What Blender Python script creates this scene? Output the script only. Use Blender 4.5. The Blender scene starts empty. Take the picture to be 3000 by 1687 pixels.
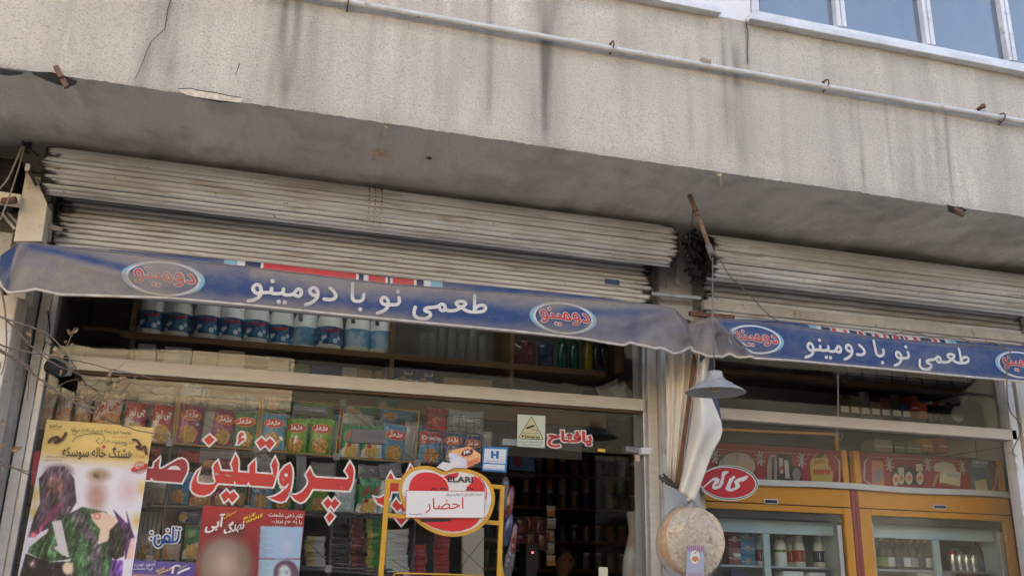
import bpy, bmesh, math, random, unicodedata
import numpy as np
from mathutils import Vector, Matrix, noise
from mathutils.geometry import tessellate_polygon

random.seed(7)
scene = bpy.context.scene
col = scene.collection

# ------------------------------------------------------------------ camera
F, CX, CY = 2694.0, 1500.0, 843.5
right = Vector((.9625, -.2703, .0222)).normalized()
fwd = Vector((.2518, .9207, .2985)); fwd = (fwd - right * fwd.dot(right)).normalized()
up = right.cross(fwd).normalized()
CAM = Vector((0, -4.6, 1.6))
cam_data = bpy.data.cameras.new('camera')
cam = bpy.data.objects.new('camera', cam_data)
col.objects.link(cam)
m = Matrix((right, up, -fwd)).transposed().to_4x4()
m.translation = CAM
cam.matrix_world = m
cam_data.sensor_width = 36
cam_data.lens = F / 3000 * 36
cam_data.clip_end = 500
cam_data.clip_start = .05
scene.camera = cam

# ------------------------------------------------------------------ light
SUN_EL, SUN_AZ = math.radians(43), math.radians(8)      # the sun stands behind the building
world = bpy.data.worlds.new('World'); scene.world = world
world.use_nodes = True
nt = world.node_tree
sky = nt.nodes.new('ShaderNodeTexSky'); sky.sky_type = 'NISHITA'
sky.sun_disc = False; sky.sun_elevation = SUN_EL; sky.sun_rotation = SUN_AZ
sky.air_density = .8; sky.dust_density = 5.0; sky.ozone_density = .6
bg = nt.nodes['Background']; bg.inputs['Strength'].default_value = .14
nt.links.new(sky.outputs[0], bg.inputs[0])
sd = bpy.data.lights.new('sun', 'SUN'); sd.energy = 4.5; sd.angle = math.radians(.5); sd.color = (1, .93, .82)
sun = bpy.data.objects.new('sun', sd); col.objects.link(sun)
sdir = Vector((math.sin(SUN_AZ) * math.cos(SUN_EL), math.cos(SUN_AZ) * math.cos(SUN_EL), math.sin(SUN_EL)))
sun.rotation_euler = sdir.to_track_quat('Z', 'Y').to_euler()
sun.location = (0, 10, 20)
vs = scene.view_settings
vs.view_transform = 'Standard'; vs.look = 'None'; vs.gamma = 1; vs.exposure = 2.82
vs.use_curve_mapping = False
vs.use_white_balance = True; vs.white_balance_temperature = 7200; vs.white_balance_tint = 8      # set for open shade
cy = scene.cycles
cy.use_denoising = True; cy.denoising_prefilter = 'ACCURATE'; cy.denoising_input_passes = 'RGB_ALBEDO_NORMAL'
cy.max_bounces = 10; cy.diffuse_bounces = 5; cy.glossy_bounces = 4
cy.transmission_bounces = 6; cy.transparent_max_bounces = 24
cy.sample_clamp_indirect = 6
cy.caustics_reflective = False; cy.caustics_refractive = False

# ------------------------------------------------------------------ helpers
def ray(px, py):
    return right * (px - CX) - up * (py - CY) + fwd * F
def at(px, py, Y):
    d = ray(px, py); return CAM + d * ((Y - CAM.y) / d.y)
def atz(px, py, Z):
    d = ray(px, py); return CAM + d * ((Z - CAM.z) / d.z)

def lin(r, g, b):
    f = lambda v: ((v / 255 + .055) / 1.055) ** 2.4 if v > 10 else v / 255 / 12.92
    return (f(r), f(g), f(b), 1)

OFF = {}
def tag(o, label=None, cat=None, group=None, kind=None):
    if label: o['label'] = label
    if cat: o['category'] = cat
    if group: o['group'] = group
    if kind: o['kind'] = kind
    return o
def thing(name, label, cat, loc=(0, 0, 0), group=None, rot=(0, 0, 0)):
    o = bpy.data.objects.new(name, None); col.objects.link(o)
    o.empty_display_size = .05
    o.location = loc; o.rotation_euler = rot
    OFF[o.name] = Vector(loc)
    return tag(o, label, cat, group)

class MB:
    """collects shapes and links them as one mesh object"""
    def __init__(s): s.v = []; s.f = []; s.mi = []; s.at = []; s.m = 0
    def add(s, vs, fs, a=None):
        b = len(s.v); s.v += [tuple(v) for v in vs]
        s.f += [tuple(i + b for i in f) for f in fs]; s.mi += [s.m] * len(fs)
        s.at += (list(a) if a is not None else [0.0] * len(vs))
    def box(s, x0, x1, y0, y1, z0, z1):
        s.add([(x0, y0, z0), (x1, y0, z0), (x1, y1, z0), (x0, y1, z0), (x0, y0, z1), (x1, y0, z1), (x1, y1, z1), (x0, y1, z1)],
              [(0, 3, 2, 1), (4, 5, 6, 7), (0, 1, 5, 4), (1, 2, 6, 5), (2, 3, 7, 6), (3, 0, 4, 7)])
    def hexa(s, p):       # 8 points ordered as in box
        s.add(p, [(0, 3, 2, 1), (4, 5, 6, 7), (0, 1, 5, 4), (1, 2, 6, 5), (2, 3, 7, 6), (3, 0, 4, 7)])
    def bar(s, a, b, w, d, n=(0, -1, 0)):   # rectangular bar from a to b
        a, b = Vector(a), Vector(b); t = (b - a).normalized(); n = Vector(n)
        sd_ = t.cross(n).normalized() * w / 2; n = sd_.cross(t).normalized() * d / 2
        s.hexa([a - sd_ - n, a + sd_ - n, a + sd_ + n, a - sd_ + n, b - sd_ - n, b + sd_ - n, b + sd_ + n, b - sd_ + n])
    def tube(s, pts, r, n=8, cap=True):
        pts = [Vector(p) for p in pts]; k = len(pts)
        rr = r if isinstance(r, (list, tuple)) else [r] * k
        ref = None; vs_ = []
        for i, p in enumerate(pts):
            t = (pts[min(i + 1, k - 1)] - pts[max(i - 1, 0)]).normalized()
            if ref is None:
                ref = Vector((0, 0, 1)) if abs(t.z) < .9 else Vector((0, 1, 0))
            u = t.cross(ref).normalized(); w = u.cross(t).normalized(); ref = w
            for j in range(n):
                a = 2 * math.pi * j / n
                vs_.append(p + (u * math.cos(a) + w * math.sin(a)) * rr[i])
        fs = [(i * n + j, i * n + (j + 1) % n, (i + 1) * n + (j + 1) % n, (i + 1) * n + j) for i in range(k - 1) for j in range(n)]
        if cap: fs += [tuple(range(n))[::-1], tuple((k - 1) * n + j for j in range(n))]
        s.add(vs_, fs)
    def lathe(s, prof, c=(0, 0, 0), n=24, sx=1, sy=1):
        c = Vector(c); vs_ = []
        for r, z in prof:
            for j in range(n):
                a = 2 * math.pi * j / n
                vs_.append(c + Vector((r * math.cos(a) * sx, r * math.sin(a) * sy, z)))
        k = len(prof)
        fs = [(i * n + j, i * n + (j + 1) % n, (i + 1) * n + (j + 1) % n, (i + 1) * n + j) for i in range(k - 1) for j in range(n)]
        s.add(vs_, fs)
    def disc(s, c, r, fn, n=20):             # flat disc in (x, z), mapped by fn
        pts = [(c[0] + r * math.cos(2 * math.pi * j / n), c[1] + r * math.sin(2 * math.pi * j / n)) for j in range(n)]
        s.add([fn(*p) for p in pts], [tuple(range(n))])
    def poly(s, pts, fn, holes=()):          # filled outline in (x, z), mapped by fn
        loops = [[Vector((p[0], p[1], 0)) for p in pts]] + [[Vector((p[0], p[1], 0)) for p in h] for h in holes]
        flat = [p for l in loops for p in l]
        tri = tessellate_polygon(loops)
        s.add([fn(p.x, p.y) for p in flat], tri)
    def ring(s, pts, w, fn):                 # border strip of width w outside a closed outline
        A = sum(pts[i][0] * pts[(i + 1) % len(pts)][1] - pts[(i + 1) % len(pts)][0] * pts[i][1] for i in range(len(pts)))
        sg = 1 if A > 0 else -1; n = len(pts); o = []
        for i in range(n):
            p, a, b = Vector(pts[i]), Vector(pts[i - 1]), Vector(pts[(i + 1) % n])
            d1 = (p - a).normalized(); d2 = (b - p).normalized()
            n1 = Vector((d1.y, -d1.x)) * sg; n2 = Vector((d2.y, -d2.x)) * sg
            nn = (n1 + n2)
            nn = nn.normalized() if nn.length > .05 else n1
            k = 1 / max(.5, nn.dot(n1)); o.append(p + nn * w * k)
        allp = [Vector(p) for p in pts] + o
        s.add([fn(p.x, p.y) for p in allp], [(i, (i + 1) % n, n + (i + 1) % n, n + i) for i in range(n)])
    def stroke(s, pts, w, fn, smooth=True, steps=6, taper=None):
        P = [Vector((p[0], p[1])) for p in pts]
        if smooth and len(P) > 2:
            Q = []
            for i in range(len(P) - 1):
                p0, p1, p2, p3 = P[max(i - 1, 0)], P[i], P[i + 1], P[min(i + 2, len(P) - 1)]
                for k in range(steps):
                    t = k / steps
                    Q.append(.5 * ((2 * p1) + (p2 - p0) * t + (2 * p0 - 5 * p1 + 4 * p2 - p3) * t * t + (3 * p1 - p0 - 3 * p2 + p3) * t ** 3))
            P = Q + [P[-1]]
        n = len(P); vs_ = []
        for i, p in enumerate(P):
            d = (P[min(i + 1, n - 1)] - P[max(i - 1, 0)])
            d = d.normalized() if d.length > 1e-9 else Vector((1, 0))
            nn = Vector((-d.y, d.x)); ww = w / 2
            if taper: ww *= taper(i / (n - 1))
            vs_ += [p + nn * ww, p - nn * ww]
        fs = [(2 * i, 2 * i + 1, 2 * i + 3, 2 * i + 2) for i in range(n - 1)]
        if not taper:
            for e, q in ((0, P[0] - P[1]), (n - 1, P[-1] - P[-2])):
                a0 = math.atan2(q.y, q.x) - math.pi / 2; b = len(vs_)
                vs_ += [P[e] + Vector((math.cos(a0 + math.pi * k / 6), math.sin(a0 + math.pi * k / 6))) * w / 2 for k in range(7)]
                fs.append(tuple(range(b, b + 7)))
        s.add([fn(p.x, p.y) for p in vs_], fs)
    def build(s, name, mats, parent=None, smooth=False, attr=None, local=False, bevel=0):
        me = bpy.data.meshes.new(name)
        off = Vector((0, 0, 0)) if (local or parent is None) else OFF[parent.name]
        me.from_pydata([Vector(v) - off for v in s.v], [], s.f)
        for q in (mats if isinstance(mats, (list, tuple)) else [mats]): me.materials.append(q)
        if any(s.mi): me.polygons.foreach_set('material_index', s.mi)
        if attr:
            a = me.attributes.new(attr, 'FLOAT', 'POINT'); a.data.foreach_set('value', s.at)
        if smooth is True: me.polygons.foreach_set('use_smooth', [True] * len(me.polygons))
        me.update()
        o = bpy.data.objects.new(name, me); col.objects.link(o)
        if isinstance(smooth, float):
            me.polygons.foreach_set('use_smooth', [True] * len(me.polygons)); me.set_sharp_from_angle(angle=smooth)
        if bevel:
            b = o.modifiers.new('bevel', 'BEVEL'); b.width = bevel; b.segments = 2; b.limit_method = 'ANGLE'
        if parent is not None: o.parent = parent; OFF[o.name] = off
        else: OFF[o.name] = Vector((0, 0, 0))
        return o

def inst(o, name, parent, loc=(0, 0, 0), rot=(0, 0, 0), scale=(1, 1, 1)):   # copy of a part, sharing its mesh
    c = o.copy(); c.name = name; col.objects.link(c); c.parent = parent
    c.location = loc; c.rotation_euler = rot; c.scale = scale; OFF[c.name] = Vector((0, 0, 0))
    return c
def copy_tree(o, parent=None):
    c = o.copy(); col.objects.link(c); c.parent = parent
    for ch in o.children: copy_tree(ch, c)
    return c

# ---- Arabic shaping: contextual presentation forms, laid out right to left
FORMS = {}
for cp in list(range(0xFB50, 0xFBFF)) + list(range(0xFE80, 0xFEF5)):
    d = unicodedata.decomposition(chr(cp)).split()
    if len(d) == 2 and d[0] in ('<isolated>', '<initial>', '<medial>', '<final>'):
        FORMS.setdefault(chr(int(d[1], 16)), {}).setdefault(d[0], chr(cp))
def ar(t):
    out = []
    for i, ch in enumerate(t):
        f = FORMS.get(ch)
        if not f: out.append(ch); continue
        p = FORMS.get(t[i - 1]) if i else None; n = FORMS.get(t[i + 1]) if i + 1 < len(t) else None
        pj = bool(p and '<initial>' in p and '<final>' in f); nj = bool(n and '<initial>' in f and '<final>' in n)
        k = '<medial>' if pj and nj and '<medial>' in f else '<final>' if pj else '<initial>' if nj else '<isolated>'
        out.append(f.get(k, ch))
    r = ''.join(out)[::-1]
    return r.replace('\u200c', '')
def text_geo(body, bold=0.0, res=3):
    """vertices (x, y) scaled to a unit box, faces, and an island number per vertex"""
    cu = bpy.data.curves.new('t', 'FONT'); cu.body = body; cu.resolution_u = res; cu.offset = bold
    o = bpy.data.objects.new('t', cu); col.objects.link(o)
    dg = bpy.context.evaluated_depsgraph_get()
    me = bpy.data.meshes.new_from_object(o.evaluated_get(dg))
    vs_ = [v.co.copy() for v in me.vertices]; fs = [tuple(p.vertices) for p in me.polygons]
    bpy.data.objects.remove(o); bpy.data.curves.remove(cu); bpy.data.meshes.remove(me)
    par = list(range(len(vs_)))
    def find(i):
        while par[i] != i: par[i] = par[par[i]]; i = par[i]
        return i
    for f in fs:
        for a in f[1:]: par[find(a)] = find(f[0])
    ids = {}; isl = [ids.setdefault(find(i), len(ids)) for i in range(len(vs_))]
    x0, x1 = min(v.x for v in vs_), max(v.x for v in vs_); y0, y1 = min(v.y for v in vs_), max(v.y for v in vs_)
    return [((v.x - x0) / (x1 - x0), (v.y - y0) / (y1 - y0)) for v in vs_], fs, isl, (x1 - x0) / max(1e-6, y1 - y0)
def quadmap(q, Yoff=0.0):
    """(u, v) in the quad bl, br, tr, tl -> point, pushed Yoff towards the street"""
    bl, br, tr, tl = [Vector(p) for p in q]
    def fn(u, v, e=0.0):
        p = bl * (1 - u) * (1 - v) + br * u * (1 - v) + tr * u * v + tl * (1 - u) * v
        p.y -= Yoff + e; return p
    return fn
def put_text(mb, body, fn, box, bold=0.0, res=3, e=0.0):
    """write body inside box (u0, v0, u1, v1) of the surface fn"""
    vs_, fs, isl, _ = text_geo(body, bold, res)
    u0, v0, u1, v1 = box
    mb.add([fn(u0 + (u1 - u0) * a, v0 + (v1 - v0) * b, e + .00015 * (isl[i] % 4)) for i, (a, b) in enumerate(vs_)], fs)

# ------------------------------------------------------------------ materials
def newmat(name):
    mt = bpy.data.materials.new(name); mt.use_nodes = True
    nt_ = mt.node_tree; return mt, nt_, nt_.nodes['Principled BSDF']
def N(nt_, typ, **kw):
    n = nt_.nodes.new(typ)
    for k, v in kw.items():
        if k in n.inputs: n.inputs[k].default_value = v
        else: setattr(n, k, v)
    return n
def noise_fac(nt_, scale, detail=4, lo=.35, hi=.65, stretch=None, coord='Object', rough=.6):
    tc = N(nt_, 'ShaderNodeTexCoord'); src = tc.outputs[coord]
    if stretch:
        mp = N(nt_, 'ShaderNodeMapping'); mp.inputs['Scale'].default_value = stretch
        nt_.links.new(src, mp.inputs[0]); src = mp.outputs[0]
    nz = N(nt_, 'ShaderNodeTexNoise', Scale=scale, Detail=detail, Roughness=rough)
    nt_.links.new(src, nz.inputs['Vector'])
    mr = N(nt_, 'ShaderNodeMapRange'); mr.inputs[1].default_value = lo; mr.inputs[2].default_value = hi
    nt_.links.new(nz.outputs[0], mr.inputs[0]); return mr.outputs[0]
def mixc(nt_, fac, a, b):
    mx = N(nt_, 'ShaderNodeMix', data_type='RGBA')
    for sock, v in ((mx.inputs[0], fac), (mx.inputs[6], a), (mx.inputs[7], b)):
        if isinstance(v, (int, float, tuple)): sock.default_value = v
        else: nt_.links.new(v, sock)
    return mx.outputs[2]
def pbr(name, c, rough=.6, c2=None, scale=6, lo=.35, hi=.65, stretch=None, bump=0, bscale=90, metal=0, c3=None, scale3=40, lo3=.55, hi3=.7, spec=.5, bstretch=None):
    mt, t, b = newmat(name)
    b.inputs['Roughness'].default_value = rough; b.inputs['Metallic'].default_value = metal
    b.inputs['Specular IOR Level'].default_value = spec
    out = c
    if c2: out = mixc(t, noise_fac(t, scale, 5, lo, hi, stretch), c, c2)
    if c3: out = mixc(t, noise_fac(t, scale3, 3, lo3, hi3), out, c3)
    if isinstance(out, tuple): b.inputs['Base Color'].default_value = out
    else: t.links.new(out, b.inputs['Base Color'])
    if bump:
        bp = N(t, 'ShaderNodeBump', Strength=bump, Distance=.01)
        t.links.new(noise_fac(t, bscale, 3, 0, 1, bstretch), bp.inputs['Height']); t.links.new(bp.outputs[0], b.inputs['Normal'])
    return mt
def attr_mix(mt_nodes, b, attr, a, d):
    t = mt_nodes
    at_ = N(t, 'ShaderNodeAttribute'); at_.attribute_name = attr
    cl = N(t, 'ShaderNodeClamp'); t.links.new(at_.outputs['Fac'], cl.inputs[0])
    o = mixc(t, cl.outputs[0], a, d); t.links.new(o, b.inputs['Base Color']); return o, cl.outputs[0]

M = {}
def flat(key, c, rough=.55, spec=.4):
    if key not in M: M[key] = pbr(key, c, rough, spec=spec)
    return M[key]
# ------------------------------------------------------------------ shared materials
def stain_mat(name, base, base2, dark, grain=.5, g1=110):
    mt, t, b = newmat(name); b.inputs['Roughness'].default_value = .92; b.inputs['Specular IOR Level'].default_value = .2
    c = mixc(t, noise_fac(t, 2.2, 6, .3, .7), base, base2)
    c = mixc(t, noise_fac(t, 1.6, 6, .5, .78, (5, 1, .55)), c, tuple(v * .80 for v in base2[:3]) + (1,))
    c = mixc(t, noise_fac(t, 1.3, 5, .56, .72, (4, 1, .6)), c, tuple(min(.8, v * 1.16) for v in base[:3]) + (1,))
    c = mixc(t, noise_fac(t, g1 * 1.1, 2, .50, .74), c, tuple(v * .74 for v in base2[:3]) + (1,))
    o, f = attr_mix(t, b, 'stain_tone', c, dark)
    bp = N(t, 'ShaderNodeBump', Strength=grain, Distance=.012)
    t.links.new(noise_fac(t, g1, 3, .2, .8), bp.inputs['Height']); t.links.new(bp.outputs[0], b.inputs['Normal'])
    return mt
M['fascia'] = stain_mat('fascia_stucco', (.68, .622, .53, 1), (.565, .513, .435, 1), (.20, .18, .16, 1), .6, 105)
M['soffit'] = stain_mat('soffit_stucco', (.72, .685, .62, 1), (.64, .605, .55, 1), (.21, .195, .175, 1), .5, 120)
M['white_pier'] = pbr('white_painted_pier', (.78, .79, .80, 1), .7, (.70, .70, .70, 1), 9, bump=.15)
M['cream'] = pbr('cream_marble', (.62, .57, .49, 1), .45, (.52, .46, .38, 1), 7, c3=(.34, .30, .25, 1), scale3=26, lo3=.62, hi3=.74)
M['greywall'] = pbr('grey_plaster', (.38, .36, .34, 1), .85, (.26, .24, .22, 1), 8, bump=.3, bscale=60, c3=(.16, .14, .13, 1), scale3=22, lo3=.6, hi3=.75)
M['bluewall'] = pbr('blue_grey_paint', (.52, .53, .53, 1), .75, (.42, .42, .41, 1), 6, bump=.2, bscale=40, c3=(.33, .28, .22, 1), scale3=14, lo3=.62, hi3=.8)
M['framepaint'] = pbr('beige_frame_paint', (.60, .555, .49, 1), .5, (.52, .475, .41, 1), 10, stretch=(1, 1, 6), c3=(.36, .31, .26, 1), scale3=60, lo3=.66, hi3=.75, bump=.08, bscale=30, bstretch=(1, 1, 12))
M['alum'] = pbr('dull_aluminium', (.52, .53, .54, 1), .42, (.42, .42, .42, 1), 14, metal=.6)
M['whitealum'] = pbr('white_aluminium', (.74, .75, .78, 1), .4, (.60, .61, .63, 1), 7, c3=(.42, .40, .37, 1), scale3=16, lo3=.58, hi3=.76)
M['rust'] = pbr('rusty_steel', (.20, .095, .05, 1), .85, (.10, .055, .04, 1), 30, bump=.3, bscale=120)
M['soot'] = pbr('black_soot', (.012, .010, .009, 1), .95, (.03, .026, .023, 1), 30, bump=.6, bscale=50)
M['brick'] = pbr('broken_brick', (.66, .55, .42, 1), .95, (.48, .32, .21, 1), 30, bump=.5, bscale=60)
M['plaster'] = pbr('bare_plaster', (.74, .67, .56, 1), .95, (.5, .42, .33, 1), 40, bump=.4, bscale=80)
M['wood'] = pbr('varnished_wood', (.16, .085, .033, 1), .5, (.11, .055, .022, 1), 5, stretch=(1, 6, 18))
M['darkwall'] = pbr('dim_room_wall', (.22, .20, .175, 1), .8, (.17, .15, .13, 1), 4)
M['tile'] = pbr('white_wall_tile', (.62, .60, .55, 1), .3, (.56, .53, .48, 1), 5)
M['floor'] = pbr('shop_floor', (.30, .28, .25, 1), .4, (.24, .22, .2, 1), 8)
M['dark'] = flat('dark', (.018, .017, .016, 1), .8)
M['black'] = flat('black', (.02, .02, .022, 1), .5)

def glass_mat(name, tint=(.93, .95, .94, 1), ior=1.5, dirt_sheen=.035, rough=.0):
    mt = bpy.data.materials.new(name); mt.use_nodes = True; t = mt.node_tree; t.nodes.clear()
    out = N(t, 'ShaderNodeOutputMaterial'); tr = N(t, 'ShaderNodeBsdfTransparent', Color=tint)
    gl = N(t, 'ShaderNodeBsdfGlossy', Roughness=rough); lw = N(t, 'ShaderNodeLayerWeight', Blend=.5); pw = N(t, 'ShaderNodeMath', operation='POWER'); pw.inputs[1].default_value = 5
    t.links.new(lw.outputs['Facing'], pw.inputs[0]); f0 = ((ior - 1) / (ior + 1)) ** 2
    fr = N(t, 'ShaderNodeMath', operation='MULTIPLY_ADD'); fr.inputs[1].default_value = 1 - f0; fr.inputs[2].default_value = f0; t.links.new(pw.outputs[0], fr.inputs[0])
    m1 = N(t, 'ShaderNodeMixShader'); t.links.new(fr.outputs[0], m1.inputs[0]); t.links.new(tr.outputs[0], m1.inputs[1]); t.links.new(gl.outputs[0], m1.inputs[2])
    df = N(t, 'ShaderNodeBsdfDiffuse', Color=(.5, .47, .42, 1)); m2 = N(t, 'ShaderNodeMixShader')
    mu = N(t, 'ShaderNodeMath', operation='MULTIPLY'); mu.inputs[1].default_value = dirt_sheen
    t.links.new(noise_fac(t, 3, 6, .3, .75), mu.inputs[0]); t.links.new(mu.outputs[0], m2.inputs[0])
    t.links.new(m1.outputs[0], m2.inputs[1]); t.links.new(df.outputs[0], m2.inputs[2]); t.links.new(m2.outputs[0], out.inputs[0])
    return mt
M['glass'] = glass_mat('window_glass', (.98, .985, .98, 1), 1.44, dirt_sheen=.004)
M['fridge_glass'] = glass_mat('fridge_glass', (.95, .98, .98, 1), 1.5, .005)
M['film'] = glass_mat('clear_film', (.98, .98, .99, 1), 1.5, .34, .10)  # strong pale mix paints in the highlight streaks of the plastic

# ------------------------------------------------------------------ ground, street, far side
g = MB(); g.box(-120, 120, -120, 60, -.5, -.16); tag(g.build('ground', pbr('earth', (.16, .14, .12, 1), .95, (.12, .10, .09, 1), 1)), kind='structure')
g = MB(); g.box(-60, 60, -10.5, -3.0, -.3, -.12); tag(g.build('road', pbr('asphalt', (.055, .055, .057, 1), .9, (.075, .073, .07, 1), 3, bump=.3, bscale=120)), kind='structure')
mp = pbr('paving', (.46, .42, .37, 1), .85, (.38, .35, .31, 1), 2, bump=.2, bscale=40)
g = MB(); g.box(-60, 60, -3.0, 0, -.3, 0); tag(g.build('pavement', mp), kind='structure')
g = MB(); g.box(-60, 60, -12.6, -10.5, -.3, 0); tag(g.build('pavement', mp), kind='structure')
def brick_mat():
    mt, t, b = newmat('street_brick'); b.inputs['Roughness'].default_value = .9
    tc = N(t, 'ShaderNodeTexCoord'); mpn = N(t, 'ShaderNodeMapping'); mpn.inputs['Rotation'].default_value = (math.pi / 2, 0, 0)
    t.links.new(tc.outputs['Object'], mpn.inputs[0])
    br = N(t, 'ShaderNodeTexBrick', Scale=1.0); br.inputs['Brick Width'].default_value = .46; br.inputs['Row Height'].default_value = .15
    br.inputs['Mortar Size'].default_value = .012
    br.inputs['Color1'].default_value = (.52, .43, .31, 1); br.inputs['Color2'].default_value = (.44, .36, .26, 1); br.inputs['Mortar'].default_value = (.22, .19, .16, 1)
    t.links.new(mpn.outputs[0], br.inputs[0]); t.links.new(br.outputs[0], b.inputs['Base Color']); return mt
w = MB(); w.box(-16, .55, -14, -12.4, -.2, 9.0); o = w.build('brick_house', brick_mat())
tag(o, 'pale brick house across the street with its upper half in the sun', 'building')
w = MB(); w.box(.6, 30, -15, -12.9, -.2, 6.4); o = w.build('dark_house', pbr('dark_render', (.06, .06, .055, 1), .9, (.035, .035, .03, 1), .6))
tag(o, 'dark rendered house across the street beside the pale brick one', 'building')

# ------------------------------------------------------------------ the building
FY, SZ = -1.02, 3.44               # overhang face, soffit height
B = thing('shop_building', 'weathered cream stuccoed building whose upper floor overhangs two shops', 'building')
def fx(px, py): return at(px, py, FY).x
streaks = [(fx(500, 120), .07, .55, 3.44, 4.6, .02), (fx(455, 150), .05, .3, 3.5, 4.5, .03), (fx(850, 140), .055, .75, 3.44, 4.6, -.01), (fx(800, 200), .12, .22, 3.44, 4.6, 0),
           (fx(1430, 230), .018, .7, 3.50, 4.18, -.02), (fx(1598, 250), .035, .95, 3.44, 4.6, 0), (fx(1575, 330), .10, .28, 3.44, 4.0, 0), (fx(1640, 180), .05, .2, 3.8, 4.4, 0),
           (fx(2115, 110), .02, .5, 3.95, 4.3, 0), (fx(2150, 120), .03, .55, 3.9, 4.3, 0), (fx(2186, 120), .009, .9, 3.98, 4.3, 0), (fx(2128, 380), .022, .5, 3.55, 4.15, 0), (fx(2170, 380), .035, .5, 3.5, 4.15, 0), (fx(2015, 300), .02, .4, 3.5, 4.1, 0),
           (fx(2525, 420), .010, .95, 3.46, 3.98, .03), (fx(2495, 320), .02, .4, 3.7, 3.98, 0), (fx(2606, 420), .010, .5, 3.55, 3.97, .02), (fx(2667, 420), .016, .45, 3.5, 3.97, .01), (fx(2783, 450), .010, 1.0, 3.44, 3.97, .03), (fx(2745, 450), .012, .3, 3.5, 3.97, .02),
           (fx(240, 120), .10, .18, 3.44, 4.6, 0), (fx(1200, 250), .08, .15, 3.44, 4.1, 0), (fx(1850, 350), .06, .2, 3.5, 4.1, 0)]
pipeA, pipeB = at(1019, 8, FY - .03), at(3000, 358, FY - .03)
PIPEZ = (pipeA.z + pipeB.z) / 2
def fascia_stain_shade(x, z):
    s = 0
    for sx, w_, a, z0, z1, lean in streaks:
        if z < z0 - .05 or z > z1 + .05: continue
        xx = x - sx - lean * (z - 3.9) - .012 * noise.noise(Vector((sx * 9, z * 3, 0)))
        ww = w_ * 1.25 * (1.0 + .5 * noise.noise(Vector((sx * 5, z * 4, 3)))) * (1 if w_ > .03 else (.7 + .5 * (z1 - z)))
        e = min(1, max(0, (z - z0 + .05) / .14)) * min(1, max(0, (z1 + .05 - z) / .08))
        s += .88 * a * math.exp(-abs(xx / ww) ** 1.6) * e * (.75 + .75 * noise.noise(Vector((x * 30, z * 2.2, 1))))
    f = noise.noise(Vector((x * 7, z * .7, 5))) * .5 + noise.noise(Vector((x * 19, z * 1.5, 8))) * .3
    s += max(0, f) * .6
    s += .35 * max(0, 1 - abs(z - (PIPEZ - .045)) / .035) * (.6 + .6 * noise.noise(Vector((x * 4, 0, 2))))  # soft shadow and dirt under the pipe, painted as one dark band
    s += .5 * max(0, 1 - (4.28 - z) / .09) * (x > .4) * (.5 + .8 * noise.noise(Vector((x * 3.3, z * 3, 9)))) if z < 4.28 else 0
    s += .18 * max(0, 1 - (z - 3.44) / .06)
    return max(0, s)
fa = MB(); nx, nz = 760, 60; x0, x1, z0, z1 = -3.2, 6.2, SZ, 4.29
vs_, at_ = [], []
for j in range(nz + 1):
    for i in range(nx + 1):
        x = x0 + (x1 - x0) * i / nx; z = z0 + (z1 - z0) * (j / nz) ** 1.2
        y = FY + .006 * noise.noise(Vector((x * 1.7, z * 1.7, 0)))
        if j == 0: y += .004 * noise.noise(Vector((x * 3, 3, 0))) + .004 * noise.noise(Vector((x * 31, 3, 0))); z += .003 * noise.noise(Vector((x * 9, 7, 0))) + .0045 * noise.noise(Vector((x * 41, 7, 0)))
        vs_.append((x, y, z)); at_.append(fascia_stain_shade(x, z))
fa.add(vs_, [(j * (nx + 1) + i, j * (nx + 1) + i + 1, (j + 1) * (nx + 1) + i + 1, (j + 1) * (nx + 1) + i) for j in range(nz) for i in range(nx)], at_)
fa.build('overhang_face', M['fascia'], B, True, 'stain_tone')
# wall above the window line: piers, white pier between the windows
WZ = 4.29
up_ = MB()
up_.box(-12, .6, FY, -.6, WZ, 6.6); up_.box(4.62, 14, FY, -.6, WZ, 6.6); up_.box(-12, 14, FY, -.6, 6.6, 15.1)
up_.box(-12, -3.2, FY, -.6, SZ, WZ); up_.box(6.2, 14, FY, -.6, SZ, WZ)
up_.build('upper_wall', M['fascia'], B)
pw = MB(); pw.box(fx(2075, 10), fx(2200, 40), FY - .004, -.6, WZ, 6.6); pw.build('pier', M['white_pier'], B, bevel=.006)
ub = MB(); ub.box(-12, 14, -.70, 9, 3.62, 15); ub.build('upper_floor', M['darkwall'], B)
# soffit
so = MB(); nx, ny = 300, 40; vs_, at_ = [], []
for j in range(ny + 1):
    for i in range(nx + 1):
        x = -3.2 + 9.4 * i / nx; y = FY + .004 + (.02 - FY) * j / ny
        z = SZ + .008 * noise.noise(Vector((x * 1.3, y * 2, 4)))
        if j == 0: z = SZ + .004
        vs_.append((x, y, z))
        at_.append(max(0, .5 * noise.noise(Vector((x * 2.2, y * 3, 2))) + .35 * noise.noise(Vector((x * 8, y * 8, 6))) + .2 * noise.noise(Vector((x * 24, y * 24, 6))) + .32 * max(0, 1 - (-.28 - y) / .28 if y < -.28 else 1) + .25 * max(0, (x - 2.2) / 3)))  # blotchy stains; the tone also darkens towards the shutter and to the right
so.add(vs_, [(j * (nx + 1) + i, (j + 1) * (nx + 1) + i, (j + 1) * (nx + 1) + i + 1, j * (nx + 1) + i + 1) for j in range(ny) for i in range(nx)], at_)
so.build('soffit', M['soffit'], B, True, 'stain_tone')
sl = MB(); sl.box(-12, 14, FY + .05, 9, SZ + .03, 3.6); sl.build('floor_slab', M['darkwall'], B)
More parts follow.
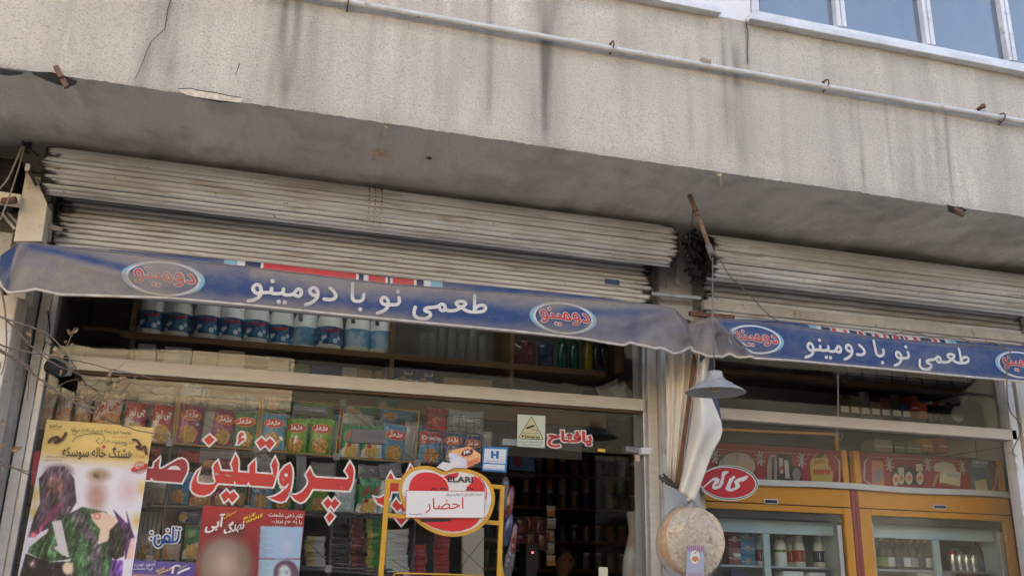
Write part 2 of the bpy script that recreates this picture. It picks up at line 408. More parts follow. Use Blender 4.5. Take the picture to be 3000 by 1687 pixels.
# cracks and broken plaster
ck = MB()
def fmap(dy): return lambda x, z: Vector((x, FY - dy, z))
def pxl(pts, Y=FY): return [(at(*p, Y).x, at(*p, Y).z) for p in pts]
ck.stroke(pxl([(503, 0), (492, 30), (488, 60), (484, 88), (462, 108), (444, 125), (430, 155), (422, 178), (408, 212), (395, 236)]), .0032, fmap(.008), False, taper=lambda t: 1.1 - .5 * t)
ck.stroke(pxl([(2182, 60), (2189, 105), (2186, 160), (2188, 190)]), .004, fmap(.009), False, taper=lambda t: 1)
ck.stroke(pxl([(702, 190), (690, 226)]), .004, fmap(.009), False, taper=lambda t: 1 - .6 * t)
ck.build('crack', M['dark'], B)
def chip(px, base, mat, depth=.012, Y=FY, n=14, seed=1):
    """a shallow broken patch: an irregular lump proud of the face"""
    rnd = random.Random(seed); mb = MB(); c = at(*px, Y); ring_ = []
    for k in range(n):
        a = 2 * math.pi * k / n; r = 1 + rnd.uniform(-.25, .25)
        ring_.append((c.x + base[0] * math.cos(a) * r, c.z + base[1] * math.sin(a) * r))
    mb.add([(x, Y - depth * rnd.uniform(.4, 1), z) for x, z in ring_] + [(x, Y + .02, z) for x, z in ring_] + [(c.x, Y - depth, c.z)],
           [(i, (i + 1) % n, n + (i + 1) % n, n + i) for i in range(n)] + [(i, 2 * n, (i + 1) % n) for i in range(n)])
    return mb
# lighter flaking strip along the edge, px 520-710
fl = MB(); pts = [(520, 268), (560, 266), (590, 272), (625, 276), (668, 286), (710, 292), (708, 304), (640, 302), (580, 290), (545, 282)]
fl.poly(pxl(pts), fmap(.012)); fl.ring(pxl(pts), -.001, fmap(.002))
fl.build('flaking_plaster', M['plaster'], B)
fl = MB(); fl.stroke(pxl([(522, 266), (560, 264), (588, 271), (630, 276), (668, 285), (708, 291)]), .004, fmap(.0135), False, taper=lambda t: 1 - .4 * abs(t - .5)); fl.stroke(pxl([(560, 288), (640, 302), (700, 306)]), .010, fmap(.014), False, taper=lambda t: 1 - 1.6 * abs(t - .5)); fl.build('crack', M['dark'], B)
# dark broken hollow with a steel angle at the left, and another at the right
for k, (pts, brk) in enumerate(((([(90, 212), (120, 214), (150, 214), (180, 222), (205, 232), (228, 240), (222, 252), (200, 258), (170, 252), (130, 236), (100, 222)]), 1), (([(2770, 600), (2790, 606), (2815, 608), (2832, 618), (2800, 630), (2775, 622)]), 0), (([(0, 203), (30, 208), (70, 214), (66, 222), (30, 226), (0, 222)]), 0))):
    hb = MB(); P = pxl(pts); hb.poly(P, lambda x, z: Vector((x, FY - .007, z))); hb.build('broken_hollow', M['soot'], B)
for k, (p, a, b_) in enumerate((((172, 198), (164, 196, 180, 228), (180, 226, 196, 256)), ((2805, 616), (2796, 612, 2818, 622), (2800, 620, 2824, 630)))):
    r_ = thing('steel_bracket', ('rusty steel angle sticking out of the broken wall edge at the left', 'short rusty steel angle under the wall edge at the right')[k], 'bracket', at(*p, FY - .03), 'rusty steel angles in the wall edge')
    for q in (a, b_):
        s_ = MB(); s_.bar(at(q[0], q[1], FY - .02), at(q[2], q[3], FY - .035), .020, .014); s_.build('plate', M['rust'], r_)
# broken spot and scars on the soffit
def sof(pts, dz=.01): return [atz(p[0], p[1], SZ - dz) for p in pts]
ex = MB(); P = sof([(1090, 447), (1110, 440), (1132, 446), (1136, 458), (1118, 464), (1106, 460), (1102, 470), (1090, 469)]); Q = [p + Vector((0, 0, .04)) for p in P]
n = len(P); ex.add(P + Q, [tuple(range(n))[::-1]] + [(i, (i + 1) % n, n + (i + 1) % n, n + i) for i in range(n)]); ex.build('exposed_brick', M['brick'], B)
ex = MB(); ex.tube(sof([(1132, 370), (1128, 385), (1126, 402), (1121, 420), (1119, 428)], .004), [.008, .006, .009, .008, .003], 6); ex.build('plaster_scar', M['plaster'], B)
ex = MB(); ex.tube(sof([(2107, 510), (2108, 525), (2111, 548)], .004), [.012, .010, .003], 6); ex.build('plaster_scar', M['plaster'], B)
ex = MB(); ex.tube(sof([(1248, 463), (1258, 464), (1265, 466)], .004), [.004, .009, .003], 6); ex.build('soffit_hook', M['rust'], B)
# upper windows
def upper_window(x0, x1, mull, px_label, label):
    f = MB(); yb = FY - .012
    f.box(x0, x1, yb, -.9, WZ + .035, WZ + .075); f.box(x0, x0 + .04, yb, -.9, WZ + .075, 6.4); f.box(x1 - .04, x1, yb, -.9, WZ + .075, 6.4); f.box(x0, x1, yb, -.9, 6.4, 6.45)
    o = f.build('window', M['whitealum'], B, bevel=.003)
    s = MB(); s.box(x0 - .035, x1 + .05, FY - .045, -.95, WZ - .004, WZ + .033); s.build('sill', M['whitealum'], o, bevel=.004)
    xs = [x0 + .04] + mull + [x1 - .04]
    for mm in mull:
        q = MB(); q.box(mm - .026, mm - .002, yb - .006, -.92, WZ + .076, 6.4); q.box(mm + .002, mm + .026, yb - .010, -.92, WZ + .076, 6.4); q.build('mullion', M['whitealum'], o, bevel=.002)
    for a, b_ in zip(xs[:-1], xs[1:]):
        q = MB(); q.box(a + .02, b_ - .02, -1.003, -.995, WZ + .08, 6.4); q.build('pane', M['skyglass'], o)
mt, t, b = newmat('upper_window_glass'); t.links.new(mixc(t, noise_fac(t, 1.3, 5, .35, .7, (1, 1, .4)), (.06, .10, .15, 1), (.14, .17, .20, 1)), b.inputs['Base Color']); b.inputs['Roughness'].default_value = .06; b.inputs['Specular IOR Level'].default_value = 1.0; b.inputs['IOR'].default_value = 1.75
M['skyglass'] = mt
upper_window(fx(2202, 45), 4.62, [fx(2462, 92), fx(2722, 140), fx(2962, 188)], None, '')
upper_window(.6, fx(2074, 14), [1.25], None, '')

# ------------------------------------------------------------------ ground floor walls and the rooms
GX0, GX1, HX0, HX1 = -1.03, 2.077, 2.29, 4.46
p = MB(); p.box(-1.145, -1.062, -.30, .3, 0, 2.72); p.build('pilaster', M['cream'], B, bevel=.006)
p = MB(); P = [at(*q, -.34) for q in [(76, 505), (106, 520), (138, 600), (122, 706), (40, 706)]]; Q = [v + Vector((0, .10, 0)) for v in P]; n = 5
p.add(P + Q, [tuple(range(n)), tuple(range(n, 2 * n))[::-1]] + [(i, n + i, n + (i + 1) % n, (i + 1) % n) for i in range(n)]); p.build('marble_slab', M['cream'], B)
p = MB(); p.box(-1.12, -1.045, -.26, .3, 2.72, 3.3); p.build('pilaster', M['cream'], B)
p = MB(); P = [at(*q, -.20) for q in [(133, 598), (150, 596), (152, 640), (150, 706), (120, 706)]]; Q = [v + Vector((0, .05, 0)) for v in P]; n = 5
p.add(P + Q, [tuple(range(n)), tuple(range(n, 2 * n))[::-1]] + [(i, n + i, n + (i + 1) % n, (i + 1) % n) for i in range(n)]); p.build('guide_plate', M['cream'], B)
p = MB(); p.box(-1.062, -1.035, -.12, .3, 0, 3.3); p.build('side_wall', M['greywall'], B)
p = MB(); p.box(-6, -1.145, .05, .3, 0, 3.44); p.build('side_wall', M['greywall'], B)
p = MB(); p.box(2.080, 2.285, -.10, .30, 0, 3.44); p.build('pillar', M['bluewall'], B, bevel=.008)
p = MB(); p.box(4.47, 6.2, -.06, .02, 0, 2.95); p.build('side_wall', M['tile'], B)
p = MB(); p.box(4.47, 6.2, -.02, .04, 2.95, 3.44); p.build('side_wall', M['greywall'], B)
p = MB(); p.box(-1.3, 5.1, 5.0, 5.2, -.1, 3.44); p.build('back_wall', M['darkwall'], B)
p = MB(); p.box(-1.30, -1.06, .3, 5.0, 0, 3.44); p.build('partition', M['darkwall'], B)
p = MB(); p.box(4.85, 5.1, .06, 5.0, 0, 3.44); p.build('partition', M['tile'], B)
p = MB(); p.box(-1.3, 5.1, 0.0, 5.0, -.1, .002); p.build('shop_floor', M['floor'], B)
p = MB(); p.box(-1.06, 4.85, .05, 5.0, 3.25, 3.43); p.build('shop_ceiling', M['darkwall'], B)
# tile joints of the right hand side wall inside the second shop
tl = MB()
for k in range(6): tl.box(4.847, 4.85, .3, 2.4, .55 * k + .30, .55 * k + .303)
for k in range(5): tl.box(4.847, 4.85, .3 + .45 * k, .303 + .45 * k, 0, 3.2)
tl.build('tile_joint', M['dark'], B)
# lintel behind the shutters
p = MB(); p.box(-1.03, 2.08, -.06, .05, 3.06, 3.44); p.box(2.285, 4.47, -.06, .05, 3.06, 3.44); p.build('lintel', M['greywall'], B)

# ------------------------------------------------------------------ shop fronts
SF = thing('storefront', 'beige painted shop window frame of the larger shop on the left', 'shop front', (GX0, 0, 0))
def member(root, name, x0, x1, z0, z1, y0=-.05, y1=.03, mat='framepaint'):
    q = MB(); q.box(x0, x1, y0, y1, z0, z1); return q.build(name, M[mat], root, bevel=.004)
TZ0, TZ1 = 2.463, 2.527
member(SF, 'jamb', -1.027, -.985, 0, 3.2); member(SF, 'cover_strip', -.985, -.955, 0, 3.2, -.035, .03, 'alum')
member(SF, 'jamb', 2.022, 2.077, 0, 3.2); member(SF, 'cover_strip', 2.000, 2.022, 0, 3.2, -.03, .03, 'alum')
member(SF, 'transom', -.955, 2.000, TZ0, TZ1)
member(SF, 'cover_strip', -.955, 2.000, TZ0 - .012, TZ0 - .001, -.03, .03, 'wood')
member(SF, 'head', -.955, 2.000, 3.10, 3.2)
member(SF, 'sill', -.955, 1.25, .25, .34)
def pane(root, x0, x1, z0, z1, y=0.0, mat='glass'):
    q = MB(); q.box(x0, x1, y - .004, y + .004, z0, z1); return q.build('pane', M[mat], root)
DX = at(1485, 1330, 0).x; DH = 2.232
pane(SF, -.955, at(605, 1060, 0).x, TZ1, 3.1); pane(SF, at(605, 1060, 0).x + .003, at(1465, 1080, 0).x, TZ1, 3.1); pane(SF, at(1465, 1080, 0).x + .003, 2.0, TZ1, 3.1)
sx_ = at(572, 1300, 0).x
pane(SF, -.955, sx_, .34, TZ0 - .012); pane(SF, sx_ + .003, at(1030, 1300, 0).x, .34, TZ0 - .012); pane(SF, at(1030, 1300, 0).x + .003, DX, .34, TZ0 - .012)
pane(SF, DX + .004, 2.0, DH, TZ0 - .012)
# open glass door leaf on the right of the doorway, with its patch fittings
def box_px(root, name, q, Y, th, mat):
    a, b_, c, d = [at(*p_, Y) for p_ in q]           # tl, tr, br, bl
    mb = MB(); k = Vector((0, th, 0)); mb.hexa([d, c, c + k, d + k, a, b_, b_ + k, a + k]); return mb.build(name, mat if not isinstance(mat, str) else M[mat], root, bevel=.002)
dl = MB(); dx0 = at(1742, 1500, .05).x; dl.box(dx0, 1.995, .035, .045, .02, DH - .01); d_ = dl.build('door_leaf', M['glass'], SF)
M['fitting'] = pbr('patch_fitting', (.30, .30, .31, 1), .35, (.22, .22, .23, 1), 30, metal=.7)
box_px(SF, 'patch_fitting', [(1835, 1306), (1880, 1309), (1880, 1328), (1835, 1324)], -.02, .05, 'fitting')
box_px(SF, 'patch_fitting', [(1881, 1309), (1911, 1311), (1909, 1331), (1880, 1329)], -.056, .06, 'whitealum')
box_px(SF, 'patch_fitting', [(1473, 1284), (1516, 1285), (1515, 1305), (1472, 1304)], -.02, .05, 'fitting')
box_px(SF, 'lock_plate', [(1031, 1255), (1129, 1259), (1129, 1300), (1029, 1296)], -.018, .03, pbr('lock_plate', (.10, .095, .10, 1), .4, (.14, .13, .13, 1), 60, metal=.5))
q = [(1053, 1279), (1129, 1279), (1129, 1300), (1052, 1297)]
box_px(SF, 'lock_catch', q, -.024, .006, pbr('lock_catch', (.13, .125, .13, 1), .3, metal=.5))
kn = MB(); c = at(578, 1244, -.02); kn.lathe([(0, -.004), (.006, -.006), (.009, 0), (.006, .006), (0, .005)], c, 12); kn.build('glass_stud', M['alum'], SF, True)

SG = thing('storefront', 'beige painted shop window frame of the smaller shop on the right', 'shop front', (HX0, 0, 0))
member(SG, 'jamb', 2.290, 2.34, 0, 3.1); member(SG, 'jamb', at(2962, 1254, -.05).x, at(2984, 1254, -.05).x, 0, 2.95, -.05, .03, 'whitealum')
zt = at(2640, 1233, -.05).z; zb = at(2640, 1264, -.05).z
xr_ = at(2980, 1270, -.05).x
member(SG, 'transom', 2.34, xr_, zb, zt)
member(SG, 'head', 2.34, xr_, 2.93, 3.02); member(SG, 'sill', 2.34, xr_, .2, .3)
xj = at(2962, 1254, -.05).x
for xa, xb, za, zb_ in ((2.34, at(2455, 1180, 0).x, zt, 2.93), (at(2455, 1180, 0).x + .004, at(2660, 1180, 0).x, zt, 2.93), (at(2660, 1180, 0).x + .004, xj, zt, 2.93),
                      (2.34, at(2350, 1500, 0).x, .3, zb), (at(2350, 1500, 0).x + .004, at(2685, 1500, 0).x, .3, zb), (at(2685, 1500, 0).x + .004, xj, .3, zb)):
    pane(SG, xa, xb, za, zb_)
# ------------------------------------------------------------------ roller shutters
def slat_mat():
    mt, t, b = newmat('shutter_paint'); b.inputs['Roughness'].default_value = .5; b.inputs['Specular IOR Level'].default_value = .35
    ge = N(t, 'ShaderNodeNewGeometry')
    def nz(scale, st, lo, hi):
        mp = N(t, 'ShaderNodeMapping'); mp.inputs['Scale'].default_value = st; t.links.new(ge.outputs['Position'], mp.inputs[0])
        n_ = N(t, 'ShaderNodeTexNoise', Scale=scale, Detail=5); t.links.new(mp.outputs[0], n_.inputs['Vector'])
        mr = N(t, 'ShaderNodeMapRange'); mr.inputs[1].default_value = lo; mr.inputs[2].default_value = hi; t.links.new(n_.outputs[0], mr.inputs[0]); return mr.outputs[0]
    c = mixc(t, nz(3, (1, 4, 4), .35, .65), (.70, .725, .755, 1), (.55, .565, .58, 1))
    c = mixc(t, nz(9, (.5, 5, 5), .56, .70), c, (.40, .36, .31, 1))
    c = mixc(t, nz(1.4, (1, 3, 3), .5, .75), c, (.42, .40, .37, 1))
    c = mixc(t, nz(55, (1, 1, 1), .68, .74), c, (.12, .09, .07, 1))
    a1 = N(t, 'ShaderNodeAttribute'); a1.attribute_name = 'rust'
    c = mixc(t, a1.outputs['Fac'], c, (.20, .17, .145, 1))
    a2 = N(t, 'ShaderNodeAttribute'); a2.attribute_name = 'soot'
    ad = N(t, 'ShaderNodeMath', operation='ADD'); sb = N(t, 'ShaderNodeMath', operation='SUBTRACT'); sb.inputs[1].default_value = .5
    t.links.new(nz(26, (.6, 2, 2), .2, .8), sb.inputs[0]); t.links.new(sb.outputs[0], ad.inputs[0]); t.links.new(a2.outputs['Fac'], ad.inputs[1])
    mr = N(t, 'ShaderNodeMapRange'); mr.inputs[1].default_value = .45; mr.inputs[2].default_value = .75; t.links.new(ad.outputs[0], mr.inputs[0])
    c = mixc(t, mr.outputs[0], c, (.020, .016, .014, 1))
    t.links.new(c, b.inputs['Base Color']); return mt
M['slat'] = slat_mat()
def slat_mesh(name, L, prof, sootw, seed):
    """prof: (y, z, rust); x runs 0..L"""
    rnd = random.Random(seed); xs = [0, .01, .025, .045, .07, .10, .14, .19, .26]
    xs = xs + list(np.linspace(.4, L - .4, 10)) + [L - x for x in xs[::-1]]
    vs_, so_, ru_ = [], [], []
    eL, eR = rnd.uniform(0, .012), rnd.uniform(0, .012); wl, wr = sootw * rnd.uniform(.5, 1.6), sootw * rnd.uniform(.5, 1.6)
    for i, x in enumerate(xs):
        xx = x + (eL if i == 0 else 0) - (eR if i == len(xs) - 1 else 0)
        s = max(math.exp(-x / wl), math.exp(-(L - x) / wr))
        for k, (y, z, r) in enumerate(prof):
            vs_.append((xx, y, z)); so_.append(s); ru_.append(r)
    n = len(prof); me = bpy.data.meshes.new(name)
    fs = [(i * n + k, (i + 1) * n + k, (i + 1) * n + k + 1, i * n + k + 1) for i in range(len(xs) - 1) for k in range(n - 1)]
    me.from_pydata(vs_, [], fs)
    for nm, d in (('soot', so_), ('rust', ru_)):
        a = me.attributes.new(nm, 'FLOAT', 'POINT'); a.data.foreach_set('value', d)
    me.materials.append(M['slat']); me.polygons.foreach_set('use_smooth', [True] * len(me.polygons)); me.update()
    return me
def shutter(label, x0, x1, cyy, cz, R, cur_y, n_cur, pitch, sootw, c_x0=None, c_x1=None):
    r = thing('roller_shutter', label, 'shutter', (x0, cyy, cz)); L = x1 - x0
    da = pitch / R
    prof = []
    for k in range(11):
        t_ = k / 10; a = da * (t_ - .5); bump = .0070 * math.sin(math.pi * t_) ** .7
        prof.append((-(R - .004 + bump) * math.cos(a), (R - .004 + bump) * math.sin(a), .4 * max(0, 1 - min(t_, 1 - t_) / .07) + (.18 if t_ < .3 else 0) * (1 - t_ / .3)))
    meshes = [slat_mesh('slat', L, prof, sootw, s) for s in range(5)]
    k = int(3.5 / da)
    for i in range(k):
        o = bpy.data.objects.new('slat', meshes[i % 5]); col.objects.link(o); o.parent = r
        o.rotation_euler = (-1.75 + da * (i + random.uniform(-.10, .10)), random.uniform(-.0008, .0008), random.uniform(-.0006, .0006)); o.location.x = random.uniform(-.010, .010)
    core = MB(); n = 28
    core.lathe([(R - .01, 0.004), (R - .012, L - .004)], n=n); core.lathe([(.0, .004), (R - .01, .004)], n=n); core.lathe([(R - .012, L - .004), (0, L - .004)], n=n)
    core.v = [(z, x, y) for x, y, z in core.v]; core.build('coil', M['soot'], r, True, local=True)
    for xe in (-.004, L - .008):                       # layers of the rolled curtain showing at the ends
        e = MB()
        for rr in (.35, .52, .68, .84): 
            pts = [(xe + .008, math.cos(a) * R * rr, math.sin(a) * R * rr) for a in np.linspace(0, 2 * math.pi, 26)]
            e.tube(pts, .004, 5, False)
        e.tube([(xe, 0, 0), (xe + .02, 0, 0)], .022, 10)
        e.build('coil_end', M['soot'], r, local=True)
    cx0, cx1 = (c_x0 or x0) - x0, (c_x1 or x1) - x0
    prof = []
    for k in range(9):
        t_ = k / 8; prof.append((-.009 * math.sin(math.pi * t_) ** .7, pitch * (t_ - .5), .9 * max(0, 1 - min(t_, 1 - t_) / .16) + .25 * (1 - t_)))
    meshes = [slat_mesh('slat', cx1 - cx0, prof, sootw, 20 + s) for s in range(4)]
    for i in range(n_cur):
        o = bpy.data.objects.new('slat', meshes[(i * 3) % 4]); col.objects.link(o); o.parent = r
        o.location = (cx0 + random.uniform(-.006, .006), cur_y - cyy + random.uniform(-.002, .002), -.02 - pitch * i)
    return r
S1 = shutter('pale rolled up shutter with sooty ends above the larger left shop', -1.045, 2.062, -.30, 3.312, .117, -.19, 20, .026, .075, -1.0, 2.0)
S2 = shutter('dented grey rolled up shutter above the smaller right shop', 2.245, 4.62, -.30, 3.278, .130, -.18, 9, .034, .06, 2.30, 4.46)
bz = at(2500, 945, -.18).z
q = MB(); q.box(2.30, 4.46, -.205, -.165, at(2250, 925, -.2).z, at(2250, 898, -.2).z); q.build('bottom_rail', pbr('worn_rail', (.52, .50, .46, 1), .6, (.36, .33, .29, 1), 5, c3=(.22, .15, .10, 1), scale3=16, lo3=.62, hi3=.7), S2, bevel=.004)
q = MB(); q.box(at(1771, 700, -.2).x, at(1812, 700, -.2).x, -.206, -.200, at(1790, 833, -.2).z, at(1790, 819, -.2).z); q.build('maker_plate', pbr('blue_plate', (.03, .07, .17, 1), .4), S1)
# riveted seam halfway along the left shutter
q = MB()
for k in range(11):
    for dx in (0, .03, .06):
        a = -1.1 + .19 * k; q.lathe([(.004, 0), (.003, .003), (0, .003)], (0, 0, 0), 6)
        b0 = len(q.v) - 18; sx = at(1115, 620, -.4).x - .06 + dx
        for i in range(b0, len(q.v)):
            x, y, z = q.v[i]; rad = .121 + z; q.v[i] = (sx + x, -.30 - rad * math.cos(a) + y * math.sin(a), 3.312 - rad * math.sin(a) + y * math.cos(a))
q.build('rivet_row', M['rust'], S1)
# fixing irons at the shutter ends
def iron(label, parts, mat='alum', name='shutter_bracket'):
    r = thing(name, label, 'bracket', at(*parts[0][0], parts[0][2]), 'shutter fixing irons')
    for a, b_, Y, w_, d_ in parts:
        q = MB(); q.bar(at(*a, Y), at(*b_, Y - .01), w_, d_); q.build('plate', M[mat], r, bevel=.002)
iron('short grey iron strap at the left end of the big shutter', [((124, 659), (181, 674), -.26, .022, .02)], 'greywall')
iron('dark iron arm with a white cap above the marble slab at the top left', [((80, 490), (105, 540), -.36, .014, .03)], 'black')
iron('flat grey iron strap across the pillar between the two shutters', [((1907, 860), (2054, 873), -.16, .020, .014)], 'alum')
iron('upright grey iron arm on the pillar between the two shutter coils', [((1984, 838), (1992, 770), -.16, .03, .02), ((1952, 842), (1956, 800), -.14, .012, .012)], 'greywall')
q = MB(); P = at(79, 492, -.38); q.box(P.x - .008, P.x + .010, P.y, P.y + .02, P.z - .012, P.z + .02); o = q.build('iron_cap', M['white_pier']); tag(o, 'white plastic cap on the dark iron arm at the top left', 'cap')
iron('small white block hanging in the dark gap between the two coils', [((2016, 728), (2019, 750), -.36, .022, .02)], 'white_pier', 'junction_block')
# shutter of the neighbouring shop, cut off by the left edge
nb = thing('roller_shutter', 'sooty corrugated shutter end of the next shop at the left edge', 'shutter', at(20, 560, -.25))
q = MB(); c = at(30, 545, -.22)
for k in range(22):
    a0 = 2 * math.pi * k / 22; a1 = 2 * math.pi * (k + 1) / 22; am = (a0 + a1) / 2
    p = [(math.cos(a) * r_, math.sin(a) * r_) for a, r_ in ((a0, .112), (am, .124), (a1, .112))]
    q.add([(x, c.y + y, c.z + z) for x in (-2.4, -1.17) for y, z in p], [(0, 1, 4, 3), (1, 2, 5, 4)])
q.add([(-1.172, c.y + .11 * math.cos(2 * math.pi * k / 22), c.z + .11 * math.sin(2 * math.pi * k / 22)) for k in range(22)], [tuple(range(22))])
q.build('coil', M['soot'], nb)
q = MB(); a, b_ = at(-60, 572, -.36), at(62, 590, -.36); q.bar(a, b_, .045, .05, (0, -1, 0)); q.build('beam', M['cream'], nb)
q = MB(); q.tube([at(8, 590, -.40), at(46, 586, -.42)], .016, 10); q.build('axle', M['rust'], nb)
q = MB(); q.box(-2.4, -1.17, -.16, -.12, 2.2, 3.05); q.build('curtain', M['bluewall'], nb)
for k, (a, b_) in enumerate((((8, 628), (44, 672)), ((20, 622), (56, 660)))):
    q = MB(); q.bar(at(*a, -.2), at(*b_, -.2), .012, .012); q.build('rail', M['alum'], nb)

# ------------------------------------------------------------------ awnings
def valance_mat(name, blue, dust):
    mt, t, b = newmat(name); b.inputs['Roughness'].default_value = .5; b.inputs['Specular IOR Level'].default_value = .35
    at_ = N(t, 'ShaderNodeAttribute'); at_.attribute_name = 'dust'
    mu = N(t, 'ShaderNodeMath', operation='MULTIPLY_ADD'); mu.inputs[1].default_value = .55; mu.inputs[2].default_value = -.275; t.links.new(noise_fac(t, 11, 8, .25, .75, (1, 1, 1.6), rough=.75), mu.inputs[0])
    ad = N(t, 'ShaderNodeMath', operation='ADD', use_clamp=True); t.links.new(mu.outputs[0], ad.inputs[0]); t.links.new(at_.outputs['Fac'], ad.inputs[1])
    o = mixc(t, ad.outputs[0], blue, dust)
    ge = noise_fac(t, 160, 2, .3, .7); o2 = mixc(t, ge, o, o); 
    mx = N(t, 'ShaderNodeMix', data_type='RGBA', blend_type='MULTIPLY'); mx.inputs[0].default_value = .16; t.links.new(o, mx.inputs[6])
    cr = N(t, 'ShaderNodeCombineColor'); [t.links.new(ge, cr.inputs[i]) for i in range(3)]; t.links.new(cr.outputs[0], mx.inputs[7]); t.links.new(mx.outputs[2], b.inputs['Base Color'])
    bp = N(t, 'ShaderNodeBump', Strength=.25, Distance=.02); t.links.new(noise_fac(t, 7, 4, .2, .8), bp.inputs['Height']); t.links.new(bp.outputs[0], b.inputs['Normal'])
    return mt
DUST = (.265, .24, .225, 1)
M['val'] = valance_mat('blue_awning_cloth', (.020, .062, .205, 1), DUST)
M['valwhite'] = valance_mat('white_print', (.74, .74, .73, 1), (.44, .40, .36, 1))
M['valred'] = valance_mat('red_print', (.62, .045, .05, 1), (.36, .19, .17, 1))
M['vallight'] = valance_mat('light_blue_print', (.20, .50, .68, 1), (.34, .36, .36, 1))
M['valnavy'] = valance_mat('navy_print', (.012, .025, .10, 1), (.20, .19, .19, 1))
M['hem'] = pbr('white_hem', (.62, .59, .55, 1), .6, (.45, .41, .36, 1), 20)
M['canvas'] = None
AY = -.5
def table(pts):
    W = [(at(*p, AY).x, at(*p, AY).z) for p in pts]
    X = [w_[0] for w_ in W]; Z = [w_[1] for w_ in W]
    return lambda x: float(np.interp(x, X, Z))
class Valance:
    def __init__(s, top, bot, x0, x1, yf, df): s.top, s.bot, s.x0, s.x1, s.yf, s.df = table(top), table(bot), x0, x1, yf, df
    def v(s, x, z):
        a, b_ = s.bot(x), s.top(x); return (z - a) / max(1e-4, b_ - a)
    def pt(s, x, z, e=0): 
        return Vector((x, s.yf(x, s.v(x, z)) - e, z))
    def dust(s, x, z): return s.df(x, s.v(x, z))
    def build(s, root):
        nx, nz = 420, 22; vs_, at_ = [], []
        for j in range(nz + 1):
            for i in range(nx + 1):
                x = s.x0 + (s.x1 - s.x0) * i / nx; v_ = j / nz; z = s.bot(x) + (s.top(x) - s.bot(x)) * v_
                vs_.append((x, s.yf(x, v_), z)); at_.append(s.df(x, v_))
        mb = MB(); mb.add(vs_, [(j * (nx + 1) + i, j * (nx + 1) + i + 1, (j + 1) * (nx + 1) + i + 1, (j + 1) * (nx + 1) + i) for j in range(nz) for i in range(nx)], at_)
        o = mb.build('valance', M['val'], root, True, 'dust'); sol = o.modifiers.new('thickness', 'SOLIDIFY'); sol.thickness = .003; sol.offset = -1
        hm = MB(); hm.tube([(x, s.yf(x, 0) - .001, s.bot(x) + .004) for x in np.linspace(s.x0, s.x1, 240)], .0065, 7); hm.build('hem', M['hem'], root, True)
        hm = MB(); hm.tube([(x, s.yf(x, 1) - .001, s.top(x)) for x in np.linspace(s.x0, s.x1, 160)], .0025, 5); hm.build('fold_edge', M['val2'], root, True)
        return o
    def print_(s, mb, name, mat, parent):      # print on the cloth: every vertex takes the dust of its place
        mb.at = [s.dust(x, z) for x, y, z in mb.v]; return mb.build(name, mat, parent, False, 'dust')
M['val2'] = pbr('dusty_fold', (.30, .29, .30, 1), .7, (.16, .18, .26, 1), 9)
def fbm(x, z, s=1, o=0): return noise.noise(Vector((x * 1.6 * s, z * 5 * s, o))) * .6 + noise.noise(Vector((x * 5 * s, z * 13 * s, o + 4))) * .3 + noise.noise(Vector((x * 18 * s, z * 30 * s, o + 8))) * .15
def ridge(x, v, xa, va, xb, vb, w_):
    dx, dv = xb - xa, (vb - va) * .19; px_, pv = x - xa, (v - va) * .19; L2 = dx * dx + dv * dv
    t = min(1, max(0, (px_ * dx + pv * dv) / L2)); d = math.hypot(px_ - t * dx, pv - t * dv); return math.exp(-(d / w_) ** 2)
def y1(x, v):
    y = AY + .010 * math.sin(math.pi * min(1, max(0, v))) * -1 + .004 * noise.noise(Vector((x * 2.4, v * 1.3, 3)))
    if x < -.99: y += 1.6 * (-.99 - x) ** 1.5
    if x > 1.90: y += 1.3 * (x - 1.90) ** 1.7
    y -= .030 * ridge(x, v, -1.04, .95, -1.08, .1, .022) + .012 * ridge(x, v, -1.02, .9, -.6, .5, .03)
    y -= .020 * ridge(x, v, 1.97, .95, 1.70, .45, .03) + .024 * ridge(x, v, 2.02, .75, 2.10, .05, .025) - .020 * ridge(x, v, 1.96, .3, 2.06, .15, .03) + .012 * ridge(x, v, 1.80, .0, 1.86, .3, .03)
    return y
def d1(x, v):
    f = fbm(x, v * .19, 1, 0)
    d = .58 + .6 * f + .45 * max(0, v - .62) / .38 * (x > -.1) + .2 * max(0, v - .75) + .35 * max(0, 1 - v / .22)
    d += .25 * (x < -.4) + .35 * max(0, min(1, (x - 1.72) / .25)) - .55 * math.exp(-((v - .42 + .05 * math.sin(x * 3)) / .22) ** 2) * (x > -.3) * (x < 1.5)
    d -= .7 * ridge(x, v, -1.0, .93, -.55, .60, .018) + .6 * ridge(x, v, 1.95, .9, 1.4, .62, .02) + .8 * (x < -1.06)
    return max(.05, min(.93, d))
A1 = thing('awning', 'dusty blue shop awning with white lettering over the larger left shop', 'awning', (0, AY, 2.9))
V1 = Valance([(-20, 735), (8, 722), (41, 712), (260, 730), (476, 755), (750, 785), (1130, 831), (1500, 860), (1800, 882), (1914, 893), (1983, 907), (2031, 931), (2059, 979), (2072, 1010), (2079, 1032)],
             [(-20, 800), (6, 840), (21, 857), (70, 857), (105, 850), (140, 858), (175, 866), (221, 867), (500, 876), (750, 899), (1095, 934), (1500, 972), (1707, 994), (1800, 1010), (1828, 1014), (1846, 1005), (1866, 1013), (1920, 1024), (1935, 1021), (1976, 1037), (2010, 1027), (2038, 1010), (2056, 1014), (2069, 1023), (2079, 1034)],
             at(-18, 760, AY).x, at(2078, 1030, AY).x, y1, d1)
V1.build(A1)
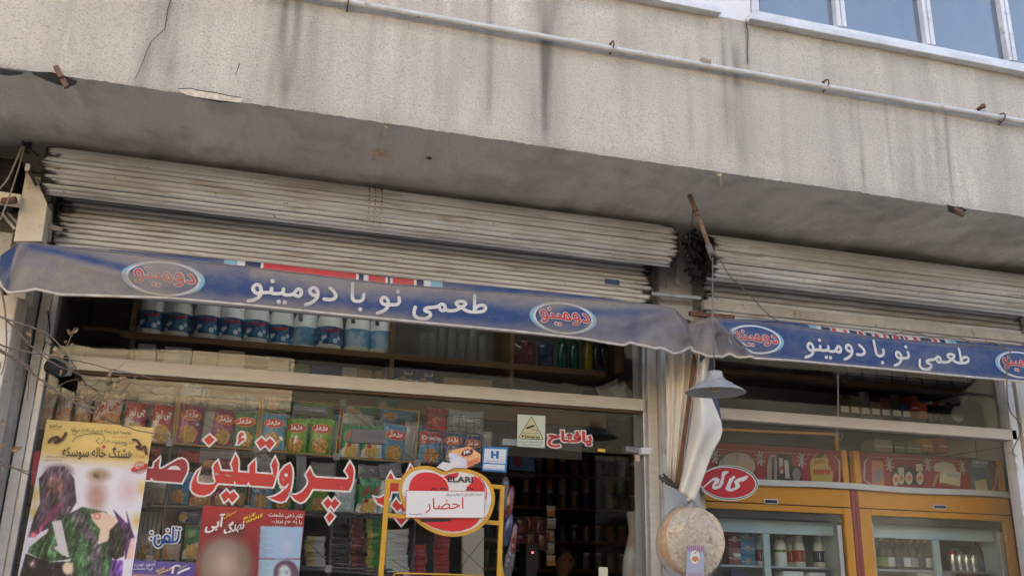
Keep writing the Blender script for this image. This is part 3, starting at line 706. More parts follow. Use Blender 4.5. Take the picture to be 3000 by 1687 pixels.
# printed roll behind the valance
def roll(root, segs, xs, zoff, r, yy, V):
    """segs: (px limit, material) left to right; the roll is one cloth tube printed in bands"""
    mb = MB(); mats = []; n = 14; cols = []
    X = list(np.linspace(xs[0], xs[1], 260)); lim = [(at(p, 800 if root is A1 else 985, AY).x if p < 5000 else 1e9, mk) for p, mk in segs]
    for x in X:
        z = V.top(min(max(x, V.x0), V.x1 - .12)) + zoff(x) + .016
        for j in range(n):
            a = 2 * math.pi * j / n; cols.append((x, yy + r * math.cos(a), z + r * math.sin(a)))
    fs = [(i * n + j, (i + 1) * n + j, (i + 1) * n + (j + 1) % n, i * n + (j + 1) % n) for i in range(len(X) - 1) for j in range(n)]
    mb.add(cols, fs, [max(0, .35 + .8 * fbm(c[0], c[2], 1, 7) + .8 * (c[0] < -.7) + .5 * (c[0] > 1.7)) if root is A1 else .15 for c in cols])
    for i in range(len(X) - 1):
        mk = next(k for p, k in lim if X[i] <= p)
        if mk not in mats: mats.append(mk)
        for j in range(n): mb.mi[i * n + j] = mats.index(mk)
    return mb.build('cloth_roll', [M[k] for k in mats], root, True, 'dust')
s1 = [(652, 'val'), (687, 'vallight'), (707, 'valwhite'), (757, 'valnavy'), (768, 'valwhite'), (1040, 'valred'), (1049, 'valwhite'), (1064, 'valnavy'), (1076, 'valwhite'), (1128, 'valred'), (1134, 'valwhite'), (1141, 'valnavy'),
      (1150, 'valwhite'), (1214, 'valred'), (1222, 'valwhite'), (1243, 'valnavy'), (1260, 'valwhite'), (1294, 'vallight'), (9999, 'val')]
def zo1(x):
    return float(np.interp(x, [-1.02, -.7, -.4, 0, .6, .9, 1.3, 1.6, 1.9], [-.036, -.025, -.016, -.006, -.004, -.006, -.012, -.022, -.036]))
roll(A1, s1, (-1.0, 1.94), zo1, .033, AY + .045, V1)
q = MB(); q.tube([(-1.0, AY + .045, 2.875), (1.96, AY + .045, 2.875)], .014, 10); q.build('front_bar', M['alum'], A1)
q = MB()
for xx in (-.98, 1.93): q.bar((xx, AY + .045, 2.875), (xx, -.05, 3.02), .018, .018)
q.build('arm', M['rust'], A1)

# ---- lettering: centre lines traced on the cloth
def LZ(x, y): p = at(700 + x / 3.4347, 760 + y / 3.4347, AY); return (p.x, p.z)
SLOGAN = [[(222, 345), (175, 345), (145, 315), (148, 282), (180, 260), (210, 275), (222, 310), (220, 348), (200, 385), (150, 412), (95, 422)],
          [(220, 342), (270, 340), (318, 336), (328, 298)], [(318, 334), (345, 350), (400, 350), (436, 342), (448, 305)],
          [(438, 342), (462, 362), (515, 364), (552, 348), (585, 310), (612, 308), (628, 335), (615, 368), (588, 376), (545, 358)],
          [(790, 368), (742, 364), (712, 335), (718, 305), (752, 290), (780, 308), (792, 340), (788, 380), (760, 418), (715, 445), (670, 458)],
          [(915, 295), (950, 328), (972, 370), (955, 402), (905, 412), (855, 405)],
          [(1142, 248), (1140, 310), (1138, 380), (1150, 418), (1198, 430), (1240, 412), (1254, 358)],
          [(1606, 392), (1608, 438), (1582, 462), (1530, 463), (1478, 463), (1440, 450), (1426, 422), (1440, 394), (1466, 390), (1490, 412), (1500, 450), (1488, 490), (1450, 525), (1390, 546)],
          [(1770, 487), (1757, 540), (1775, 580), (1830, 600), (1890, 595), (1924, 566), (1910, 538), (1868, 522), (1872, 500), (1920, 490), (1975, 485), (2008, 472), (2036, 456), (2062, 468), (2070, 500), (2048, 522), (2020, 508), (2008, 480)],
          [(2066, 508), (2110, 522), (2170, 518), (2222, 494), (2264, 468), (2276, 446), (2250, 430), (2210, 428), (2180, 448), (2200, 472), (2240, 494), (2290, 524), (2350, 535), (2440, 530), (2474, 502), (2466, 474), (2432, 466), (2392, 480), (2364, 512)],
          [(2368, 366), (2365, 440), (2362, 528)]]
DOTS = [(338, 225, 21), (400, 430, 22), (460, 437, 22), (1218, 508, 22), (1598, 328, 21)]
def slogan(V, root, fm, w_, e=.004):
    o = None
    for k, st in enumerate(SLOGAN):
        mb = MB(); mb.stroke([fm(*LZ(*p)) for p in st], w_, lambda x, z: V.pt(x, z, e + .0004 * (k % 4)))
        V.print_(mb, 'letter', M['valwhite'], root)
    for x, y, r in DOTS:
        mb = MB(); c = fm(*LZ(x, y)); mb.disc(c, w_ * .62, lambda x, z: V.pt(x, z, e)); V.print_(mb, 'letter_dot', M['valwhite'], root)
slogan(V1, A1, lambda x, z: (x, z), .0158)
LOGO = [[(1835, 592), (1890, 615), (1945, 700), (1968, 782), (1880, 782), (1792, 755)],
        [(1684, 690), (1600, 722), (1530, 695), (1503, 635), (1530, 580), (1600, 568), (1655, 618), (1685, 700), (1682, 780), (1640, 838), (1560, 840), (1505, 828)],
        [(1215, 690), (1228, 590), (1268, 545), (1330, 590), (1390, 680), (1402, 728), (1330, 728), (1215, 694), (1100, 668), (900, 650), (690, 640)],
        [(1105, 662), (1088, 610), (1045, 575)], [(885, 648), (878, 590), (832, 556)],
        [(676, 632), (600, 644), (525, 605), (495, 535), (520, 472), (580, 458), (640, 500), (676, 575), (682, 640), (662, 712), (600, 750), (512, 738)]]
LDOT = [(785, 420), (955, 820), (1068, 842)]
def LG(x, y):
    p = at(340 + x / 8.587, 740 + y / 8.587, AY); c = at(480.3, 817.4, AY); return (p.x - c.x, p.z - c.z)
LA, LB = (at(340 + 2140 / 8.587, 826.5, AY).x - at(340 + 265 / 8.587, 809, AY).x) / 2, (at(476, 740 + 225 / 8.587, AY).z - at(484, 740 + 1110 / 8.587, AY).z) / 2
def logo(V, root, cpx, k):
    c = at(*cpx, AY); r = None
    def ell(a, b_, dx=0, n=48): return [(c.x + dx + a * math.cos(2 * math.pi * i / n), c.z + b_ * math.sin(2 * math.pi * i / n)) for i in range(n)]
    def lay(e): return lambda x, z: V.pt(x, z, e)
    a, b_ = LA * k, LB * k
    for nm, mat, A_, B_, e in (('logo_rim', 'vallight', a * 1.115, b_ * 1.0, .003), ('logo_ring', 'valwhite', a, b_, .0045), ('logo_field', 'val', a * .93, b_ * .88, .006)):
        mb = MB(); P = ell(A_, B_); rings = [P]; cc = (c.x, c.z)
        inner = [[(cc[0] + (p[0] - cc[0]) * f, cc[1] + (p[1] - cc[1]) * f) for p in P] for f in (.75, .5, .25)]
        allp = P + inner[0] + inner[1] + inner[2]; n = len(P)
        fs = [(l * n + i, l * n + (i + 1) % n, (l + 1) * n + (i + 1) % n, (l + 1) * n + i) for l in range(3) for i in range(n)] + [tuple(3 * n + i for i in range(n))]
        mb.add([lay(e)(*p) for p in allp], fs); o = V.print_(mb, nm, M[mat], root)
        if nm == 'logo_field': o.data.name = 'logo_field'
    for mat, w_, e, rd, nm in (('valwhite', .0165, .0072, .0105, 'logo_outline'), ('valred', .0100, .0095, .0065, 'logo_letter')):
        for i, st in enumerate(LOGO):
            mb = MB(); mb.stroke([(c.x + LG(*p)[0] * k, c.z + LG(*p)[1] * k) for p in st], w_ * k, lay(e + .0003 * (i % 3)), steps=5); V.print_(mb, nm, M[mat], root)
        for p in LDOT:
            mb = MB(); mb.disc((c.x + LG(*p)[0] * k, c.z + LG(*p)[1] * k), rd * k, lay(e), 14); V.print_(mb, nm, M[mat], root)
logo(V1, A1, (480.3, 817.4), 1.0); logo(V1, A1, (1648, 933), 1.0)

A2 = thing('awning', 'clean blue shop awning with white lettering over the smaller right shop', 'awning', (3, AY, 2.9))
def y2(x, v):
    y = AY + .003 * noise.noise(Vector((x * 2, v * 2, 8))) - .008 * math.sin(math.pi * min(1, max(0, v)))
    xl = V2x + .10
    if x < xl: y += 1.2 * (xl - x) ** 1.2
    y -= .035 * ridge(x, v, V2x + .10, .95, V2x + .30, .0, .02) - .03 * ridge(x, v, V2x + .14, .5, V2x + .17, .05, .018) - .02 * ridge(x, v, V2x + .05, .8, V2x + .03, .1, .015)
    return y
def d2(x, v):
    return max(.04, min(.9, .12 + .5 * fbm(x, v * .17, 1, 3) + .9 * max(0, 1 - (x - V2x) / .42) + .5 * max(0, .16 - v) / .16 + .4 * max(0, v - .86) / .14 - .5 * ridge(x, v, V2x + .18, .9, V2x + .5, .8, .02)))
V2x = at(2032, 985, AY).x
V2 = Valance([(2030, 940), (2050, 933), (2091, 931), (2320, 954), (2584, 990), (3000, 1024), (3140, 1036), (3250, 1046)],
             [(2030, 990), (2045, 1022), (2080, 1046), (2120, 1046), (2137, 1038), (2160, 1049), (2320, 1058), (3000, 1120), (3250, 1143)], V2x, at(3180, 1060, AY).x, y2, d2)
V2.build(A2)
k2 = (at(2833, 1056, AY).x - at(2358, 1046.5, AY).x) / (LZ(2475, 500)[0] - LZ(95, 422)[0])
ox, oz = LZ(95, 422); px_ = at(2358, 1046.5, AY)
kz = (at(2567, 995, AY).z - at(2588.7, 1060, AY).z) / (LZ(1140, 240)[1] - LZ(1218, 508)[1])
slogan(V2, A2, lambda x, z: (px_.x + (x - ox) * k2, px_.z + (z - oz) * kz), .0158 * kz)
logo(V2, A2, (2209.6, 995), kz); logo(V2, A2, (2983, 1069), kz)
s2 = [(2375, 'val'), (2399, 'vallight'), (2411, 'valwhite'), (2437, 'valnavy'), (2443, 'valwhite'), (2455, 'valred'), (2475, 'valwhite'), (2487, 'valred'), (2495, 'valwhite'), (2513, 'valnavy'), (2520, 'valwhite'), (2532, 'valred'), (2540, 'valwhite'),
      (2558, 'valnavy'), (2564, 'valwhite'), (2577, 'valred'), (2590, 'valwhite'), (2601, 'valred'), (2608, 'valwhite'), (2615, 'valnavy'), (2622, 'valwhite'), (2636, 'valred'), (2642, 'valwhite'), (2650, 'valnavy'), (2652, 'valwhite'), (2662, 'valred'), (2680, 'valwhite'),
      (2692, 'valred'), (2698, 'valwhite'), (2730, 'valnavy'), (2736, 'valwhite'), (2747, 'valred'), (2754, 'valwhite'), (2773, 'valnavy'), (2785, 'valwhite'), (2806, 'vallight'), (99999, 'val')]
roll(A2, s2, (V2x + .12, V2.x1), lambda x: float(np.interp(x, [2.3, 2.6, 3.2, 3.9, 4.6], [-.028, -.014, -.012, -.012, -.022])), .028, AY + .04, V2)
q = MB(); q.tube([(V2x + .08, AY + .04, 2.83), (4.8, AY + .04, 2.83)], .014, 10); q.build('front_bar', M['alum'], A2)
q = MB()
for xx in (V2x + .12, 4.5): q.bar((xx, AY + .04, 2.83), (xx, -.06, 3.0), .018, .018)
q.build('arm', M['rust'], A2)
q = MB(); q.bar(at(2020, 918, -.3), at(2150, 930, -.3), .022, .02); q.build('wall_bar', M['rust'], A2)

# ---- side flap of the left awning: pale inside of the cloth, gathered and tied, with its wooden batten
mt, t, b = newmat('pale_cloth'); b.inputs['Roughness'].default_value = .8
c = mixc(t, noise_fac(t, 9, 5, .3, .7), (.80, .75, .66, 1), (.70, .64, .54, 1)); attr_mix(t, b, 'dust', c, (.17, .085, .045, 1))
tn = N(t, 'ShaderNodeBump', Strength=.2, Distance=.01); t.links.new(noise_fac(t, 14, 4, 0, 1), tn.inputs['Height']); t.links.new(tn.outputs[0], b.inputs['Normal'])
M['canvas'] = mt
def loft(left, rightp, Y, nu, yfun, attr):
    """cloth between two pixel outlines at depth Y, folded by yfun(u, v)"""
    def along(P, t):
        k = t * (len(P) - 1); i = min(int(k), len(P) - 2); f = k - i
        return (P[i][0] * (1 - f) + P[i + 1][0] * f, P[i][1] * (1 - f) + P[i + 1][1] * f)
    nv = 40; vs_, a_ = [], []
    for j in range(nv + 1):
        v = j / nv; L_, R_ = along(left, v), along(rightp, v)
        for i in range(nu + 1):
            u = i / nu; p = at(L_[0] * (1 - u) + R_[0] * u, L_[1] * (1 - u) + R_[1] * u, Y + yfun(u, v)); vs_.append(p); a_.append(attr(u, v))
    mb = MB(); mb.add(vs_, [(j * (nu + 1) + i, (j + 1) * (nu + 1) + i, (j + 1) * (nu + 1) + i + 1, j * (nu + 1) + i + 1) for j in range(nv) for i in range(nu)], a_); return mb
pl = loft([(1948, 1030), (1952, 1120), (1956, 1250), (1954, 1360), (1956, 1415)], [(2046, 1010), (2042, 1100), (2018, 1250), (2000, 1370), (1990, 1430)], -.22, 60,
          lambda u, v: .020 * math.sin(u * 19 + .6 * math.sin(v * 3)) * (1 - .5 * v) - .05 * u, lambda u, v: min(.85, max(0, (v - .72) * 2.6 + .35 * max(0, math.sin(u * 19 + 2.2)) * max(0, v - .5))))
o = pl.build('side_flap', M['canvas'], A1, True, 'dust'); o.modifiers.new('thickness', 'SOLIDIFY').thickness = .003
L_ = [(2043, 1070), (2036, 1130), (2026, 1200), (2013, 1290), (2000, 1370), (1987, 1437)]
R_ = [(2079, 1032), (2078, 1060), (2072, 1095), (2070, 1120), (2078, 1150), (2098, 1195), (2114, 1238), (2117, 1262), (2110, 1286), (2090, 1320), (2070, 1372), (2052, 1424), (2034, 1472)]
fl = loft(L_, R_, -.34, 26, lambda u, v: -.07 * math.sin(math.pi * u) - .05 * u * math.sin(math.pi * v) + .025 * math.sin(u * 7 + v * 4), lambda u, v: max(0, .35 * noise.noise(Vector((u * 3, v * 6, 1))) + .8 * max(0, .06 - u) / .06))
o = fl.build('side_flap', M['canvas'], A1, True, 'dust'); o.modifiers.new('thickness', 'SOLIDIFY').thickness = .003
fl = loft([(2076, 1055), (2072, 1090), (2084, 1150), (2100, 1195), (2114, 1240)], [(2082, 1040), (2092, 1080), (2094, 1130), (2106, 1180), (2117, 1246)], -.30, 6, lambda u, v: .04 * u, lambda u, v: .25)
o = fl.build('side_flap', M['val'], A1, True, 'dust'); o.modifiers.new('thickness', 'SOLIDIFY').thickness = .003
q = MB(); q.bar(at(2037, 1036, -.33), at(1984, 1428, -.30), .020, .014); q.build('batten', pbr('brown_batten', (.20, .10, .05, 1), .7, (.13, .06, .03, 1), 9, stretch=(6, 6, 1)), A1, bevel=.002)
q = MB()
for k in range(5): q.tube([at(1934 + 8 * k, 1392 + 5 * k, -.30), at(1942 + 9 * k, 1412 + 4 * k, -.33), at(1950 + 9 * k, 1400 + 7 * k, -.29), at(1944 + 8 * k, 1386 + 8 * k, -.30)], .006, 6)
q.tube([at(1932, 1396, -.31), at(1960, 1418, -.34), at(1992, 1428, -.32)], .008, 7); q.build('tie_rope', pbr('old_rope', (.10, .085, .07, 1), .95, (.05, .045, .04, 1), 60), A1, True)
q = MB(); q.lathe([(.004, -.02), (.011, 0), (.013, .018), (.004, .035)], at(2021, 1478, -.36), 10); q.build('knot', M['white_pier'], A1, True)

# ------------------------------------------------------------------ pipe, lamp, wires
gp = thing('gas_pipe', 'thin white painted gas pipe running along the overhanging wall', 'pipe', pipeA)
d = (pipeB - pipeA)
q = MB(); q.tube([pipeA - d * .5, pipeA, pipeA + d * .33, pipeA + d * .66, pipeB, pipeB + d * .4], .0145, 14); q.build('tube', pbr('pipe_paint', (.62, .61, .59, 1), .4, (.48, .47, .45, 1), 8, c3=(.40, .31, .22, 1), scale3=18, lo3=.64, hi3=.7), gp, True)
for p_ in ((1019, 9), (1793, 135), (2420, 247), (2935, 345)):
    c = at(*p_, FY - .03); q = MB()
    q.tube([c + Vector((0, .024 * math.cos(a) - .0, .022 * math.sin(a))) for a in np.linspace(-2.0, 2.0 + math.pi * .7, 16)], .0038, 6); q.tube([c + Vector((0, .0, .021)), c + Vector((0, .03, .026))], .004, 6); q.tube([c + Vector((0, 0, -.021)), c + Vector((0, .03, -.028))], .004, 6)
    q.build('clamp', M['rust'], gp, True)
c = at(2067, 183, FY - .03); q = MB(); q.tube([c - d * .006, c + d * .006], .0195, 12); q.build('coupling', pbr('pipe_scuff', (.36, .28, .2, 1), .7), gp, True)
rb = MB(); c = at(2865, 321, FY); rb.tube([c, c - Vector((0, .035, 0))], .010, 8); rb.lathe([(.0, -.012), (.014, -.008), (.014, .008), (0, .012)], c - Vector((0, .036, 0)), 8); o = rb.build('rusty_bolt', M['rust'], None, True); tag(o, 'rusty bolt end sticking out just above the white pipe near the right edge', 'bolt')

cp = thing('conduit_pole', 'rusty brown conduit slanting down from the soffit to the lamp cable', 'pole', atz(2020, 571, SZ))
ct = atz(2020, 571, SZ - .002); ce = at(2084, 742, ct.y - .06)
q = MB(); q.tube([ct, ct.lerp(ce, .5) + Vector((.004, 0, 0)), ce], .0115, 12); q.build('tube', pbr('brown_conduit', (.26, .165, .115, 1), .7, (.16, .09, .06, 1), 14, c3=(.36, .28, .22, 1), scale3=30, lo3=.62, hi3=.7), cp, True)
q = MB(); q.tube([ct.lerp(ce, .86), ce + (ce - ct) * .03], .0155, 12); q.tube([ce - Vector((.02, .01, -.006)), ce + Vector((.02, -.01, -.01)), ce + Vector((.005, .015, -.03)), ce - Vector((.02, .01, -.006))], .003, 6); q.build('end_cap', pbr('grey_cap', (.17, .16, .16, 1), .5), cp, True)
q = MB()
for f in (.28, .36): c = ct.lerp(ce, f); q.tube([c + Vector((.014 * math.cos(a), .014 * math.sin(a), .006 * math.sin(a + 1))) for a in np.linspace(0, 6.28, 14)], .003, 5)
q.build('wire_tie', M['rust'], cp, True)
q = MB(); q.tube([ct.lerp(ce, .2), ct.lerp(ce, .3) + Vector((-.02, 0, -.03)), ct.lerp(ce, .6) + Vector((-.05, .05, -.06)), at(2002, 705, -.5)], .004, 6); q.build('black_lead', M['black'], cp, True)
LY = ce.y; lc = at(2096, 1149, LY)
lamp = thing('pendant_lamp', 'grey bell shaped metal lamp hanging on a cable beside the tied awning flap', 'lamp', lc)
R0 = (at(2175.5, 1149, LY).x - at(2016.5, 1150, LY).x) / 2
prof = [(.235, .70), (.25, .69), (.262, .57), (.30, .48), (.40, .385), (.52, .31), (.575, .29), (.60, .25), (.74, .17), (.90, .07), (1.0, 0), (1.0, -.012), (.985, -.012), (.88, .055), (.72, .15), (.57, .23), (.50, .29), (.38, .365), (.27, .47), (.235, .56), (.0, .6)]
q = MB(); q.lathe([(r * R0, z * R0) for r, z in prof], (0, 0, 0), 40); q.lathe([(0, .70 * R0), (.235 * R0, .70 * R0)], (0, 0, 0), 40)
q.build('lamp_shade', pbr('lamp_enamel', (.34, .34, .335, 1), .5, (.25, .25, .245, 1), 14, c3=(.3, .25, .2, 1), scale3=40, lo3=.68, hi3=.76), lamp, .6, local=True)
q = MB(); q.lathe([(0, .55 * R0), (.17 * R0, .55 * R0), (.17 * R0, .10 * R0), (.12 * R0, .02 * R0), (0, .02 * R0)], (0, 0, 0), 16); q.build('socket', pbr('lamp_socket', (.46, .36, .24, 1), .6), lamp, .6, local=True)
q = MB(); q.tube([lc + Vector((0, 0, .69 * R0)), lc + Vector((0, 0, .3)), ce + Vector((0.006, 0, -.02))], .0034, 8); q.build('cable', pbr('grey_cable', (.15, .145, .14, 1), .6), lamp, True)
def wire(label, pts, r, mat, name='wire', group='loose wires and ropes'):
    """pts: (px, py, Y)"""
    P = [at(*p) for p in pts]; Q = []
    for i in range(len(P) - 1):
        p0, p1, p2, p3 = P[max(i - 1, 0)], P[i], P[i + 1], P[min(i + 2, len(P) - 1)]
        for k in range(6):
            t = k / 6; Q.append(.5 * ((2 * p1) + (p2 - p0) * t + (2 * p0 - 5 * p1 + 4 * p2 - p3) * t * t + (3 * p1 - p0 - 3 * p2 + p3) * t ** 3))
    q = MB(); q.tube(Q + [P[-1]], r, 6); o = q.build(name, mat, None, True); return tag(o, label, 'wire' if name == 'wire' else 'rope', group)
tw = pbr('tan_wire', (.24, .19, .14, 1), .8, (.16, .13, .1, 1), 30); rp = pbr('thin_rope', (.34, .29, .22, 1), .95, (.22, .19, .15, 1), 80)
wire('thin tan wire trailing from the conduit end down to the right awning', [(2090, 742, LY), (2112, 765, -.75), (2140, 810, -.66), (2190, 858, -.6), (2235, 905, -.56), (2260, 928, -.53), (2287, 945, -.52)], .0032, tw)
wire('wavy tan wire lying along the top of the right awning', [(2522, 968, -.52), (2557, 967, -.53), (2605, 980, -.53), (2632, 976, -.53), (2655, 969, -.53), (2690, 976, -.53), (2730, 988, -.53), (2775, 985, -.53), (2810, 988, -.53), (2843, 1003, -.53), (2862, 1010, -.52)], .0035, tw)
wire('tan wire hanging down across the rightmost oval logo', [(2885, 1006, -.53), (2912, 1004, -.54), (2945, 1022, -.54), (2960, 1030, -.54), (2952, 1060, -.54), (2950, 1130, -.5), (2958, 1200, -.4), (2985, 1235, -.3), (2992, 1262, -.25), (2975, 1300, -.22), (2966, 1325, -.2), (2978, 1335, -.2)], .0035, tw)
wire('outer of the two ropes slanting off the left edge', [(66, 428, -.5), (50, 465, -.52), (25, 520, -.55), (0, 552, -.58), (-20, 572, -.6)], .0035, rp, 'rope')
wire('inner of the two ropes slanting off the left edge', [(70, 430, -.5), (58, 480, -.5), (38, 545, -.5), (18, 600, -.5), (0, 645, -.52)], .0035, rp, 'rope')
wire('short dark wire from the soffit hook to the shutter corner', [(83, 432, -.42), (98, 445, -.40), (113, 458, -.38)], .003, M['black'])
wire('thin cable hanging in front of the jars of the right shop', [(2455, 1090, .25), (2455, 1200, .25), (2452, 1265, .25), (2450, 1280, .25)], .004, pbr('pale_cable', (.5, .5, .47, 1), .5))
hk = thing('soffit_anchor', 'twisted wire anchor in the soffit where the two ropes are tied', 'anchor', atz(72, 425, SZ))
q = MB(); c = atz(76, 416, SZ - .01)
rnd = random.Random(3)
for k in range(7): q.tube([c + Vector((rnd.uniform(-.025, .025), rnd.uniform(-.02, .02), rnd.uniform(-.05, .0))) for _ in range(4)], .004, 5)
q.build('wire_knot', M['black'], hk, True)

tg = thing('wire_tangle', 'black sooty tangle of wires in the gap between the two shutter coils', 'wires', at(2030, 760, -.36))
rnd = random.Random(21)
for k in range(30):
    c = at(2030 + rnd.uniform(-16, 16), 745 + rnd.uniform(-52, 52), -.38); q = MB()
    q.tube([c + Vector((rnd.uniform(-.04, .04), rnd.uniform(-.03, .05), rnd.uniform(-.05, .05))) for _ in range(5)], rnd.choice((.003, .006, .011)), 5); q.build('wire', M['soot'], tg, True)
# ------------------------------------------------------------------ vinyl lettering, stickers and posters on the glass
def pm(Y): return lambda x, y, e=0.0: at(x, y, Y - e)
def rel(o, s): return lambda pts: [(o[0] + x / s, o[1] + y / s) for x, y in pts]
RA, RB = rel((420, 1220), 5.5725), rel((780, 1240), 4.5277)
M['vinylred'] = pbr('red_vinyl', (.56, .035, .025, 1), .45, (.50, .035, .03, 1), 12)
M['vinyldark'] = pbr('faded_red_vinyl', (.33, .028, .038, 1), .5, (.27, .03, .035, 1), 12)
M['vinylwhite'] = pbr('white_vinyl', (.72, .71, .68, 1), .5, (.62, .60, .56, 1), 30)
M['vinylblue'] = flat('vinylblue', (.02, .07, .24, 1), .45)
M['paper'] = pbr('paper', (.72, .70, .67, 1), .7)
M['ink'] = flat('ink', (.03, .025, .03, 1), .6)
VY = -.010
GL = thing('vinyl_lettering', 'big red Persian shop name in white edged vinyl across the main window', 'lettering', at(800, 1400, VY))
letters = [
 (RA([(62, 845), (165, 840), (182, 750), (268, 672), (268, 710), (248, 800), (262, 850), (300, 850), (440, 770), (560, 700), (630, 685), (685, 712), (718, 770), (722, 850), (700, 930), (625, 1075), (165, 1040), (135, 990), (105, 1035), (-120, 1020), (-110, 850)]), 'vinyldark'),
 (RA([(928, 842), (900, 900), (872, 980), (870, 1050), (895, 1085), (960, 1100), (1090, 1105), (1150, 1095), (1180, 1060), (1165, 990), (1150, 900), (1140, 830), (1165, 770), (1215, 722), (1240, 800), (1262, 880), (1340, 888), (1468, 890), (1455, 830), (1438, 765), (1505, 612), (1545, 690), (1552, 780), (1545, 902), (1728, 914), (1730, 800), (1825, 702), (1832, 800), (1828, 918), (2000, 935), (2120, 940), (2110, 860), (2088, 790), (2150, 662), (2195, 770), (2185, 900), (2150, 1030), (2112, 1145), (1745, 1118), (1715, 1055), (1690, 1112), (1512, 1105), (1492, 1035), (1475, 1100), (1225, 1080), (1190, 1110), (1150, 1190), (1090, 1250), (1000, 1285), (900, 1278), (820, 1240), (780, 1180), (785, 1090), (830, 980), (880, 890)]), 'vinylred'),
 (RA([(985, 375), (1080, 295), (1170, 375), (1068, 468)]), 'vinylred'),
 (RA([(1548, 330), (1562, 285), (1598, 252), (1632, 262), (1642, 298), (1610, 312), (1592, 330), (1608, 352), (1655, 348), (1648, 378), (1600, 405), (1560, 445), (1530, 445), (1555, 392)]), 'vinylred'),
 (RA([(1845, 415), (1930, 340), (2000, 408), (2070, 350), (2145, 430), (2060, 535), (1992, 455), (1910, 520)]), 'vinylred'),
 (RA([(1265, 1285), (1355, 1195), (1412, 1262), (1475, 1215), (1540, 1300), (1450, 1405), (1395, 1320), (1320, 1390)]), 'vinylred'),
 (RB([(312, 532), (340, 585), (350, 660), (340, 780), (320, 880), (290, 960), (250, 1020), (190, 1040), (100, 1010), (38, 978), (110, 965), (190, 920), (250, 865), (290, 795), (240, 835), (200, 820), (175, 780), (168, 720), (190, 640), (250, 565)]), 'vinylred'),
 (RB([(580, 590), (620, 680), (660, 715), (800, 722), (1060, 738), (1098, 720), (1080, 670), (1045, 625), (1110, 515), (1150, 580), (1162, 650), (1145, 780), (1100, 890), (612, 865), (560, 960), (500, 1030), (450, 1045), (380, 1010), (325, 940), (400, 945), (480, 900), (540, 830), (562, 770), (545, 715), (525, 680)]), 'vinylred'),
 (RB([(755, 1050), (820, 985), (868, 1042), (910, 990), (970, 1055), (900, 1140), (855, 1078), (815, 1135)]), 'vinylred'),
 (RB([(790, 1240), (850, 1170), (905, 1230), (835, 1320)]), 'vinylred'),
 (RB([(1652, 650), (1692, 728), (1730, 742), (1880, 742), (1895, 720), (1868, 655), (1912, 555), (1960, 620), (1975, 720), (1940, 900), (1660, 900), (1640, 985), (1590, 1060), (1545, 1085), (1480, 1050), (1432, 972), (1500, 990), (1570, 950), (1620, 870), (1625, 810), (1600, 750)]), 'vinylred'),
 (RB([(1665, 1080), (1722, 1002), (1778, 1075), (1840, 1010), (1900, 1090), (1820, 1180), (1780, 1120), (1740, 1165)]), 'vinylred'),
 (RB([(1722, 1262), (1790, 1195), (1860, 1265), (1790, 1345)]), 'vinylred')]
for pts, mk in letters:
    mb = MB(); mb.poly(pts, pm(VY)); L_ = mb.build('letter', M[mk], GL)
    mb = MB(); mb.ring(pts, 5.0, pm(VY - .0006)); mb.build('outline', M['vinylwhite'], L_)
mb = MB(); mb.poly(RA([(388, 858), (440, 815), (520, 795), (580, 820), (615, 870)]), pm(VY - .001)); mb.build('counter', M['vinylwhite'], GL)
mb = MB(); c = RB([(263, 682)])[0]; mb.disc(c, 5.5, pm(VY - .001)); mb.build('counter', M['vinylwhite'], GL)
mb = MB(); mb.stroke(RB([(292, 800), (262, 850), (215, 868), (178, 838)]), 3.4, pm(VY - .0012)); mb.build('counter', M['vinylwhite'], GL)
for pts in (RA([(1140, 950), (1185, 905), (1250, 940), (1180, 952)]), RA([(1325, 955), (1370, 938), (1445, 970), (1380, 972)]), RA([(2105, 965), (2130, 950), (2165, 975)]), RB([(190, 710), (245, 745), (205, 765), (225, 742)]), RB([(988, 845), (1000, 835), (1012, 848), (998, 856)])):
    mb = MB(); mb.poly(pts, pm(VY - .0009)); mb.build('worn_patch', flat('wornpatch', (.40, .33, .28, 1)), GL)
mb = MB(); mb.poly([(98, 1325), (118, 1318), (112, 1360), (100, 1425), (90, 1420)], pm(VY)); mb.build('letter', M['vinyldark'], GL)
for pts in ([(866, 1276), (871, 1275), (866, 1290), (860, 1302)], [(818, 1278), (824, 1278), (831, 1290), (822, 1288)]):
    mb = MB(); mb.poly(pts, pm(VY)); o = mb.build('sticker_scrap', M['vinylwhite']); tag(o, 'white sliver of torn sticker on the glass over the %s crisp bag' % ('light green' if pts[0][0] == 866 else 'blue'), 'sticker')

def txt(mb, body, a, b, h, Y, bold=0.0, e=0.0, arabic=True, upx=0.0):
    """a, b: pixel ends of the bottom edge; h: pixel height"""
    q = [at(a[0], a[1], Y), at(b[0], b[1], Y), at(b[0] + upx, b[1] - h, Y), at(a[0] + upx, a[1] - h, Y)]
    f = quadmap(q); put_text(mb, ar(body) if arabic else body, lambda u, v, ee=0: f(u, v, ee + e), (0, 0, 1, 1), bold)
def lettering(label, body, a, b, h, Y, mats, bold, out, name='vinyl_lettering', arabic=True):
    r = thing(name, label, 'lettering', at(*a, Y))
    mb = MB(); txt(mb, body, a, b, h, Y, bold, .0016, arabic); mb.build('letters', M[mats[0]], r)
    if out:
        mb = MB(); k = out / max(1, h); g_ = out
        txt(mb, body, (a[0] - g_, a[1] + g_), (b[0] + g_, b[1] + g_), h + 2 * g_, Y, bold + k, 0, arabic); mb.build('outline', M[mats[1]], r)
    return r
TL_ = thing('vinyl_lettering', 'blue white edged Persian word for telephone low on the main window', 'lettering', at(480, 1600, VY))
RT = rel((400, 1400), 4.293)
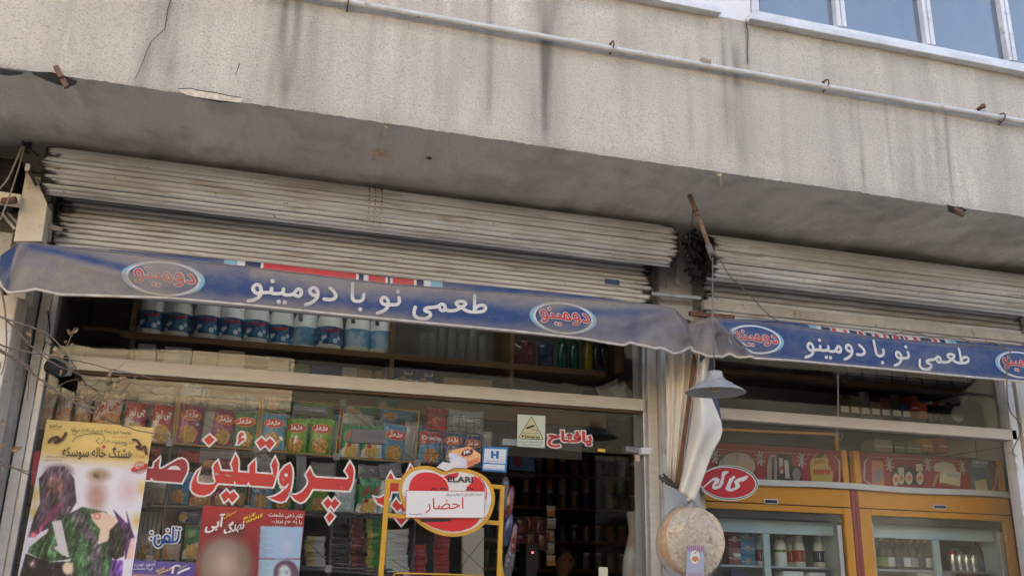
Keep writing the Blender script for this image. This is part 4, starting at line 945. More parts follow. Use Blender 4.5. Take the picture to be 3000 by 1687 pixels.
tst = [[(530, 668), (524, 750), (495, 796), (450, 800)], [(464, 622), (458, 720), (450, 800)], [(450, 800), (410, 800), (372, 792), (350, 752), (382, 718), (414, 745), (410, 795), (375, 802), (335, 800)], [(335, 802), (322, 765), (322, 815), (282, 856), (238, 836), (224, 785), (236, 742)]]
tdt = [(505, 628), (546, 634), (392, 652), (276, 735), (188, 680), (184, 757)]
for wd_, e_, nm_, mk_ in ((13.5, 0, 'outline', 'vinylwhite'), (6.6, .0022, 'letter', 'vinylblue')):
    for k, st in enumerate(tst): mb = MB(); mb.stroke(RT(st), wd_, pm(VY - e_ - .0003 * k)); mb.build(nm_, M[mk_], TL_)
    for k, p in enumerate(tdt): mb = MB(); mb.disc(RT([p])[0], wd_ * .56, pm(VY - e_ - .0012 - .0001 * k), 14); mb.build(nm_, M[mk_], TL_)
lettering('red white edged Persian blessing on the dark glass above the doorway', 'یافتاح', (1604, 1309), (1734, 1313), 50, VY, ('vinylred', 'vinylwhite'), .04, 3.5)

# ---- printed sheets: a fine grid whose print colours come from a paint function in photo coordinates
mt, t, b = newmat('colour_print'); at_n = N(t, 'ShaderNodeVertexColor'); at_n.layer_name = 'print'; t.links.new(at_n.outputs[0], b.inputs['Base Color']); b.inputs['Roughness'].default_value = .45
M['print'] = mt
def srgb(c): c = np.asarray(c, float) / 255; return np.where(c > .04045, ((c + .055) / 1.055) ** 2.4, c / 12.92)
class Paint:
    def __init__(s, X, Y, base): s.X, s.Y = X, Y; s.C = np.tile(np.array(base, float), X.shape + (1,))
    def over(s, m_, c): s.C = s.C * (1 - m_[..., None]) + np.array(c, float) * m_[..., None]
    def poly(s, pts, c, a=1.0):
        m_ = np.zeros(s.X.shape, bool); n = len(pts)
        for i in range(n):
            (xa, ya), (xb, yb) = pts[i], pts[(i + 1) % n]
            cnd = ((ya > s.Y) != (yb > s.Y)); xx = (xb - xa) * (s.Y - ya) / ((yb - ya) or 1e-9) + xa; m_ ^= cnd & (s.X < xx)
        s.over(m_.astype(float) * a, c)
    def blob(s, c, r, colr, soft=.5, a=1.0):
        d_ = np.sqrt(((s.X - c[0]) / r[0]) ** 2 + ((s.Y - c[1]) / r[1]) ** 2); s.over(np.clip((1 - d_) / soft, 0, 1) * a, colr)
    def speck(s, m_, c, seed, k=.5):
        rs = np.random.RandomState(seed).rand(*s.X.shape); s.over(m_ * (rs > 1 - k), c)
def sheet(name, quad, nu, nv, paint, origin, sc, Y, parent, base):
    """quad: tl, tr, br, bl in pixels"""
    tl, tr, br, bl = [np.array(q, float) for q in quad]
    u = np.linspace(0, 1, nu)[None, :, None]; v = np.linspace(0, 1, nv)[:, None, None]
    P = (tl * (1 - u) + tr * u) * (1 - v) + (bl * (1 - u) + br * u) * v
    pa = Paint((P[..., 0] - origin[0]) * sc, (P[..., 1] - origin[1]) * sc, base); paint(pa)
    mb = MB(); curl = lambda x, y: .003 * noise.noise(Vector((x * .01, y * .01, 2)))
    mb.add([at(P[j, i, 0], P[j, i, 1], Y + curl(P[j, i, 0], P[j, i, 1])) for j in range(nv) for i in range(nu)],
           [(j * nu + i, (j + 1) * nu + i, (j + 1) * nu + i + 1, j * nu + i + 1) for j in range(nv - 1) for i in range(nu - 1)])
    K = pa.C
    for _ in range(3): K = (K * 2 + np.roll(K, 1, 0) + np.roll(K, -1, 0) + np.roll(K, 1, 1) + np.roll(K, -1, 1)) / 6
    pa.C[1:-1, 1:-1] = K[1:-1, 1:-1]
    o = mb.build(name, M['print'], parent, True)
    ca = o.data.color_attributes.new('print', 'FLOAT_COLOR', 'POINT')
    d_ = np.ones((nu * nv, 4)); d_[:, :3] = (srgb(np.clip(pa.C, 0, 255)) * 1.0).reshape(-1, 3); ca.data.foreach_set('color', d_.ravel())
    return o
PY_ = -.016
P1 = thing('poster', 'tall film poster with a yellow title band and costumed figures at the left', 'poster', at(290, 1240, PY_))
def paint1(p):
    s = p.Y - .075 * (p.X - 400)
    p.over(np.clip((510 - s) / 120, 0, 1), (222, 192, 116)); p.blob((800, 300), (420, 170), (240, 208, 130), .9, .7)
    p.over(np.clip((s - 470) / 60, 0, 1), (222, 219, 228))
    for c in ((300, 760), (1205, 700), (1165, 980), (290, 900)): p.blob(c, (70, 95), (206, 176, 80), .9, .8)
    p.poly([(330, 620), (420, 520), (560, 520), (630, 620), (650, 820), (600, 900), (480, 1010), (330, 1080), (235, 1120), (290, 940), (340, 830)], (74, 60, 72)); p.blob((470, 690), (95, 130), (146, 102, 96), .7); p.blob((500, 560), (150, 80), (84, 70, 78), .7)
    p.poly([(490, 820), (545, 830), (330, 1090), (290, 1090)], (120, 52, 84)); p.blob((280, 1095), (45, 30), (190, 90, 110), .6)
    p.poly([(960, 880), (1080, 1000), (1135, 1100), (1115, 1250), (1060, 1310), (1050, 1100)], (88, 52, 96)); p.blob((1090, 720), (120, 160), (210, 186, 190), .9)
    p.poly([(1070, 880), (1130, 1090), (1150, 1120), (1110, 1180)], (70, 40, 78)); p.poly([(1110, 1130), (1145, 1120), (1130, 1300), (1070, 1300)], (225, 190, 180))
    p.poly([(560, 930), (700, 860), (900, 900), (960, 960), (960, 1200), (940, 1500), (610, 1500), (600, 1300), (400, 1330), (235, 1245), (250, 1200), (400, 1080), (430, 1000)], (46, 74, 50))
    g_ = ((p.X > 230) & (p.Y > 930) & (np.abs(p.C[..., 1] - 74) < 2)).astype(float); p.speck(g_, (78, 122, 84), 4, .35); p.speck(g_, (24, 38, 26), 5, .22)
    for c, r in (((700, 1330), (60, 130)), ((430, 1250), (150, 45)), ((480, 1150), (50, 60)), ((900, 1340), (35, 120))): p.blob(c, r, (104, 150, 100), .9, .6)
    p.poly([(590, 920), (680, 870), (820, 1110), (870, 1250), (860, 1500), (760, 1500), (750, 1280), (800, 1170), (700, 1120)], (62, 60, 64)); p.speck(((np.abs(p.C[..., 2] - 64) < 1)).astype(float), (140, 138, 140), 8, .22)
    p.poly([(440, 985), (520, 970), (590, 1290), (530, 1270), (450, 1205), (490, 1190)], (206, 200, 206))
    p.poly([(770, 920), (880, 900), (985, 950), (990, 1010), (910, 1150), (830, 1180), (850, 1050), (790, 980)], (222, 196, 176)); p.blob((825, 940), (42, 36), (205, 120, 110), .5); p.blob((825, 940), (18, 15), (240, 220, 210), .5)
    p.poly([(930, 1060), (1010, 980), (1062, 1120), (1050, 1280), (980, 1310), (915, 1260)], (42, 42, 36)); p.blob((820, 760), (120, 190), (168, 132, 126), .9); p.blob((840, 590), (130, 75), (156, 130, 106), .7); p.blob((815, 790), (70, 110), (186, 146, 136), .9)
    p.poly([(945, 1310), (1045, 1310), (1035, 1500), (925, 1500)], (118, 76, 158)); p.poly([(220, 1255), (420, 1330), (600, 1320), (600, 1500), (150, 1500)], (36, 30, 34)); p.blob((272, 1350), (42, 50), (160, 120, 128), .7); p.blob((575, 1380), (60, 70), (226, 208, 180), .4)
def paint1n(p):
    paint1(p); fig = ((p.C.sum(-1) < 420) & (p.Y > 520)).astype(float)
    fld = np.vectorize(lambda x, y: noise.noise(Vector((x * .012, y * .006, 1))) * .6 + noise.noise(Vector((x * .04, y * .022, 5))) * .4)(p.X, p.Y)
    fl2 = np.vectorize(lambda x, y: noise.noise(Vector((x * .05 + y * .02, y * .012, 11))))(p.X, p.Y)
    p.C = p.C * (1 + fig[..., None] * (fld[..., None] * .9 + fl2[..., None] * .55)) + fig[..., None] * np.maximum(0, fl2[..., None] - .25) * 90; rs = np.random.RandomState(3).randn(*p.X.shape); p.C += rs[..., None] * 4
sheet('paper', [(138, 1228), (449, 1252.5), (374, 1760), (38, 1760)], 260, 380, paint1n, (0, 1187), 2.898, PY_, P1, (222, 219, 228))
R1 = rel((0, 1187), 2.898)
E1 = PY_ - .0105
mb = MB(); txt(mb, 'موسسه سرو رسانه پارسیان تقدیم میکند', R1([(600, 232)])[0], R1([(1112, 262)])[0], 20, E1); mb.build('lettering', M['ink'], P1)
mb = MB(); txt(mb, 'هشتگ خاله سوسکه', (182, 1344), (388, 1350), 42, E1, .012)
for st, w_ in (([(610, 305), (660, 260), (760, 240), (860, 245), (885, 290), (850, 325), (815, 300), (845, 280)], 1.6), ([(640, 250), (648, 225), (620, 220), (612, 245), (640, 250)], 1.2), ([(975, 340), (1000, 320), (1060, 315), (1070, 335), (1050, 335)], 1.6)): mb.stroke(R1(st), w_, pm(E1))
mb.build('title_script', M['ink'], P1)
mb = MB(); mb.disc(R1([(880, 350)])[0], 5, pm(E1 - .001), 12); txt(mb, 'قسمت دهم', R1([(955, 280)])[0], R1([(1080, 284)])[0], 10, E1); txt(mb, 'فصل اول', R1([(1145, 440)])[0], R1([(1225, 455)])[0], 15, E1); mb.build('lettering', M['vinylred'], P1)
for tx, a, b_, h, bo in (('پیاموج', (420, 190), (525, 190), 11, .02), ('سریال ویژه شبکه نمایش خانگی', (890, 318), (1135, 330), 11, 0), ('نویسنده حسین محمدی', (395, 442), (548, 446), 7, 0), ('تهیه کننده مهدی یاری', (385, 472), (522, 472), 7, 0)):
    mb = MB(); txt(mb, tx, R1([a])[0], R1([b_])[0], h, E1, bo); mb.build('lettering', M['ink'], P1)
for st in ([(415, 310), (440, 280), (490, 270), (500, 300), (460, 315), (520, 290), (560, 235)], [(1130, 290), (1165, 300), (1190, 345), (1160, 350), (1195, 370), (1230, 350), (1240, 410)]):
    mb = MB(); mb.stroke(R1(st), 8, pm(E1)); mb.build('ornament', flat('brownprint', (.10, .045, .03, 1)), P1)
mb = MB(); c = R1([(1188, 525)])[0]
for r in (18, 15): mb.stroke([(c[0] + r * math.cos(a), c[1] + r * math.sin(a)) for a in np.linspace(0, 6.283, 25)], 1.3, pm(E1), False)
mb.stroke(R1([(1130, 545), (1242, 510)]), 12, pm(E1 - .0006)); mb.build('stamp', M['vinylred'], P1)
mb = MB(); txt(mb, 'رسید', R1([(1150, 545)])[0], R1([(1222, 520)])[0], 10, E1 - .002, .02); mb.build('lettering', M['paper'], P1)

P2 = thing('poster', 'red film poster with yellow English title and blurred portrait low in the main window', 'poster', at(745, 1490, PY_))
def paint2(p):
    p.over(np.clip((p.Y - 350) / 500, 0, 1), (128, 34, 38)); p.blob((1250, 660), (190, 150), (96, 52, 44), .8, .9)
    p.poly([(1560, 600), (2100, 610), (2060, 1010), (1540, 1005)], (150, 182, 208))
    for k in range(14): p.poly([(1520, 640 + 26 * k), (1640 + 60 * (k % 3), 646 + 26 * k), (1700, 650 + 26 * k), (1520, 655 + 26 * k)], (112, 96, 108), .5)
    p.blob((1890, 830), (170, 230), (158, 176, 204), .9); p.blob((1900, 870), (100, 140), (176, 186, 206), .9)
    p.poly([(1540, 1015), (2068, 1022), (2070, 1320), (1520, 1320)], (150, 184, 200))
    for k in range(9): p.poly([(1520, 1040 + 26 * k), (1620 + 50 * (k % 3), 1046 + 26 * k), (1660, 1050 + 26 * k), (1520, 1055 + 26 * k)], (112, 96, 108), .5)
    p.blob((1880, 1180), (165, 160), (96, 70, 88), .12); p.poly([(1735, 1180), (2040, 1150), (2040, 1320), (1720, 1320)], (96, 70, 88)); p.blob((1860, 1200), (95, 130), (186, 200, 206), .3)
    p.blob((1795, 1190), (24, 9), (70, 66, 78), .5); p.blob((1888, 1190), (26, 9), (70, 66, 78), .5); p.poly([(1760, 1166), (1820, 1162), (1822, 1168), (1760, 1172)], (90, 80, 90)); p.poly([(1855, 1160), (1920, 1168), (1920, 1174), (1855, 1166)], (90, 80, 90)); p.blob((1842, 1260), (40, 14), (160, 130, 140), .6)
    p.blob((1110, 1080), (420, 420), (122, 108, 96), .35); p.blob((1110, 1080), (300, 350), (178, 156, 140), .9); p.blob((1350, 1000), (110, 260), (118, 100, 82), .9, .7)
sheet('paper', [(596, 1480), (894, 1495.5), (868, 1760), (560, 1760)], 200, 180, paint2, (400, 1400), 4.293, PY_, P2, (166, 44, 46))
R2 = rel((400, 1400), 4.293)
mb = MB(); txt(mb, 'BLUE', R2([(1345, 528)])[0], R2([(1492, 466)])[0], 9, E1, .03, 0, False, 1); txt(mb, 'WHALE', R2([(1368, 578)])[0], R2([(1585, 480)])[0], 10, E1, .03, 0, False, 1); txt(mb, 'سریال', R2([(1100, 515)])[0], R2([(1255, 440)])[0], 13, E1, .01); mb.build('lettering', flat('yellowink', (.75, .55, .05, 1)), P2)
mb = MB(); txt(mb, 'نهنگ', R2([(1085, 735)])[0], R2([(1345, 668)])[0], 40, E1, .035, 0, True, 6); txt(mb, 'آبی', R2([(850, 700)])[0], R2([(1085, 650)])[0], 50, E1, .03, 0, True, 8)
mb.build('title_script', M['paper'], P2)
mb = MB(); txt(mb, 'نظم ذهنی دشمنت', R2([(1660, 505)])[0], R2([(2090, 525)])[0], 19, E1, .015); txt(mb, 'را به هم بریز...', R2([(1700, 575)])[0], R2([(2080, 595)])[0], 17, E1, .015); mb.build('lettering', M['paper'], P2)

P3 = thing('poster', 'purple topped film poster half hidden under the bottom edge beside the red one', 'poster', at(470, 1645, PY_ + .004))
sheet('paper', [(359, 1639), (588, 1649), (566, 1760), (338, 1760)], 60, 40, lambda p: (p.over(np.clip((p.Y - 1190 - .06 * (p.X + 170)) / 12, 0, 1), (206, 150, 122)), p.blob((500, 1300), (160, 90), (176, 150, 130), .9)), (400, 1400), 4.293, PY_ + .004, P3, (86, 74, 150))
mb = MB(); txt(mb, 'تصویر خودت را در', R1([(1070, 1372)])[0], R1([(1318, 1365)])[0], 13, E1, .01); txt(mb, 'آیینه دشمنانت ببین', R1([(1065, 1402)])[0], R1([(1300, 1398)])[0], 13, E1, .01); mb.build('lettering', M['paper'], P3)
mb = MB(); txt(mb, 'BLUE', R2([(250, 1185)])[0], R2([(352, 1140)])[0], 7, E1, .03, 0, False); txt(mb, 'WHALE', R2([(270, 1215)])[0], R2([(430, 1150)])[0], 7, E1, .03, 0, False); txt(mb, 'سریال', R2([(520, 1160)])[0], R2([(630, 1110)])[0], 10, E1, .01); mb.build('lettering', M['vinylwhite'] if False else flat('yellowink', (.75, .55, .05, 1)), P3)
mb = MB(); mb.stroke(R2([(440, 1130), (490, 1100), (540, 1100)]), 5, pm(E1)); mb.stroke(R2([(470, 1110), (450, 1190)]), 6, pm(E1)); mb.stroke(R2([(660, 1130), (560, 1170), (520, 1195)]), 6, pm(E1)); mb.build('title_script', M['paper'], P3)

# stickers on the glass
ST = thing('sticker', 'pale green security camera warning sticker on the glass above the door', 'sticker', at(1557, 1262, VY))
RC = rel((1450, 1080), 2.387)
mb = MB(); mb.poly(RC([(158, 318), (353, 328), (349, 553), (155, 540)]), pm(VY)); mb.build('paper', flat('palegreen', (.55, .63, .52, 1), .5), ST)
mb = MB(); mb.poly(RC([(256, 338), (338, 492), (165, 483)]), pm(VY - .001)); mb.build('triangle', flat('paleyellow', (.60, .57, .33, 1), .5), ST)
mb = MB(); T_ = RC([(253, 335), (258, 335), (336, 488), (332, 494), (170, 486), (166, 480)]); mb.stroke(T_ + [T_[0]], 1.8, pm(VY - .002), False)
mb.poly(RC([(216, 408), (272, 390), (278, 402), (222, 422)]), pm(VY - .002)); mb.stroke(RC([(255, 415), (265, 428), (292, 432)]), 1.6, pm(VY - .002), False); mb.stroke(RC([(293, 426), (293, 440)]), 1.6, pm(VY - .002), False); mb.build('camera_sign', M['ink'], ST)
mb = MB(); txt(mb, 'Simaran', RC([(207, 482)])[0], RC([(315, 486)])[0], 8.5, VY - .002, .03, 0, False); txt(mb, 'Security System', RC([(195, 455)])[0], RC([(306, 460)])[0], 6, VY - .002, .0, 0, False); mb.poly(RC([(188, 462), (202, 463), (202, 476), (188, 475)]), pm(VY - .002)); txt(mb, 'این مکان مجهز به دوربین', RC([(165, 515)])[0], RC([(335, 520)])[0], 7, VY - .002); txt(mb, 'مدار بسته می باشد', RC([(185, 535)])[0], RC([(315, 540)])[0], 7, VY - .002); mb.build('lettering', M['ink'], ST)
SB = thing('sticker', 'blue and white bank sticker on the glass beside the orange packet', 'sticker', at(1450, 1345, VY))
RD = rel((900, 1080), 3.623)
mb = MB(); mb.poly(RD([(1870, 822), (2135, 832), (2112, 1098), (1855, 1080)]), pm(VY)); mb.build('paper', flat('stickerblue', (.03, .20, .50, 1), .4), SB)
mb = MB(); mb.poly(RD([(1885, 845), (2115, 853), (2103, 1005), (1873, 995)]), pm(VY - .001)); mb.poly(RD([(1872, 1008), (2100, 1017), (2093, 1075), (1868, 1062)]), pm(VY - .001)); mb.build('panel', flat('stickerwhite', (.66, .70, .74, 1), .4), SB)
mb = MB()
for pts in ([(1952, 868), (1978, 869), (1978, 890), (1972, 910), (1978, 930), (1976, 950), (1950, 948)], [(2005, 870), (2034, 872), (2032, 954), (2004, 952), (2003, 930), (2010, 910), (2004, 890)], [(1972, 900), (2010, 902), (2010, 922), (1972, 920)]): mb.poly(RD(pts), pm(VY - .002))
txt(mb, 'بانک صادرات ایران', RD([(1890, 990)])[0], RD([(2090, 998)])[0], 8, VY - .002); txt(mb, 'شعبه', RD([(1960, 1040)])[0], RD([(2010, 1042)])[0], 5, VY - .002); txt(mb, 'پایانه فروش این فروشگاه', RD([(1885, 1060)])[0], RD([(2080, 1068)])[0], 4.5, VY - .002); mb.build('emblem', flat('emblemblue', (.02, .14, .42, 1), .4), SB)
mb = MB(); mb.poly([(1752, 1313), (1774, 1315), (1773, 1324), (1751, 1321)], pm(VY)); o = mb.build('sticker', pbr('orange_sticker', (.70, .42, .05, 1), .5)); tag(o, 'tiny orange sticker under the red lettering above the doorway', 'sticker')
mb = MB(); mb.poly([(1862, 1331), (1876, 1332), (1875, 1350), (1862, 1348)], pm(VY)); o = mb.build('sticker', pbr('pink_sticker', (.62, .45, .42, 1), .5)); tag(o, 'small pale sticker just below the right door fitting', 'sticker')

# ------------------------------------------------------------------ yellow stand with the heart shaped sign
HY = -.36
M['yellow'] = pbr('yellow_paint', (.62, .33, .03, 1), .4, (.55, .29, .035, 1), 8, c3=(.34, .20, .06, 1), scale3=40, lo3=.68, hi3=.75)
HS = thing('display_stand', 'yellow steel display stand carrying a red heart shaped sign', 'stand', at(1290, 1687, HY))
def rail(a, b_, w_=.019, Y=HY, nm='rail'):
    q = MB(); q.bar(at(*a, Y), at(*b_, Y), w_, w_); return q.build(nm, M['yellow'], HS, bevel=.002)
rail((1137, 1404), (1110, 1760), .022, HY, 'post'); rail((1471, 1423), (1459, 1760), .020, HY, 'post'); rail((1464, 1625), (1482, 1760), .014, HY + .02, 'post')
rail((1133, 1408), (1180, 1411)); rail((1440, 1424), (1472, 1427)); rail((1130, 1508), (1200, 1514)); rail((1405, 1527), (1466, 1532))
q = MB(); q.tube([at(1152, 1760, HY - .05), at(1154, 1682, HY - .05), at(1162, 1678, HY - .05), at(1290, 1681, HY - .05), at(1415, 1685, HY - .05), at(1424, 1690, HY - .05), at(1422, 1760, HY - .05)], .004, 6); q.build('basket_rim', M['yellow'], HS, True)
SY = HY - .03
def solid(root, name, pts, Y, th, mat, hole=None):
    mb = MB(); mb.poly(pts, pm(Y)); mb.poly(pts, pm(Y + th)); n = len(pts)
    mb.add([at(*p, Y) for p in pts] + [at(*p, Y + th) for p in pts], [(i, (i + 1) % n, n + (i + 1) % n, n + i) for i in range(n)])
    return mb.build(name, mat, root)
def smooth_loop(pts, k=5):
    P = [Vector(p) for p in pts]; n = len(P); o = []
    for i in range(n):
        p0, p1, p2, p3 = P[i - 1], P[i], P[(i + 1) % n], P[(i + 2) % n]
        for j in range(k):
            t = j / k; v = .5 * ((2 * p1) + (p2 - p0) * t + (2 * p0 - 5 * p1 + 4 * p2 - p3) * t * t + (3 * p1 - p0 - 3 * p2 + p3) * t ** 3); o.append((v.x, v.y))
    return o
heart = smooth_loop([(1297, 1379), (1318, 1373), (1352, 1371), (1390, 1379), (1420, 1394), (1441, 1420), (1450, 1452), (1447, 1482), (1436, 1512), (1414, 1540), (1378, 1562), (1330, 1571), (1284, 1564), (1240, 1543), (1205, 1512), (1180, 1480), (1168, 1445), (1169, 1418), (1181, 1391), (1204, 1372), (1236, 1364), (1270, 1367)])
def shrink(pts, k, c=(1310, 1462)): return [(c[0] + (x - c[0]) * k, c[1] + (y - c[1]) * k) for x, y in pts]
def inset(pts, d):
    n = len(pts); o = []; A = sum(pts[i][0] * pts[(i + 1) % n][1] - pts[(i + 1) % n][0] * pts[i][1] for i in range(n)); sg = 1 if A > 0 else -1
    for i in range(n):
        a, b_ = Vector(pts[i - 1]), Vector(pts[(i + 1) % n]); t = (b_ - a).normalized(); o.append((pts[i][0] - t.y * sg * d, pts[i][1] + t.x * sg * d))
    return o
M['signred'] = pbr('sign_red', (.60, .025, .025, 1), .4); M['signwhite'] = pbr('sign_white', (.70, .69, .66, 1), .45, (.62, .60, .57, 1), 12)
board = solid(HS, 'sign_board', heart, SY, .018, M['yellow'])
mb = MB(); mb.poly(inset(heart, 11), pm(SY - .0015)); mb.build('white_face', M['signwhite'], board)
RE = rel((900, 1400), 4.293)
left_lobe = smooth_loop(RD([(1075, 1300), (1085, 1215), (1130, 1140), (1210, 1098), (1300, 1096), (1400, 1125), (1470, 1185), (1495, 1240), (1500, 1300)]), 4)
mb = MB(); mb.poly(RD([(1078, 1300), (1082, 1250), (1095, 1200), (1125, 1150), (1165, 1118), (1210, 1100), (1260, 1094), (1310, 1097), (1370, 1112), (1430, 1145), (1475, 1190), (1498, 1245), (1502, 1300)]), pm(SY - .003)); mb.build('red_shape', M['signred'], board)
mb = MB(); mb.poly(RD([(1445, 1145), (1500, 1115), (1580, 1100), (1612, 1100), (1600, 1140), (1560, 1165), (1490, 1180)]), pm(SY - .003)); mb.poly(RD([(1770, 1130), (1830, 1165), (1875, 1225), (1890, 1300), (1700, 1300), (1690, 1250), (1745, 1210)]), pm(SY - .003)); mb.build('red_shape', M['signred'], board)
mb = MB(); mb.poly(RE([(1380, 505), (2170, 508), (2140, 560), (2060, 620), (1940, 660), (1820, 672), (1700, 655), (1580, 615), (1480, 565)]), pm(SY - .003)); mb.build('red_shape', M['signred'], board)
mb = MB(); mb.stroke(RD([(1800, 1130), (1865, 1190), (1905, 1290), (1895, 1380)]), 2.4, pm(SY - .0035)); mb.stroke(RE([(1230, 230), (1250, 330), (1262, 400)]), 2.2, pm(SY - .0035)); mb.build('red_line', M['signred'], board)
mb = MB(); mb.poly(RE([(1415, 512), (1818, 510), (1810, 535), (1660, 545), (1520, 548), (1440, 548)]), pm(SY - .0042)); mb.stroke(RE([(1560, 150), (1580, 128), (1625, 140)]), 3, pm(SY - .0042)); mb.stroke(RE([(1670, 140), (1710, 124), (1755, 140)]), 3, pm(SY - .0042)); mb.stroke(RE([(2000, 148), (2040, 128), (2085, 140)]), 3, pm(SY - .0042)); mb.build('black_shape', M['ink'], board)
mb = MB(); txt(mb, 'ELARI', RD([(1490, 1198)])[0], RD([(1760, 1206)])[0], 17, SY - .005, .03, 0, False); mb.build('lettering', M['ink'], board)
mb = MB(); mb.poly(RD([(1492, 1190), (1600, 1198), (1590, 1175), (1612, 1130), (1590, 1100), (1480, 1140)][:6]), pm(SY - .0022)); mb.build('torn_patch', M['signwhite'], board)
# orange packet cut-out on top of the heart
pk = solid(HS, 'packet_cutout', RD([(1500, 900), (1570, 850), (1720, 823), (1840, 905), (1835, 985), (1690, 1055), (1600, 1052), (1520, 1005)]), SY - .004, .010, pbr('packet_orange', (.72, .38, .17, 1), .5))
mb = MB(); mb.poly(RD([(1500, 902), (1545, 888), (1690, 960), (1688, 1050), (1605, 1050), (1520, 1003)]), pm(SY - .006)); mb.build('packet_end', flat('lilacwhite', (.58, .56, .68, 1), .5), pk)
mb = MB(); mb.poly(RD([(1545, 965), (1600, 940), (1640, 985), (1625, 1050), (1560, 1050), (1500, 1075), (1480, 1085), (1370, 1045), (1440, 985), (1520, 1000)]), pm(SY - .0075)); mb.build('sugar_cube', M['signwhite'], pk)
def ell(c, a, b_, rot=0, n=28): return [(c[0] + a * math.cos(t) * math.cos(rot) - b_ * math.sin(t) * math.sin(rot), c[1] + a * math.cos(t) * math.sin(rot) + b_ * math.sin(t) * math.cos(rot)) for t in np.linspace(0, 2 * math.pi, n, False)]
c = RD([(1700, 886)])[0]
for a, b_, mk, e in ((18.5, 10, 'signred', .0065), (16.5, 8.6, 'ink', .008)): mb = MB(); mb.poly(ell(c, a, b_, -.3), pm(SY - e)); mb.build('emblem', M[mk], pk)
mb = MB(); txt(mb, 'PK', RD([(1662, 912)])[0], RD([(1738, 886)])[0], 10, SY - .0095, .05, 0, False); mb.build('lettering', M['signwhite'], pk)
mb = MB()
for k in range(4): mb.stroke(RD([(1705, 990 + 14 * k), (1820, 940 + 15 * k)]), 1.3, pm(SY - .0065), False)
mb.build('small_print', M['signred'], pk)
NT = thing('paper_notice', 'white paper notice with red handwriting taped across the heart sign', 'notice', at(1305, 1476, SY - .012))
nq = [(1190.5, 1435), (1419.5, 1437.5), (1418.5, 1516.5), (1189, 1515.5)]; NY = SY - .012
mb = MB(); mb.poly(nq, pm(NY)); mb.build('paper', M['paper'], NT)
mb = MB(); mb.stroke(inset(nq, .6) + [inset(nq, .6)[0]], 1.6, pm(NY - .001), False)
txt(mb, 'احضار', (1246, 1502), (1358, 1500), 44, NY - .001, .0)
mb.build('handwriting', M['vinylred'], NT)
mb = MB(); txt(mb, 'قسمت‌های اول تا چهارم سریال', RE([(1745, 235)])[0], RE([(2200, 232)])[0], 12, NY - .001); txt(mb, 'رسیــــد', RE([(1278, 465)])[0], RE([(1442, 468)])[0], 8, NY - .001); mb.build('small_print', M['ink'], NT)

# ------------------------------------------------------------------ oval sign and bagged bread at the pillar
OY = -.12
OS = thing('oval_sign', 'oval red dairy sign with green and white rim beside the pale awning flap', 'sign', at(2137, 1415, OY))
RF = rel((1900, 980), 2.05)
oc = RF([(482, 890)])[0]; oa, ob, orot = 177 / 2.05, 106 / 2.05, .045
sol_ = solid(OS, 'board', ell(oc, oa, ob, orot, 56), OY, .03, M['signwhite'])
mb = MB(); mb.poly(ell((oc[0] + 1.5, oc[1] - .5), oa * .965, ob * .95, orot, 48), pm(OY - .0015)); mb.build('green_rim', flat('signgreen', (.01, .13, .08, 1), .4), OS)
mb = MB(); mb.poly(ell((oc[0] - 1.5, oc[1] - 1.0), oa * .955, ob * .90, orot + .03, 48), pm(OY - .003)); mb.build('white_rim', M['signwhite'], OS)
mb = MB(); mb.poly(ell((oc[0] - 2.0, oc[1] - 1.0), oa * .925, ob * .855, orot + .03, 48), pm(OY - .0045)); mb.build('red_field', pbr('oval_red', (.42, .012, .02, 1), .35), OS)
RG = rel((1900, 1380), 4.72)
for pts in ([(735, 250), (740, 225), (890, 90), (940, 80), (985, 105), (970, 165), (905, 195), (925, 205), (975, 185), (1005, 100), (1020, 5), (1075, -10), (1110, 5), (1050, 60), (1035, 165), (995, 225), (930, 250), (885, 240), (878, 200), (910, 140), (900, 115), (850, 155)],
            [(1060, 240), (1080, 195), (1120, 95), (1150, 85), (1165, 60), (1195, 65), (1200, 95), (1175, 110), (1140, 180), (1130, 240), (1190, 225), (1205, 200), (1180, 140), (1230, 100), (1310, 75), (1385, 52), (1365, 85), (1370, 100), (1340, 115), (1325, 130), (1240, 150), (1265, 185), (1265, 215), (1225, 245), (1150, 275), (1090, 270)]):
    mb = MB(); mb.poly(RG(pts), pm(OY - .006)); mb.build('letter', M['signwhite'], OS)
q = MB(); q.tube([at(2120, 1365, OY + .01), at(2120, 1340, .0)], .004, 6); q.tube([at(2160, 1362, OY + .01), at(2162, 1336, .0)], .004, 6); q.build('hanger', M['alum'], OS)

BY = -.46
BR = thing('bagged_flatbread', 'bag of round flatbreads hanging against the pillar under the tied awning flap', 'bread', at(2036, 1583, BY))
bc = at(2038, 1585, BY); rb_ = abs(at(2122, 1585, BY).x - bc.x)
def bread_mat():
    mt, t, b = newmat('flatbread'); b.inputs['Roughness'].default_value = .9
    c = mixc(t, noise_fac(t, 55, 4, .35, .65), (.70, .59, .44, 1), (.54, .42, .28, 1)); c = mixc(t, noise_fac(t, 20, 4, .58, .74), c, (.30, .15, .07, 1)); t.links.new(c, b.inputs['Base Color'])
    bp = N(t, 'ShaderNodeBump', Strength=.6, Distance=.01); vo = N(t, 'ShaderNodeTexVoronoi', Scale=55.0); tc = N(t, 'ShaderNodeTexCoord'); t.links.new(tc.outputs['Object'], vo.inputs['Vector']); t.links.new(vo.outputs['Distance'], bp.inputs['Height']); t.links.new(bp.outputs[0], b.inputs['Normal']); return mt
M['bread'] = bread_mat(); M['crust'] = pbr('bread_crust', (.50, .25, .09, 1), .9, (.62, .40, .2, 1), 30, bump=.5, bscale=60)
rnd = random.Random(11)
